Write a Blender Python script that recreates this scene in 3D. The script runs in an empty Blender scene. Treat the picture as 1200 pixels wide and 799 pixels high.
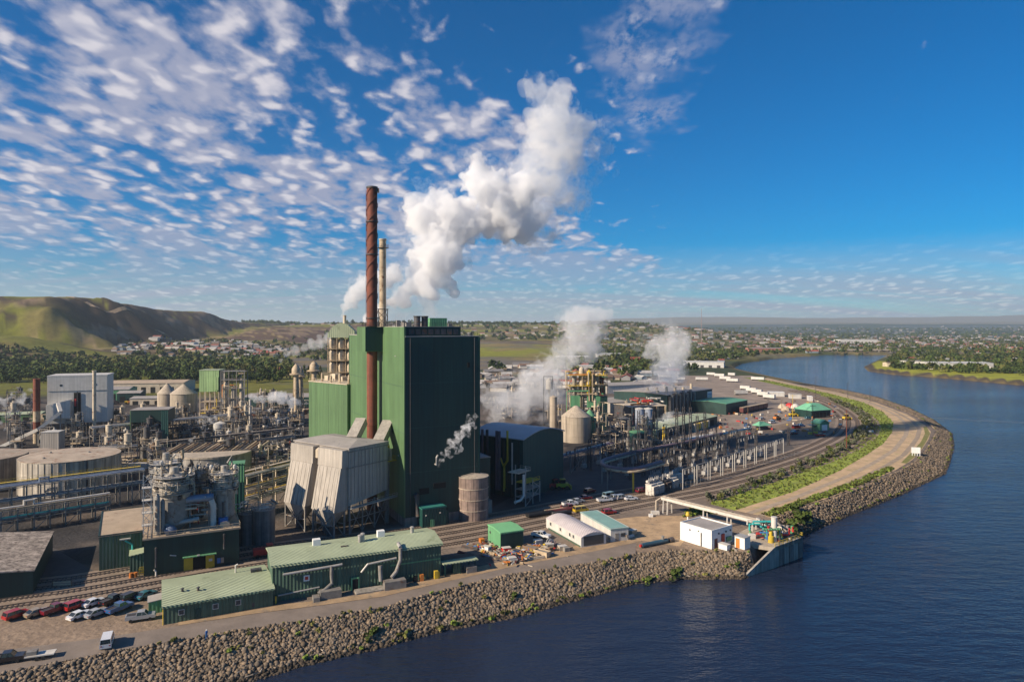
import bpy, bmesh, math, random
import numpy as np
from mathutils import Vector, Matrix, noise as mnoise
random.seed(7); rng = np.random.default_rng(7)
R = math.radians
SC = bpy.context.scene
COL = SC.collection

# ---------------------------------------------------------------- camera, light, sky, exposure
EYE = 60.0; FOC = 800.0; CX = 600.0; HY = 384.0      # surveyed: eye height 60 m, level camera
cam_d = bpy.data.cameras.new('camera'); cam = bpy.data.objects.new('camera', cam_d); COL.objects.link(cam)
cam.location = (0, 0, EYE); cam.rotation_euler = (R(90), 0, 0)
cam_d.sensor_width = 36; cam_d.lens = 24; cam_d.shift_y = -(399.5 - HY) / 1200
cam_d.clip_start = 1; cam_d.clip_end = 90000
SC.camera = cam

SUN_EL = 29.5; SUN_TRAVEL = 29.5                     # light travels towards +X, a little +Y
sd = bpy.data.lights.new('sun', 'SUN'); sd.energy = 5.0; sd.angle = R(0.5); sd.color = (1.0, 0.845, 0.65)
sun = bpy.data.objects.new('sun', sd); COL.objects.link(sun)
trav = Vector((math.cos(R(SUN_TRAVEL)) * math.cos(R(SUN_EL)), math.sin(R(SUN_TRAVEL)) * math.cos(R(SUN_EL)), -math.sin(R(SUN_EL))))
sun.rotation_euler = trav.to_track_quat('-Z', 'Y').to_euler(); sun.location = (-200, -100, 300)

W = bpy.data.worlds.new('World'); SC.world = W; W.use_nodes = True
def world_nodes():
    nt = W.node_tree; N = nt.nodes; L = nt.links; N.clear()
    out = N.new('ShaderNodeOutputWorld'); bg = N.new('ShaderNodeBackground'); L.new(bg.outputs[0], out.inputs[0])
    bg.inputs[1].default_value = 0.057
    sky = N.new('ShaderNodeTexSky'); sky.sky_type = 'NISHITA'; sky.sun_disc = False
    sky.sun_elevation = R(SUN_EL)
    # sun comes from direction -trav ; Blender's sky: rotation 0 puts the sun on +Y, positive turns to +X
    sky.sun_rotation = math.atan2(-trav.x, -trav.y)
    sky.altitude = 300; sky.air_density = 1.0; sky.dust_density = 0.4; sky.ozone_density = 3.0
    tc = N.new('ShaderNodeTexCoord'); sep = N.new('ShaderNodeSeparateXYZ'); L.new(tc.outputs['Generated'], sep.inputs[0])
    def m(op, a, b=None, c=None, clamp=False):
        n = N.new('ShaderNodeMath'); n.operation = op; n.use_clamp = clamp
        for i, v in enumerate((a, b, c)):
            if v is None: continue
            if isinstance(v, (int, float)): n.inputs[i].default_value = v
            else: L.new(v, n.inputs[i])
        return n.outputs[0]
    def ss(v, a, b):
        n = N.new('ShaderNodeMapRange'); n.interpolation_type = 'SMOOTHSTEP'; L.new(v, n.inputs[0])
        n.inputs[1].default_value = a; n.inputs[2].default_value = b; return n.outputs[0]
    x, y, z = sep.outputs
    zz = m('ADD', m('MAXIMUM', z, 0.0), 0.16)
    px = m('DIVIDE', x, zz); py = m('DIVIDE', y, zz)
    cmb = N.new('ShaderNodeCombineXYZ'); L.new(px, cmb.inputs[0]); L.new(py, cmb.inputs[1])
    def noise(scale, detail, rough=.55, dist=0.0, vec=None, sc=(1, 1, 1), rot=0.0, off=(0, 0, 0)):
        mp = N.new('ShaderNodeMapping'); mp.inputs['Scale'].default_value = sc; mp.inputs['Rotation'].default_value = (0, 0, rot)
        mp.inputs['Location'].default_value = off
        L.new(vec or cmb.outputs[0], mp.inputs[0])
        n = N.new('ShaderNodeTexNoise'); n.noise_dimensions = '2D'; n.inputs['Scale'].default_value = scale; n.inputs['Detail'].default_value = detail
        n.inputs['Roughness'].default_value = rough; n.inputs['Distortion'].default_value = dist
        L.new(mp.outputs[0], n.inputs['Vector']); return n.outputs[0]
    big = noise(2.1, 4, .55, .4, sc=(1, .7, 1), off=(3.1, 1.7, 0)); cell = noise(12.0, 5, .5, .15, sc=(1, .58, 1), rot=0.0); fine = noise(44, 4, .6, sc=(1, .6, 1)); warp = noise(5, 3, .6, off=(9, 2, 0))
    vo = N.new('ShaderNodeTexVoronoi'); vo.voronoi_dimensions = '2D'; vo.feature = 'SMOOTH_F1'; vo.inputs['Scale'].default_value = 9.6; vo.inputs['Smoothness'].default_value = .35; vo.inputs['Detail'].default_value = 1.0; vo.inputs['Roughness'].default_value = .55
    wn = N.new('ShaderNodeTexNoise'); wn.noise_dimensions = '2D'; wn.inputs['Scale'].default_value = 7; wn.inputs['Detail'].default_value = 3; L.new(cmb.outputs[0], wn.inputs['Vector'])
    wv = N.new('ShaderNodeVectorMath'); wv.operation = 'MULTIPLY_ADD'; L.new(wn.outputs['Color'], wv.inputs[0]); wv.inputs[1].default_value = (.10, .10, 0); L.new(cmb.outputs[0], wv.inputs[2])
    mpv = N.new('ShaderNodeMapping'); mpv.inputs['Scale'].default_value = (1, .62, 1); L.new(wv.outputs[0], mpv.inputs[0]); L.new(mpv.outputs[0], vo.inputs['Vector'])
    puff = m('SUBTRACT', 1.0, m('MULTIPLY', vo.outputs['Distance'], 1.15))
    # altocumulus sheet: lies left of a line on the cloud plane
    edge = m('SUBTRACT', m('SUBTRACT', m('MULTIPLY', py, .437), .60), px)
    cov = ss(edge, -.35, .75)
    thr = m('ADD', m('MULTIPLY', big, .95), m('ADD', m('MULTIPLY', m('SUBTRACT', puff, .55), m('MULTIPLY', ss(z, -.02, .20), .36)), m('ADD', m('MULTIPLY', cell, .18), .165)))
    thr = m('ADD', thr, m('MULTIPLY', m('SUBTRACT', fine, .5), .20))
    thr = m('ADD', thr, m('MULTIPLY', m('SUBTRACT', cov, 1.0), .5))
    alto = ss(thr, .455, .76)
    lumps = ss(puff, .25, .80)
    # long streaks of high cloud near the skyline
    st = noise(1.0, 5, .6, .3, sc=(.12, 1.25, 1), rot=.08, off=(1, 4, 0))
    low = m('MULTIPLY', ss(z, .125, .03), ss(st, .32, .60)); low = m('MULTIPLY', low, .78)
    # one loose wisp standing apart from the sheet
    dx = m('SUBTRACT', px, .36); dy = m('SUBTRACT', py, 1.80)
    dd = m('ADD', m('MULTIPLY', m('POWER', m('ADD', dx, m('MULTIPLY', dy, -.18)), 2.0), 62.0), m('MULTIPLY', m('POWER', dy, 2.0), 5.0)); dd = m('ADD', dd, m('MULTIPLY', m('SUBTRACT', warp, .5), 5.5))
    wis = m('MULTIPLY', ss(dd, 1.5, -.6), ss(m('ADD', m('MULTIPLY', cell, .5), m('MULTIPLY', fine, .5)), .30, .62))
    alto = m('MULTIPLY', alto, m('MULTIPLY_ADD', ss(z, .03, .17), .6, .4))
    al = m('MAXIMUM', m('MULTIPLY', alto, .90), m('MAXIMUM', low, m('MULTIPLY', wis, .62)))
    al = m('MULTIPLY', al, ss(z, .0, .02))
    # deeper, more saturated blue of the clear air
    hs = N.new('ShaderNodeHueSaturation'); hs.inputs['Saturation'].default_value = 1.38; hs.inputs['Value'].default_value = 1.0
    tn = N.new('ShaderNodeMix'); tn.data_type = 'RGBA'; tn.blend_type = 'MULTIPLY'; tn.inputs[0].default_value = 1
    L.new(sky.outputs[0], tn.inputs[6]); tn.inputs[7].default_value = (.68, .98, 1.25, 1); L.new(tn.outputs[2], hs.inputs['Color'])
    ccol = N.new('ShaderNodeMix'); ccol.data_type = 'RGBA'
    ccol.inputs[6].default_value = (4.6, 4.9, 6.6, 1); ccol.inputs[7].default_value = (9.6, 9.1, 9.6, 1)
    L.new(lumps, ccol.inputs[0])
    mx = N.new('ShaderNodeMix'); mx.data_type = 'RGBA'; L.new(al, mx.inputs[0]); L.new(hs.outputs[0], mx.inputs[6]); L.new(ccol.outputs[2], mx.inputs[7])
    L.new(mx.outputs[2], bg.inputs[0])
world_nodes(); W.cycles.sampling_method = 'MANUAL'; W.cycles.sample_map_resolution = 512
SC.view_settings.view_transform = 'Standard'; SC.view_settings.look = 'None'
SC.view_settings.exposure = 0.48; SC.view_settings.gamma = 1
cy = SC.cycles
cy.use_denoising = True
cy.max_bounces = 14; cy.diffuse_bounces = 2; cy.glossy_bounces = 2; cy.transparent_max_bounces = 12; cy.volume_bounces = 14
cy.transmission_bounces = 2
cy.caustics_reflective = False; cy.caustics_refractive = False

# ---------------------------------------------------------------- surveying helpers
def at(px, py, z=0.0):
    """ground point seen at a photograph pixel, for a surface at height z"""
    Y = (EYE - z) * FOC / (py - HY); return Vector(((px - CX) / FOC * Y, Y, z))
def atd(px, py, Y):
    return Vector(((px - CX) / FOC * Y, Y, EYE - (py - HY) / FOC * Y))

# ---------------------------------------------------------------- materials
MATS = {}
def M(name, col, rough=.75, metal=0.0, var=.18, vs=.25, streak=0.0, rib=0.0, ribd=.05, bump=0.0, rust=0.0, rustcol=(.16, .07, .03), spec=None, panel=0.0):
    if name in MATS: return MATS[name]
    m = bpy.data.materials.new(name); m.use_nodes = True; MATS[name] = m
    nt = m.node_tree; N = nt.nodes; L = nt.links; b = N['Principled BSDF']
    b.inputs['Roughness'].default_value = rough; b.inputs['Metallic'].default_value = metal
    if spec is not None: b.inputs['Specular IOR Level'].default_value = spec
    tc = N.new('ShaderNodeTexCoord'); co = tc.outputs['Object']
    oi = N.new('ShaderNodeObjectInfo')
    n1 = N.new('ShaderNodeTexNoise'); n1.inputs['Scale'].default_value = vs; n1.inputs['Detail'].default_value = 6; n1.inputs['Roughness'].default_value = .65
    L.new(co, n1.inputs['Vector'])
    mr = N.new('ShaderNodeMapRange'); mr.inputs[1].default_value = .3; mr.inputs[2].default_value = .7; mr.inputs[3].default_value = 1 - var * 1.5; mr.inputs[4].default_value = 1 + var
    L.new(n1.outputs[0], mr.inputs[0]); fac = mr.outputs[0]
    def mul(a, bb):
        x = N.new('ShaderNodeMath'); x.operation = 'MULTIPLY'; L.new(a, x.inputs[0])
        if isinstance(bb, float): x.inputs[1].default_value = bb
        else: L.new(bb, x.inputs[1])
        return x.outputs[0]
    if streak:
        mp = N.new('ShaderNodeMapping'); mp.inputs['Scale'].default_value = (1.6, 1.6, .06); L.new(co, mp.inputs[0])
        n2 = N.new('ShaderNodeTexNoise'); n2.inputs['Scale'].default_value = .8; n2.inputs['Detail'].default_value = 5; L.new(mp.outputs[0], n2.inputs['Vector'])
        m2 = N.new('ShaderNodeMapRange'); m2.inputs[1].default_value = .35; m2.inputs[2].default_value = .65; m2.inputs[3].default_value = 1 - streak; m2.inputs[4].default_value = 1 + streak * .4
        L.new(n2.outputs[0], m2.inputs[0]); fac = mul(fac, m2.outputs[0])
    if panel:
        sp = N.new('ShaderNodeSeparateXYZ'); L.new(co, sp.inputs[0])
        ad = N.new('ShaderNodeMath'); L.new(sp.outputs[0], ad.inputs[0]); L.new(sp.outputs[1], ad.inputs[1])
        dv = N.new('ShaderNodeMath'); dv.operation = 'DIVIDE'; L.new(ad.outputs[0], dv.inputs[0]); dv.inputs[1].default_value = panel
        fl = N.new('ShaderNodeMath'); fl.operation = 'FLOOR'; L.new(dv.outputs[0], fl.inputs[0])
        wn = N.new('ShaderNodeTexWhiteNoise'); wn.noise_dimensions = '1D'; L.new(fl.outputs[0], wn.inputs['W'])
        m3 = N.new('ShaderNodeMapRange'); m3.inputs[3].default_value = .88; m3.inputs[4].default_value = 1.08; L.new(wn.outputs[0], m3.inputs[0])
        fac = mul(fac, m3.outputs[0])
    m4 = N.new('ShaderNodeMapRange'); m4.inputs[3].default_value = 1 - var * .5; m4.inputs[4].default_value = 1 + var * .5; L.new(oi.outputs['Random'], m4.inputs[0])
    fac = mul(fac, m4.outputs[0])
    vm = N.new('ShaderNodeVectorMath'); vm.operation = 'SCALE'; vm.inputs[0].default_value = col; L.new(fac, vm.inputs['Scale'])
    cout = vm.outputs[0]
    if rust:
        n3 = N.new('ShaderNodeTexNoise'); n3.inputs['Scale'].default_value = vs * 1.7; n3.inputs['Detail'].default_value = 8; n3.inputs['Roughness'].default_value = .7
        mp = N.new('ShaderNodeMapping'); mp.inputs['Location'].default_value = (5, 3, 1); L.new(co, mp.inputs[0]); L.new(mp.outputs[0], n3.inputs['Vector'])
        m5 = N.new('ShaderNodeMapRange'); m5.inputs[1].default_value = .62 - rust * .25; m5.inputs[2].default_value = .72 - rust * .2; L.new(n3.outputs[0], m5.inputs[0])
        mx = N.new('ShaderNodeMix'); mx.data_type = 'RGBA'; L.new(m5.outputs[0], mx.inputs[0]); L.new(cout, mx.inputs[6]); mx.inputs[7].default_value = (*rustcol, 1)
        cout = mx.outputs[2]
    L.new(cout, b.inputs['Base Color'])
    h = None
    if rib:
        sp = N.new('ShaderNodeSeparateXYZ'); L.new(co, sp.inputs[0])
        ad = N.new('ShaderNodeMath'); L.new(sp.outputs[0], ad.inputs[0]); L.new(sp.outputs[1], ad.inputs[1])
        sn = N.new('ShaderNodeMath'); sn.operation = 'MULTIPLY'; L.new(ad.outputs[0], sn.inputs[0]); sn.inputs[1].default_value = 2 * math.pi / rib
        s2 = N.new('ShaderNodeMath'); s2.operation = 'SINE'; L.new(sn.outputs[0], s2.inputs[0])
        bp = N.new('ShaderNodeBump'); bp.inputs['Distance'].default_value = ribd; bp.inputs['Strength'].default_value = .8; L.new(s2.outputs[0], bp.inputs['Height'])
        h = bp
    if bump:
        n4 = N.new('ShaderNodeTexNoise'); n4.inputs['Scale'].default_value = 2.0; n4.inputs['Detail'].default_value = 6; L.new(co, n4.inputs['Vector'])
        bp = N.new('ShaderNodeBump'); bp.inputs['Distance'].default_value = bump; L.new(n4.outputs[0], bp.inputs['Height'])
        if h: L.new(h.outputs[0], bp.inputs['Normal'])
        h = bp
    if h: L.new(h.outputs[0], b.inputs['Normal'])
    return m

# greens of the mill; boiler house cladding split into sunlit and shaded tones
def setup_mats():
    M('green_and_sunlit_wall', (.10, .185, .08), .55, var=.10, vs=.06, streak=.18, rib=1.1, panel=1.1)
    M('dark_and_shaded_green_wall', (.007, .040, .035), .55, var=.12, vs=.06, streak=.22, panel=2.2)
    M('teal_wall', (.008, .062, .055), .5, var=.12, vs=.1, streak=.15, rib=.9)
    M('green_siding', (.08, .15, .105), .55, var=.15, vs=.2, streak=.3, rib=.75, ribd=.1, panel=.75)
    M('green_panel', (.13, .34, .17), .55, var=.1, vs=.2, streak=.2, rib=.75)
    M('pale_green_roof', (.37, .42, .27), .6, var=.12, vs=.15, rib=.8, ribd=.05, rust=.12, rustcol=(.22, .26, .15))
    M('green_roof', (.12, .32, .20), .6, var=.15, vs=.15, rib=.8, rust=.2, rustcol=(.2, .22, .14))
    M('tan_roof', (.44, .34, .24), .85, var=.12, vs=.25, rust=.15, rustcol=(.25, .16, .11))
    M('grey_roof', (.34, .31, .285), .8, var=.12, vs=.2, rust=.2, rustcol=(.2, .19, .19))
    M('weathered_roof', (.42, .35, .29), .85, var=.45, vs=.6, rust=.5, rustcol=(.10, .075, .06))
    M('concrete', (.34, .31, .27), .85, var=.14, vs=.25, streak=.35, bump=.03)
    M('dark_concrete', (.20, .18, .165), .85, var=.2, vs=.3, streak=.4, bump=.03)
    M('silo_concrete', (.44, .37, .29), .85, var=.1, vs=.2, streak=.25, bump=.03)
    M('precip_cladding', (.42, .375, .325), .6, var=.1, vs=.15, streak=.2, rib=1.0, ribd=.025)
    M('rusty_plate', (.42, .34, .26), .85, var=.2, vs=.2, rust=.35, rustcol=(.24, .12, .07))
    M('rust_red', (.20, .055, .03), .75, var=.22, vs=.3, streak=.3, rust=.3, rustcol=(.12, .045, .03))
    M('steel', (.25, .235, .215), .6, .1, var=.2, vs=.6, rust=.25)
    M('galvanised', (.42, .40, .37), .5, .15, var=.15, vs=.6)
    M('dark_steel', (.075, .075, .08), .6, .2, var=.3, vs=.6, rust=.3)
    M('steel_white', (.62, .58, .52), .55, var=.12, vs=.4, rust=.12)
    M('white_paint', (.80, .79, .76), .5, var=.06, vs=.3, streak=.06)
    M('white_siding', (.60, .58, .54), .6, var=.08, vs=.3, streak=.12)
    M('cream', (.56, .47, .35), .6, var=.15, vs=.3, rust=.2)
    M('tan_pipe', (.46, .36, .24), .6, var=.2, vs=.4, rust=.3)
    M('yellow', (.60, .42, .04), .5, var=.12, vs=.5)
    M('orange', (.60, .20, .04), .55, var=.15, vs=.5)
    M('red', (.50, .035, .03), .5, var=.15, vs=.5)
    M('blue', (.05, .18, .45), .5, var=.15, vs=.5)
    M('teal', (.05, .42, .40), .5, var=.12, vs=.5)
    M('purple', (.20, .13, .15), .55, var=.15, vs=.5)
    M('black', (.012, .012, .013), .6, var=.2, vs=.5)
    M('rubber', (.02, .02, .02), .85)
    M('wood', (.20, .13, .08), .85, var=.25, vs=.8)
    M('dark_opening', (.01, .01, .01), .9)
    M('rail_steel', (.20, .16, .13), .45, .5, var=.1)
    M('sleeper', (.10, .075, .06), .9)
    M('brown_car', (.12, .03, .03), .6, var=.2)
    M('foil', (.46, .42, .36), .5, .2, var=.35, vs=1.2, rust=.3, rustcol=(.28, .2, .13))
    for n, c in (('paint_white', (.80, .80, .80)), ('paint_red', (.42, .02, .02)), ('paint_maroon', (.18, .015, .03)), ('paint_black', (.015, .015, .02)),
                 ('paint_silver', (.40, .41, .42)), ('paint_teal', (.05, .20, .24)), ('paint_tan', (.38, .30, .20)), ('paint_blue', (.04, .12, .30)),
                 ('paint_yellow', (.65, .45, .03)), ('paint_green', (.05, .25, .15)), ('paint_lightblue', (.30, .48, .55))):
        m = M(n, c, .3, .15, var=.05, vs=.5); m.node_tree.nodes['Principled BSDF'].inputs['Coat Weight'].default_value = .6
    g = M('car_glass', (.02, .025, .03), .08, var=.05); g.node_tree.nodes['Principled BSDF'].inputs['Specular IOR Level'].default_value = .9
    M('lamp_glass', (.6, .6, .6), .15); M('tail_lamp', (.4, .02, .02), .3)
    M('window_glass', (.05, .06, .07), .1, var=.1)
setup_mats()

# ---------------------------------------------------------------- mesh building
class MB:
    def __init__(s): s.v = []; s.f = []; s.mi = []
    def quadlist(s, vs, fs, mi=0):
        o = len(s.v); s.v += [tuple(p) for p in vs]; s.f += [tuple(i + o for i in f) for f in fs]; s.mi += [mi] * len(fs); return s
    def box(s, x0, y0, z0, x1, y1, z1, mi=0):
        vs = [(x0, y0, z0), (x1, y0, z0), (x1, y1, z0), (x0, y1, z0), (x0, y0, z1), (x1, y0, z1), (x1, y1, z1), (x0, y1, z1)]
        return s.quadlist(vs, [(3, 2, 1, 0), (4, 5, 6, 7), (0, 1, 5, 4), (1, 2, 6, 5), (2, 3, 7, 6), (3, 0, 4, 7)], mi)
    def cbox(s, c, d, mi=0):
        return s.box(c[0] - d[0] / 2, c[1] - d[1] / 2, c[2] - d[2] / 2, c[0] + d[0] / 2, c[1] + d[1] / 2, c[2] + d[2] / 2, mi)
    def frame(s, p0, p1):
        a = Vector(p0); b = Vector(p1); d = (b - a); ln = d.length or 1e-6; d = d / ln
        up = Vector((0, 0, 1)) if abs(d.z) < .95 else Vector((1, 0, 0))
        x = d.cross(up).normalized(); y = x.cross(d).normalized(); return a, b, x, y
    def bar(s, p0, p1, w=.2, h=None, mi=0):
        h = h or w; a, b, x, y = s.frame(p0, p1); vs = []
        for q in (a, b):
            for sx, sy in ((-1, -1), (1, -1), (1, 1), (-1, 1)): vs.append(q + x * sx * w / 2 + y * sy * h / 2)
        return s.quadlist(vs, [(3, 2, 1, 0), (4, 5, 6, 7), (0, 1, 5, 4), (1, 2, 6, 5), (2, 3, 7, 6), (3, 0, 4, 7)], mi)
    def tube(s, pts, r, n=8, mi=0, caps=True):
        pts = [Vector(p) for p in pts]; rings = []; o = len(s.v)
        for i, p in enumerate(pts):
            if i == 0: d = pts[1] - p
            elif i == len(pts) - 1: d = p - pts[i - 1]
            else: d = (pts[i + 1] - p).normalized() + (p - pts[i - 1]).normalized()
            _, _, x, y = s.frame(p, p + d)
            if i and (x.dot(px_) < 0): x, y = -x, -y
            px_ = x
            rr = r[i] if isinstance(r, (list, tuple)) else r
            for k in range(n):
                a = 2 * math.pi * k / n; s.v.append(tuple(p + x * math.cos(a) * rr + y * math.sin(a) * rr))
        for i in range(len(pts) - 1):
            for k in range(n):
                s.f.append((o + i * n + k, o + i * n + (k + 1) % n, o + (i + 1) * n + (k + 1) % n, o + (i + 1) * n + k)); s.mi.append(mi)
        if caps:
            s.f.append(tuple(o + k for k in range(n))[::-1]); s.f.append(tuple(o + (len(pts) - 1) * n + k for k in range(n))); s.mi += [mi, mi]
        return s
    def lathe(s, prof, n=24, c=(0, 0, 0), mi=0):
        """prof: list of (r, z) from bottom to top"""
        o = len(s.v)
        for r, z in prof:
            for k in range(n):
                a = 2 * math.pi * k / n; s.v.append((c[0] + r * math.cos(a), c[1] + r * math.sin(a), c[2] + z))
        for i in range(len(prof) - 1):
            for k in range(n):
                s.f.append((o + i * n + k, o + i * n + (k + 1) % n, o + (i + 1) * n + (k + 1) % n, o + (i + 1) * n + k)); s.mi.append(mi)
        if prof[0][0] > .001: s.f.append(tuple(o + k for k in range(n))[::-1]); s.mi.append(mi)
        if prof[-1][0] > .001: s.f.append(tuple(o + (len(prof) - 1) * n + k for k in range(n))); s.mi.append(mi)
        return s
    def prism(s, poly, y0, y1, axis='y', mi=0):
        """poly in (a,b) extruded along axis: 'y' -> (a, y, b); 'x' -> (x, a, b); 'z' -> (a, b, z)"""
        n = len(poly); f = {'y': lambda p, t: (p[0], t, p[1]), 'x': lambda p, t: (t, p[0], p[1]), 'z': lambda p, t: (p[0], p[1], t)}[axis]
        vs = [f(p, y0) for p in poly] + [f(p, y1) for p in poly]
        fs = [tuple(range(n)), tuple(range(2 * n - 1, n - 1, -1))] + [(i, i + n, (i + 1) % n + n, (i + 1) % n) for i in range(n)]
        return s.quadlist(vs, fs, mi)
    def mesh(s, name, mats, smooth=False):
        me = bpy.data.meshes.new(name); me.from_pydata(s.v, [], s.f)
        if not isinstance(mats, (list, tuple)): mats = [mats]
        for m in mats: me.materials.append(MATS[m] if isinstance(m, str) else m)
        if len(mats) > 1: me.polygons.foreach_set('material_index', s.mi)
        if smooth: me.polygons.foreach_set('use_smooth', [True] * len(me.polygons)); me.set_sharp_from_angle(angle=R(35))
        bm = bmesh.new(); bm.from_mesh(me); bmesh.ops.recalc_face_normals(bm, faces=bm.faces); bm.to_mesh(me); bm.free()
        return me
    def build(s, name, mats, parent=None, smooth=False, kind=None, label=None):
        o = bpy.data.objects.new(name, s.mesh(name, mats, smooth)); COL.objects.link(o)
        if parent: o.parent = parent
        if kind: o['kind'] = kind
        if label: o['label'] = label
        return o
def thing(name, label, cat, loc=(0, 0, 0), rot=0.0, group=None):
    o = bpy.data.objects.new(name, None); COL.objects.link(o); o.location = loc; o.rotation_euler = (0, 0, rot)
    o.empty_display_size = 1; o['label'] = label; o['category'] = cat
    if group: o['group'] = group
    return o
def tag(o, label, cat, group=None, kind=None):
    o['label'] = label
    if cat: o['category'] = cat
    if group: o['group'] = group
    if kind: o['kind'] = kind
    return o
def struct(o, label=None):
    o['kind'] = 'structure'
    if label: o['label'] = label
    return o
def clone(root, loc, rot=0.0, label=None, group=None, scale=None):
    def cp(o, par):
        c = o.copy(); COL.objects.link(c)
        if par: c.parent = par
        for ch in o.children: cp(ch, c)
        return c
    r = cp(root, None); r.location = loc; r.rotation_euler = (0, 0, rot)
    if scale: r.scale = scale if isinstance(scale, (tuple, list)) else (scale,) * 3
    if label: r['label'] = label
    if group: r['group'] = group
    return r
def lattice(mb, p0, p1, w, cell, t=.12, mi=0, n=None):
    """square lattice mast or truss between two points"""
    a = Vector(p0); b = Vector(p1); d = b - a; ln = d.length; d.normalize()
    _, _, x, y = mb.frame(a, b); k = n or max(1, int(ln / cell)); c4 = [(-1, -1), (1, -1), (1, 1), (-1, 1)]
    for sx, sy in c4: o = x * sx * w / 2 + y * sy * w / 2; mb.bar(a + o, b + o, t, mi=mi)
    for i in range(k):
        q0 = a + d * ln * i / k; q1 = a + d * ln * (i + 1) / k
        for j in range(4):
            s0 = c4[j]; s1 = c4[(j + 1) % 4]; o0 = x * s0[0] * w / 2 + y * s0[1] * w / 2; o1 = x * s1[0] * w / 2 + y * s1[1] * w / 2
            if i % 2: o0, o1 = o1, o0
            mb.bar(q0 + o0, q1 + o1, t * .7, mi=mi)
def rail(mb, pts, h=1.1, sp=2.0, t=.07, mi=0):
    for a, b in zip(pts[:-1], pts[1:]):
        a = Vector(a); b = Vector(b); k = max(1, int((b - a).length / sp))
        for hh in (h, h * .5): mb.bar(a + Vector((0, 0, hh)), b + Vector((0, 0, hh)), t, mi=mi)
        for i in range(k + 1): q = a.lerp(b, i / k); mb.bar(q, q + Vector((0, 0, h)), t, mi=mi)
AX = R(27.5)
cy.volume_step_rate = .6; cy.volume_max_steps = 192
# ---------------------------------------------------------------- steam plumes
def steam_mat(name, dens, col=(.995, .995, 1.0), nscale=0, g=0.0):
    if name in MATS: return MATS[name]
    m = bpy.data.materials.new(name); m.use_nodes = True; MATS[name] = m; N = m.node_tree.nodes; L = m.node_tree.links; N.remove(N['Principled BSDF'])
    pv = N.new('ShaderNodeVolumePrincipled'); pv.inputs['Density'].default_value = dens; pv.inputs['Color'].default_value = (*col, 1); pv.inputs['Anisotropy'].default_value = g
    L.new(pv.outputs[0], N['Material Output'].inputs['Volume'])
    if nscale:
        tc = N.new('ShaderNodeTexCoord'); nz = N.new('ShaderNodeTexNoise'); nz.inputs['Scale'].default_value = nscale; nz.inputs['Detail'].default_value = 3.5; nz.inputs['Roughness'].default_value = .62; nz.inputs['Distortion'].default_value = .4
        L.new(tc.outputs['Object'], nz.inputs['Vector']); mr = N.new('ShaderNodeMapRange'); mr.interpolation_type = 'SMOOTHSTEP'; mr.inputs[1].default_value = .46; mr.inputs[2].default_value = .66; mr.inputs[4].default_value = dens
        L.new(nz.outputs[0], mr.inputs[0]); L.new(mr.outputs[0], pv.inputs['Density'])
    return m
_p3 = np.random.default_rng(5).random((64, 64, 64))
def n3d(p):
    i = np.floor(p).astype(int); f = p - i; f = f * f * (3 - 2 * f); g = lambda a, b, c: _p3[(i[:, 0] + a) % 64, (i[:, 1] + b) % 64, (i[:, 2] + c) % 64]; x, y, z = f.T
    l = lambda a, b, t: a * (1 - t) + b * t
    return l(l(l(g(0, 0, 0), g(1, 0, 0), x), l(g(0, 1, 0), g(1, 1, 0), x), y), l(l(g(0, 0, 1), g(1, 0, 1), x), l(g(0, 1, 1), g(1, 1, 1), x), y), z)
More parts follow.
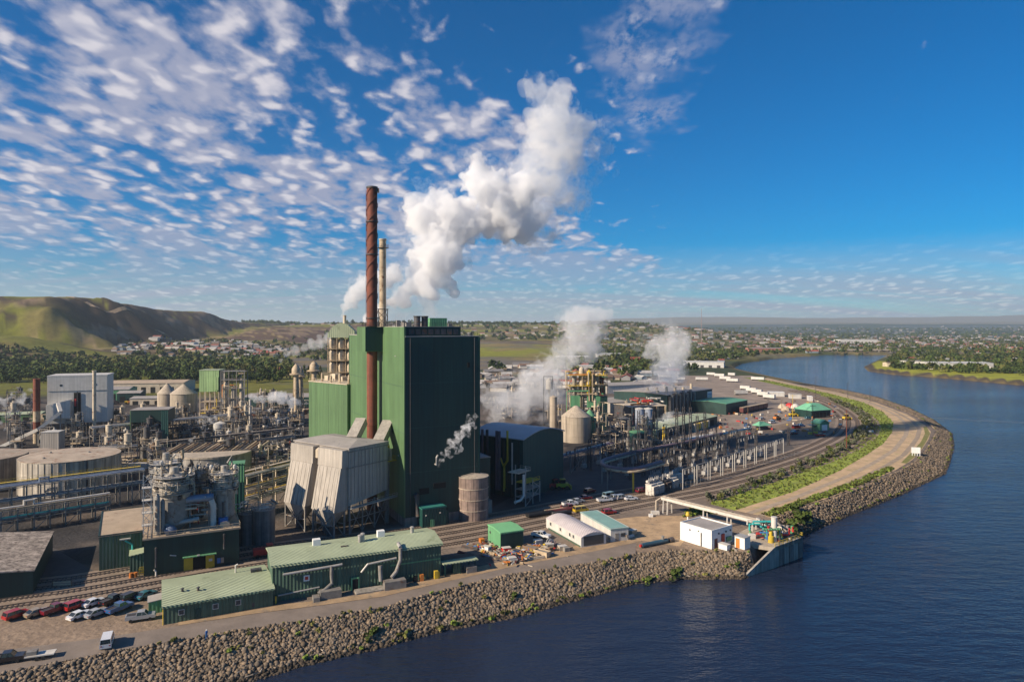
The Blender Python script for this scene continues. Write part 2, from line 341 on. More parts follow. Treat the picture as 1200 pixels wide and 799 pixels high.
def plume(label, blobs, Y, dens, name='steam_plume', vox=None, disp=.35, drift=0.0, mat=None, wisp=0, halo=0, grow=1.0, parent=None):
    """blobs: (px, py, r_px) seen at distance Y; drift moves later blobs farther away"""
    bm = bmesh.new(); n = len(blobs); rs = []
    for i, (px, py, r) in enumerate(blobs):
        y = Y + drift * i / max(1, n - 1); c = atd(px, py, y); rad = r * y / FOC * (1.04 if r > 9 else 1) * grow; rs.append(rad)
        ret = bmesh.ops.create_icosphere(bm, subdivisions=2, radius=rad, matrix=Matrix.Translation(c) @ Matrix.Scale(1.0, 4))
        # satellites make the billows
        for k in range(9):
            d = Vector((random.gauss(0, 1), random.gauss(0, 1), random.gauss(0, 1) + .2)).normalized()
            bmesh.ops.create_icosphere(bm, subdivisions=2, radius=rad * random.uniform(.32, .5), matrix=Matrix.Translation(c + d * rad * random.uniform(.65, .95)))
    me = bpy.data.meshes.new(name); bm.to_mesh(me); bm.free()
    tmp = bpy.data.objects.new('tmp', me); COL.objects.link(tmp)
    avg = sum(rs) / len(rs); vx = vox or max(.25, avg / 14)
    rm = tmp.modifiers.new('r', 'REMESH'); rm.mode = 'VOXEL'; rm.voxel_size = vx
    dg = bpy.context.evaluated_depsgraph_get(); m2 = bpy.data.meshes.new_from_object(tmp.evaluated_get(dg)); bpy.data.objects.remove(tmp)
    nv = len(m2.vertices); co = np.empty(nv * 3); m2.vertices.foreach_get('co', co); co = co.reshape(-1, 3)
    no = np.empty(nv * 3, np.float32); m2.vertex_normals.foreach_get('vector', no); no = no.reshape(-1, 3)
    s1 = avg * .9; a3 = lambda k: n3d(co / (s1 / k)) * 2 - 1
    h = a3(1) + .5 * a3(2.3) + .28 * a3(5.1) - np.abs(a3(1.6)) * .5
    co = co + no * (h * avg * disp * .8)[:, None]; m2.vertices.foreach_set('co', co.ravel()); m2.update()
    # a second voxel pass clears folds; loose crumbs are dropped
    tmp = bpy.data.objects.new('tmp', m2); COL.objects.link(tmp); rm = tmp.modifiers.new('r', 'REMESH'); rm.mode = 'VOXEL'; rm.voxel_size = vx
    dg = bpy.context.evaluated_depsgraph_get(); m3 = bpy.data.meshes.new_from_object(tmp.evaluated_get(dg)); bpy.data.objects.remove(tmp); m2 = m3
    nv = len(m2.vertices); ed = np.empty(len(m2.edges) * 2, np.int32); m2.edges.foreach_get('vertices', ed); ed = ed.reshape(-1, 2); lab = np.arange(nv)
    while True:
        mn = np.minimum(lab[ed[:, 0]], lab[ed[:, 1]]); l2 = lab.copy(); np.minimum.at(l2, ed[:, 0], mn); np.minimum.at(l2, ed[:, 1], mn); l2 = l2[l2]; l2 = l2[l2]
        if (l2 == lab).all(): break
        lab = l2
    ids, inv, cn_ = np.unique(lab, return_inverse=True, return_counts=True); small = cn_[inv] < max(200, nv * .01)
    if small.any():
        bm = bmesh.new(); bm.from_mesh(m2); bm.verts.ensure_lookup_table(); bmesh.ops.delete(bm, geom=[bm.verts[i] for i in np.nonzero(small)[0]], context='VERTS'); bm.to_mesh(m2); bm.free()
    m2.materials.clear(); m2.materials.append(steam_mat('steam_%g_%g' % (dens, wisp), dens, nscale=wisp)); m2.name = name
    o = bpy.data.objects.new(name, m2); COL.objects.link(o); o['label'] = label; o['category'] = 'steam'; o['kind'] = 'thing'
    if parent: o.parent = parent; del o['category'], o['kind'], o['label']
    if halo: plume('', blobs, Y, halo, 'steam_fringe', vox, disp * 1.3, drift, wisp=1.6 / avg, grow=1.3, parent=o)
    return o
plume('huge billowing white steam plume rising right from the tall mill roof', [(426, 377, 3), (433, 371, 6), (445, 363, 9), (458, 353, 12), (470, 345, 14), (484, 336, 17), (497, 325, 20), (508, 309, 22), (518, 298, 22), (528, 332, 9),
    (508, 285, 22), (498, 262, 20), (486, 250, 15), (500, 238, 15), (507, 228, 9), (520, 255, 24), (540, 262, 26), (558, 215, 18), (562, 198, 13), (560, 186, 7), (575, 225, 20), (585, 250, 26), (605, 235, 24), (605, 262, 22)], 262, .32, drift=25, disp=.8, halo=.08)
plume('thinning upper head of the great white steam plume against blue sky', [(610, 225, 20), (628, 205, 26), (645, 180, 28), (640, 150, 24), (640, 130, 18), (622, 112, 9), (655, 122, 17), (668, 150, 20), (665, 190, 24), (650, 225, 22), (630, 255, 22), (600, 250, 16)], 285, .07, drift=20, disp=.85, halo=.08)
plume('faint ragged edge of steam drifting off the plume head', [(688, 145, 15), (702, 170, 17), (695, 205, 15), (716, 200, 8), (712, 160, 9), (636, 272, 18), (665, 245, 17), (600, 285, 14), (672, 120, 9)], 300, .07, drift=15, disp=.7, wisp=.13)
plume('white steam plume leaning behind the red chimney from the left vent', [(400, 377, 2), (402, 370, 4), (406, 360, 7), (412, 351, 9), (420, 343, 11), (430, 335, 12), (440, 328, 12), (452, 326, 11), (462, 322, 10)], 285, .25, disp=.5, halo=.12)
plume('soft steam column rising behind the green roof cabin', [(507, 374, 5), (504, 364, 8), (501, 352, 10), (498, 342, 11)], 268, .09, disp=.5)

plume('large grey steam cloud rising between the turquoise hall and the plain', [(574, 466, 11), (584, 482, 11), (596, 468, 17), (612, 474, 18), (618, 452, 15), (640, 462, 20), (640, 445, 20), (628, 436, 12), (650, 430, 16), (662, 416, 16), (672, 402, 15), (684, 390, 19), (674, 376, 16), (694, 374, 15), (708, 372, 10), (694, 408, 15), (706, 392, 11)], 410, .055, disp=.6, drift=40, halo=.04)
plume('thin steam veil in front of the vessels beyond the turquoise hall', [(572, 478, 9), (588, 470, 12), (604, 448, 9), (596, 440, 6), (612, 485, 10), (630, 488, 9)], 395, .04, disp=.6, wisp=.1)
plume('steam cloud standing over the roofs left of the radio mast', [(770, 446, 11), (782, 436, 19), (786, 420, 19), (792, 404, 16), (788, 390, 11), (768, 402, 11), (760, 414, 8)], 480, .05, disp=.6, drift=20, halo=.04)
plume('faint pinkish wisp trailing up from the steam cloud by the radio mast', [(752, 398, 7), (756, 382, 8), (764, 366, 8), (768, 356, 5), (745, 408, 7), (728, 395, 6)], 520, .03, disp=.7, wisp=.09)
plume('white steam streaming right from the thin red stack', [(328, 429, 1.6), (330, 422, 3), (336, 414, 5), (346, 410, 6), (356, 408, 5.5), (366, 404, 7), (376, 403, 7), (385, 397, 7), (392, 390, 5), (374, 396, 4)], 900, .05, disp=.5)
plume('white steam puff drifting right from the thin white vent post', [(294, 466, 3.5), (300, 468, 5), (308, 468, 4.5), (320, 466, 7), (330, 466, 8), (342, 471, 6.5), (350, 472, 4)], 380, .2, disp=.45)
plume('white steam spreading over the plant at the left picture edge', [(-8, 468, 7), (4, 472, 6), (14, 466, 6), (26, 463, 5), (36, 460, 4), (8, 482, 6), (-6, 500, 8), (8, 508, 6), (22, 470, 6)], 400, .3, disp=.6, wisp=.12)
plume('thin steam wisp rising from the vent on the shaded boiler house wall', [(511, 550, .9), (513, 546, 1.5), (518, 541, 2.2), (524, 532, 3.8), (530, 520, 5), (538, 510, 5), (546, 505, 5), (552, 494, 4.5), (557, 488, 3), (536, 524, 4)], 196, .8, disp=.8, wisp=.75, grow=1.5)
plume('steam curling round the squat white cylinder', [(232, 495, 4), (240, 492, 5), (250, 492, 5), (260, 484, 4), (252, 500, 4)], 365, .3, disp=.6, wisp=.25)
plume('small puff of steam over the slatted clarifier bridge', [(222, 520, 1.5), (224, 516, 2.5), (228, 512, 2)], 262, .3, disp=.5)
plume('little curl of steam above the green shaft', [(288, 552, 1.3), (289, 546, 2), (293, 541, 2), (297, 538, 1.5)], 205, .3, disp=.5)
plume('low steam bank in front of the long loading shed', [(775, 492, 6), (786, 488, 8), (797, 486, 6), (808, 490, 5)], 385, .2, disp=.6, wisp=.15)
# ---------------------------------------------------------------- terrain, river, banks
WZ = -5.0
def pl(lst, z): return [tuple(at(x, y, z)[:2]) for x, y in lst]
W_left = [(-900, -500), (-300, 20), (-130, 88)] + pl([(285, 799), (360, 778), (450, 757), (520, 738), (613, 720), (660, 706), (700, 696), (745, 683), (797, 678), (872, 677.6),
    (938, 628), (952, 622), (996, 603), (1054, 580), (1106, 555), (1111, 544), (1117, 525), (1115, 508), (1095, 493), (1068, 479), (1029, 465.4), (985, 455.8), (944, 449),
    (903, 440.7), (870, 433.8), (858, 431), (868, 426), (903, 420.5), (969, 415.6)], WZ)
W_right = pl([(1042, 415.6), (1012, 430), (1018, 435), (1046, 438.8), (1095, 442), (1200, 451.7)], WZ) + [(1500, 640), (3500, 100)]
T_left = [(-900, -490), (-300, 34), (-150, 92)] + pl([(0, 790), (120, 766), (209, 751), (300, 736), (380, 724), (450, 712), (480, 703), (525, 691), (600, 673), (660, 665), (720, 655),
    (745, 649), (797, 644.5), (835, 645.6), (880, 648), (911, 607), (936, 596), (974, 585), (1013, 570), (1054, 552), (1073, 541), (1084, 530), (1093, 516), (1098, 505),
    (1090, 497), (1068, 484.7), (1029, 470.4), (985, 459.4), (944, 451.6), (903, 442.6), (870, 435), (852, 430.5), (864, 425), (903, 419), (969, 413.8)], 0)
close = [(3500, -600)]
polyW = np.array(W_left + W_right + close); polyT = np.array(T_left + W_right + close)
LW = np.array(W_left); LT = np.array(T_left); LR = np.array(W_right)
def inside(poly, x, y):
    c = np.zeros(x.shape, bool); n = len(poly)
    for i in range(n):
        x0, y0 = poly[i]; x1, y1 = poly[(i + 1) % n]
        if y0 == y1: continue
        t = ((y0 > y) != (y1 > y)) & (x < (x1 - x0) * (y - y0) / (y1 - y0) + x0); c ^= t
    return c
def dist(line, x, y):
    d = np.full(x.shape, 1e9)
    for (x0, y0), (x1, y1) in zip(line[:-1], line[1:]):
        dx, dy = x1 - x0, y1 - y0; L2 = dx * dx + dy * dy + 1e-9
        t = np.clip(((x - x0) * dx + (y - y0) * dy) / L2, 0, 1)
        d = np.minimum(d, np.hypot(x - x0 - t * dx, y - y0 - t * dy))
    return d
def sstep(v, a, b):
    t = np.clip((v - a) / (b - a), 0, 1); return t * t * (3 - 2 * t)
_perm = np.random.default_rng(3).random((256, 256))
def vnoise(x, y):
    xi = np.floor(x).astype(int); yi = np.floor(y).astype(int); fx = x - xi; fy = y - yi; fx = fx * fx * (3 - 2 * fx); fy = fy * fy * (3 - 2 * fy)
    g = lambda a, b: _perm[a % 256, b % 256]
    return (g(xi, yi) * (1 - fx) + g(xi + 1, yi) * fx) * (1 - fy) + (g(xi, yi + 1) * (1 - fx) + g(xi + 1, yi + 1) * fx) * fy
def fbm(x, y, s, o=5, r=.5):
    a = 1.0; t = 0; n = 0
    for i in range(o): t = t + a * vnoise(x / s + 17.3 * i, y / s + 9.1 * i); n += a; a *= r; s /= 2.03
    return t / n
def hills(x, y):
    nz = fbm(x, y, 400) - .5; n2 = fbm(x, y, 90) - .5
    right = sstep(x, 300, 1500)
    z = (84 + 30 * (fbm(x, y, 900) - .5) * 2) * sstep(y + 500 * nz, 1850, 3500) * (1 - right * .93)
    z = z + 22 * sstep(y, 4200, 7000) * (1 - sstep(x, 200, 2500))
    # mesa: its eastern edge runs away from the eye and falls steeply to the right
    top = np.interp(y, [1300, 1500, 1700, 2130, 2660, 2870, 3300], [128, 130, 136, 134, 104, 84, 80]) + 6 * n2
    edge = np.interp(y, [1350, 1500, 2133, 2866], [-985, -1040, -1185, -1190]) + 90 * (fbm(x * .3, y, 330) - .5) * 2; gul = 140 * (fbm(x * .25 + 77, y, 85, 5) - .5)
    fall = 1 - sstep(x + gul * sstep(x, edge - 60, edge + 60), edge, edge + 250)
    front = sstep(y + 200 * nz + 120 * n2, 1270, 1560)
    z = np.maximum(z, top * fall * front * (1 - .16 * sstep(fbm(x, y * 1.5, 120), .5, .62) * sstep(x, edge - 20, edge + 150)))
    apron = (20 + 10 * n2) * sstep(y, 1180, 1500) * (1 - sstep(x, -800, -420)); z = np.maximum(z, apron)
    z = np.maximum(z, (44 + 26 * n2) * np.exp(-(((x + 1000) / 210.) ** 2 + ((y - 1290) / 120.) ** 2)))
    z = z + 14 * np.exp(-(((x + 60) / 320.) ** 2 + ((y - 1900) / 300.) ** 2))
    # terraced cut slope right of the mesa
    z = z + 34 * np.exp(-(((x + 880) / 260.) ** 2 + ((y - 2550) / 260.) ** 2)) * (1 + .5 * n2)
    rg = lambda yc, w, h, s, sd: h * (.66 + .5 * fbm(x + sd, y * .15, s, 4)) * np.exp(-((y - yc) / w) ** 2)
    z = z + rg(9500, 1700, 120, 2500, 0) * sstep(x, 0, 2600) + rg(18500, 3400, 470, 4200, 999) * (.55 + .9 * fbm(x, y * .1, 9000, 4)) * sstep(x + .12 * y, 1500, 5500) + rg(13000, 1300, 150, 2600, 333) * sstep(x, 600, 3500)
    z = z + rg(6200, 700, 45, 1500, 444) * sstep(x, 300, 1500)
    z = z + 5 * (fbm(x, y, 140) - .5) * sstep(y, 1300, 1900)
    return z * sstep(y, 900, 1250)
def height(x, y):
    x = np.asarray(x, float); y = np.asarray(y, float)
    z = np.maximum(hills(x, y), 0.0)
    iw = inside(polyW, x, y); it = inside(polyT, x, y)
    near = (np.abs(x) < 3800) & (y < 2200)
    dW = dist(LW, x, y); dT = dist(LT, x, y); dR = dist(LR, x, y)
    d = np.minimum(dW, dR)
    z = np.where(it & ~iw, WZ * dT / (dT + dW + 1e-6), z)
    z = np.where(~it & (dR < 9), np.minimum(z, WZ * (1 - dR / 9)), z)
    z = np.where(iw, WZ - np.minimum(.45 * d, 6), z)
    return z
def zat(x, y): return float(height(np.array([x]), np.array([y]))[0])

def cover(x, y, z):
    """albedo of what grows or lies there, far ground blued like haze (linear rgb)"""
    n = fbm(x, y, 300); n2 = fbm(x + 500, y, 60); n3 = fbm(x, y + 900, 18)
    c = np.empty(x.shape + (3,))
    gravel = np.array([.205, .165, .135]); dirt = np.array([.34, .24, .16]); dark = np.array([.050, .047, .047]); grass = np.array([.21, .215, .03])
    dry = np.array([.22, .165, .075]); basalt = np.array([.055, .038, .028]); forest = np.array([.028, .05, .018]); town = np.array([.14, .125, .11])
    rock = np.array([.05, .042, .034]); far_haze_blue = np.array([.075, .11, .12])
    mix = lambda a, b, t: a * (1 - t[..., None]) + b * t[..., None]
    c[:] = gravel
    c = mix(c, dirt, sstep(n2, .50, .66) * .45)
    # inside the mill: darker, dirty ground
    u = x * math.cos(AX) + y * math.sin(AX); v = -x * math.sin(AX) + y * math.cos(AX)
    mill = sstep(y - .56 * x, 215, 240) * (1 - sstep(y, 640, 760)) * (1 - sstep(x, 60, 210))
    c = mix(c, dark, mill * (.55 + .5 * sstep(n3, .35, .6)).clip(0, 1))
    # beyond the mill: plain, then hills
    pl_ = sstep(y, 620, 760); c = mix(c, town, pl_)
    c = mix(c, dry, pl_ * sstep(n2, .45, .6) * .7); c = mix(c, forest, pl_ * sstep(n, .48, .56) * .8)
    gw = sstep(y, 560, 640) * (1 - sstep(y, 820, 900)) * (x < -60) * sstep(n2, .3, .5); c = mix(c, grass * .7, gw * .8)
    g = sstep(y, 1150, 1500) * (1 - sstep(x, 300, 900))
    c = mix(c, grass, g * sstep(n, .30, .52)); c = mix(c, dry, g * sstep(n2, .52, .66) * .8); c = mix(c, basalt * 1.8, g * sstep(fbm(x, y * 3, 500), .55, .6) * .7)
    far = sstep(y, 2600, 4200); c = mix(c, far_haze_blue * .8, far * .8); c = mix(c, forest, far * sstep(fbm(x, y, 700), .47, .53) * .8)  # distance haze tinted into the far ground colour
    c = mix(c, dry * .9, sstep(y, 9000, 12000) * .7)
    e = 12.0; sl = np.hypot(hills(x, y + e) - hills(x, y - e), hills(x + e, y) - hills(x - e, y)) / (2 * e)
    ms = (x < -650) & (y < 3600)
    sx_ = (hills(x - e, y) - hills(x + e, y)) / (2 * e)
    c = mix(c, grass * .72, ms * sstep(y, 1150, 1250) * .85); c = mix(c, dry * .7, ms * sstep(n2, .48, .62) * .6)
    c = mix(c, basalt, sstep(sx_ + .2 * (n3 - .5), .05, .2) * ms * sstep(y, 1420, 1560)); c = mix(c, basalt * 1.3, ms * (y < 1560) * sstep(fbm(x, y * 4, 300), .56, .60) * .8)
    c = mix(c, np.array([.10, .055, .05]), sstep(x, -1000, -900) * (x < -640) * (y > 2100) * (y < 3000) * .8)
    c = mix(c, dirt * .9, sstep(fbm(x + 33, y, 45), .60, .66) * (x < -520) * g * .6)
    lines = (np.abs((y * .8 + x * .6) % 70 - 35) < 5) & (x > -1010) & (x < -720) & (y > 2250) & (y < 2900); c = np.where(lines[..., None], dry * 1.3, c)
    it = inside(polyT, x, y); c = np.where(it[..., None], rock, c); c = np.where((it & (y > 760))[..., None], dry * .8, c)
    dR = dist(LR, x, y); onr = (~it) & (x > .28 * y + 250) & (y < 1230) & (dR < 400)
    c = np.where((onr & (dR < 11))[..., None], rock * 1.4, c); c = np.where((onr & (dR >= 11) & (dR < 110))[..., None], grass * 1.3, c)
    return c

def build_ground():
    NR, NA = 430, 600; ap = np.array([0., -100.])
    r = 130 * (62000 / 130) ** (np.arange(NR) / (NR - 1)); a = np.linspace(R(-62), R(62), NA)
    rr, aa = np.meshgrid(r, a, indexing='ij'); x = ap[0] + rr * np.sin(aa); y = ap[1] + rr * np.cos(aa)
    z = height(x, y); co = np.stack([x, y, z], -1).reshape(-1, 3)
    me = bpy.data.meshes.new('ground'); me.vertices.add(NR * NA); me.vertices.foreach_set('co', co.ravel())
    i = np.arange(NR - 1)[:, None] * NA + np.arange(NA - 1)[None, :]
    q = np.stack([i, i + NA, i + NA + 1, i + 1], -1).reshape(-1, 4)[:, ::-1]
    me.loops.add(q.size); me.loops.foreach_set('vertex_index', q.ravel()); me.polygons.add(len(q))
    me.polygons.foreach_set('loop_start', np.arange(len(q)) * 4); me.polygons.foreach_set('loop_total', np.full(len(q), 4))
    me.update(); me.validate()
    c = cover(x, y, z).reshape(-1, 3); ca = me.color_attributes.new('cover', 'FLOAT_COLOR', 'POINT')
    ca.data.foreach_set('color', np.concatenate([c, np.ones((len(c), 1))], 1).ravel())
    me.polygons.foreach_set('use_smooth', [True] * len(me.polygons))
    m = bpy.data.materials.new('ground_cover'); m.use_nodes = True; nt = m.node_tree; N = nt.nodes; L = nt.links; b = N['Principled BSDF']; b.inputs['Roughness'].default_value = .95
    b.inputs['Specular IOR Level'].default_value = .1
    at_ = N.new('ShaderNodeAttribute'); at_.attribute_name = 'cover'; tc = N.new('ShaderNodeTexCoord')
    def nz(s, d, lo, hi):
        n = N.new('ShaderNodeTexNoise'); n.inputs['Scale'].default_value = s; n.inputs['Detail'].default_value = d; n.inputs['Roughness'].default_value = .7; L.new(tc.outputs['Object'], n.inputs['Vector'])
        r_ = N.new('ShaderNodeMapRange'); r_.inputs[1].default_value = .3; r_.inputs[2].default_value = .7; r_.inputs[3].default_value = lo; r_.inputs[4].default_value = hi; L.new(n.outputs[0], r_.inputs[0]); return r_.outputs[0]
    mu = N.new('ShaderNodeMath'); mu.operation = 'MULTIPLY'; L.new(nz(.05, 8, .72, 1.3), mu.inputs[0]); L.new(nz(.9, 5, .82, 1.18), mu.inputs[1])
    vm = N.new('ShaderNodeVectorMath'); vm.operation = 'SCALE'; L.new(at_.outputs['Color'], vm.inputs[0]); L.new(mu.outputs[0], vm.inputs['Scale']); L.new(vm.outputs[0], b.inputs['Base Color'])
    bn = N.new('ShaderNodeTexNoise'); bn.inputs['Scale'].default_value = .8; bn.inputs['Detail'].default_value = 6; L.new(tc.outputs['Object'], bn.inputs['Vector'])
    bp = N.new('ShaderNodeBump'); bp.inputs['Distance'].default_value = .3; L.new(bn.outputs[0], bp.inputs['Height']); L.new(bp.outputs[0], b.inputs['Normal'])
    me.materials.append(m); o = bpy.data.objects.new('ground', me); COL.objects.link(o); struct(o, 'gravel mill yard, plain and hills reaching the skyline')
build_ground()

def build_water():
    m = bpy.data.materials.new('river_water'); m.use_nodes = True; nt = m.node_tree; N = nt.nodes; L = nt.links; b = N['Principled BSDF']
    b.inputs['Base Color'].default_value = (.014, .023, .048, 1); b.inputs['Roughness'].default_value = .07; b.inputs['IOR'].default_value = 1.33
    tc = N.new('ShaderNodeTexCoord')
    def nz(s, d, sc, rot):
        mp = N.new('ShaderNodeMapping'); mp.inputs['Scale'].default_value = sc; mp.inputs['Rotation'].default_value = (0, 0, rot); L.new(tc.outputs['Object'], mp.inputs[0])
        n = N.new('ShaderNodeTexNoise'); n.inputs['Scale'].default_value = s; n.inputs['Detail'].default_value = d; n.inputs['Roughness'].default_value = .6; L.new(mp.outputs[0], n.inputs['Vector']); return n.outputs[0]
    ad = N.new('ShaderNodeMath'); ad.operation = 'MULTIPLY_ADD'; L.new(nz(.9, 4, (.45, 1, 1), -.3), ad.inputs[0]); ad.inputs[1].default_value = .38
    mu = N.new('ShaderNodeMath'); mu.operation = 'MULTIPLY'; L.new(nz(.22, 4, (.4, 1, 1), -.25), mu.inputs[0]); mu.inputs[1].default_value = 1.0; L.new(mu.outputs[0], ad.inputs[2])
    gust = N.new('ShaderNodeMapRange'); L.new(nz(.012, 3, (.5, 1, 1), -.5), gust.inputs[0]); gust.inputs[1].default_value = .35; gust.inputs[2].default_value = .65; gust.inputs[3].default_value = .55; gust.inputs[4].default_value = 1.0
    bp = N.new('ShaderNodeBump'); bp.inputs['Distance'].default_value = .85; L.new(gust.outputs[0], bp.inputs['Strength']); L.new(ad.outputs[0], bp.inputs['Height']); L.new(bp.outputs[0], b.inputs['Normal'])
    mb = MB(); xs = [-1500, -300, 600, 1600, 4200]; ys = [-700, 100, 600, 1200, 2300]
    for i in range(4):
        for j in range(4): mb.quadlist([(xs[i], ys[j], WZ), (xs[i + 1], ys[j], WZ), (xs[i + 1], ys[j + 1], WZ), (xs[i], ys[j + 1], WZ)], [(0, 1, 2, 3)])
    struct(mb.build('river_water', m), 'dark blue rippled river bending round the mill')
build_water()

# sheets laid on the flat yard
def sheet(name, px_poly, z, mat, label, world=None):
    pts = world or [tuple(at(x, y, 0)[:2]) for x, y in px_poly]
    bm = bmesh.new(); vs = [bm.verts.new((x, y, z)) for x, y in pts]; f = bm.faces.new(vs); f.normal_update()
    if f.normal.z < 0: f.normal_flip()
    bmesh.ops.triangulate(bm, faces=bm.faces); bm.normal_update()
    me = bpy.data.meshes.new(name); bm.to_mesh(me); bm.free(); me.materials.append(MATS[mat]); o = bpy.data.objects.new(name, me); COL.objects.link(o); return struct(o, label)
M('gravel', (.23, .185, .15), .95, var=.2, vs=.12, bump=.05, rust=.25, rustcol=(.16, .13, .11))
M('sand_verge', (.42, .29, .17), .95, var=.22, vs=.25, bump=.05, rust=.3, rustcol=(.2, .16, .12))
M('levee_dirt', (.50, .35, .205), .95, var=.2, vs=.15, bump=.05, rust=.3, rustcol=(.33, .29, .12))
M('road_gravel', (.21, .17, .14), .95, var=.15, vs=.2, bump=.04)
M('ballast', (.29, .22, .165), .95, var=.2, vs=.2, bump=.05, rust=.3, rustcol=(.32, .25, .19))
M('dark_asphalt', (.075, .068, .065), .9, var=.25, vs=.1, bump=.02, rust=.25, rustcol=(.09, .08, .075))
M('asphalt', (.16, .14, .125), .9, var=.2, vs=.1, bump=.02, rust=.25, rustcol=(.13, .11, .10))
M('bank_grass', (.26, .31, .045), .95, var=.35, vs=.18, bump=.15, rust=.25, rustcol=(.15, .15, .05))
M('dry_grass', (.23, .22, .05), .95, var=.3, vs=.3, bump=.12, rust=.4, rustcol=(.22, .18, .09))
M('tyre_track', (.36, .28, .20), .95, var=.2, vs=.4, bump=.03)
# riverside strip: gravel road + sandy verge following the bank top
strip_top = [(0, 762), (120, 747), (209, 733), (300, 719), (380, 709), (450, 699), (520, 682), (600, 664), (660, 651), (745, 636)]
strip_bot = [(745, 648), (720, 654), (660, 664), (600, 672), (525, 690), (480, 702), (450, 711), (380, 723), (300, 735), (209, 750), (120, 765), (0, 789)]
sheet('bank_road', [(-60, 768)] + strip_top + strip_bot + [(-60, 800)], .03, 'road_gravel', 'grey gravel road along the top of the riprap bank')
sheet('sandy_verge', [(209, 728), (300, 713), (330, 708), (390, 702), (450, 692), (520, 673), (600, 655), (700, 634), (745, 624), (752, 634), (700, 645), (600, 664), (520, 682), (450, 698.5), (380, 708.5), (300, 718.5), (209, 732.5)], .06, 'sand_verge', 'sandy verge between the long green building and the bank road')
sheet('yard_dirt', [(700, 611), (745, 605), (800, 604), (818, 612), (797, 640), (745, 632), (720, 628), (700, 625)], .025, 'sand_verge', 'bare dirt yard in front of the white pump house')
# levee strips
lev_out = [(905, 607), (936, 594), (974, 582.5), (1013, 567), (1050, 550.5), (1069, 539), (1079, 528), (1088, 515), (1091, 506), (1084, 498), (1063, 485.6), (1026, 471.4), (983, 460.2), (943, 452.4), (900, 442.9)]
lev_in = [(884, 442.7), (940, 453.8), (978, 462.6), (1012, 471.5), (1035, 483), (1047, 495), (1045, 507), (1035, 520), (1012, 535), (985, 551), (930, 576), (861, 598)]
sheet('levee_road', lev_out + lev_in, .05, 'levee_dirt', 'sandy levee road curving round the river bend')
grn_in = [(872, 442.4), (930, 455.5), (965, 464.5), (990, 473), (1008, 482), (1019, 495), (1018, 507), (1006, 521), (974, 537), (944, 551), (902, 567), (831, 590)]
sheet('levee_grass', lev_in[::-1] + grn_in, .04, 'bank_grass', 'green grass strip between the levee road and the railway')
sheet('levee_edge_grass', [(905, 606), (936, 593), (974, 581), (1013, 565.5), (1048, 549), (1042, 548), (1010, 561), (974, 575), (936, 588), (893, 603)], .08, 'dry_grass', 'narrow strip of yellowing grass on the outer edge of the levee')
sheet('levee_crest_grass', [(1075, 533), (1085, 518), (1090, 508), (1086, 500), (1082, 500), (1084, 508), (1079, 518), (1066, 532), (1056, 542), (1062, 543)], .08, 'dry_grass', 'curved strip of grass on the levee crest at the river bend')
for k, off in enumerate((.30, .62)):
    pts = []
    for a, b in zip(lev_out, lev_in[::-1][:0] or [lev_in[min(len(lev_in) - 1, int(round((len(lev_out) - 1 - i) * (len(lev_in) - 1) / (len(lev_out) - 1))))] for i in range(len(lev_out))]):
        pts.append((a[0] * (1 - off) + b[0] * off, a[1] * (1 - off) + b[1] * off))
    w = [at(x, y) for x, y in pts]
    mb = MB(); o_ = []
    for i, p in enumerate(w):
        d = (w[min(i + 1, len(w) - 1)] - w[max(i - 1, 0)]).normalized(); n = Vector((-d.y, d.x, 0)); o_.append((p - n * 1.1, p + n * 1.1))
    for a, b in zip(o_[:-1], o_[1:]): mb.quadlist([(a[0].x, a[0].y, .085), (a[1].x, a[1].y, .085), (b[1].x, b[1].y, .085), (b[0].x, b[0].y, .085)], [(0, 1, 2, 3)])
    struct(mb.build('levee_wheel_track', 'tyre_track'), 'worn wheel track along the levee road')
sheet('mill_asphalt', [(560, 606), (655, 592), (760, 572), (800, 566), (760, 545), (700, 540), (640, 560), (585, 590)], .02, 'dark_asphalt', 'dark asphalt yard beside the turquoise building')
sheet('parking_lot', [(700, 600), (770, 582), (770, 575), (700, 583), (640, 600), (650, 606)], .035, 'asphalt', 'asphalt parking area beside the rails')
sheet('left_yard', [(0, 705), (116, 690), (175, 678), (175, 664), (116, 672), (60, 640), (0, 655)], .02, 'dark_asphalt', 'dark yard between the mottled roof shed and the tan roofed building')
M('yard_gravel', (.30, .235, .185), .95, var=.25, vs=.06, bump=.04, rust=.3, rustcol=(.2, .165, .14)); M('cinder', (.095, .082, .075), .95, var=.3, vs=.2, bump=.05, rust=.2, rustcol=(.16, .13, .11))
sheet('substation_ground', [(742, 575), (800, 566), (935, 531), (915, 506), (840, 512), (760, 535), (715, 552)], .045, 'cinder', 'dark cinder ground under the substation')
sheet('far_yard', [(770, 520), (900, 500), (1000, 480), (940, 456), (880, 440), (800, 440), (740, 470), (720, 510)], .021, 'yard_gravel', 'gravel trailer yard at the far side of the mill')

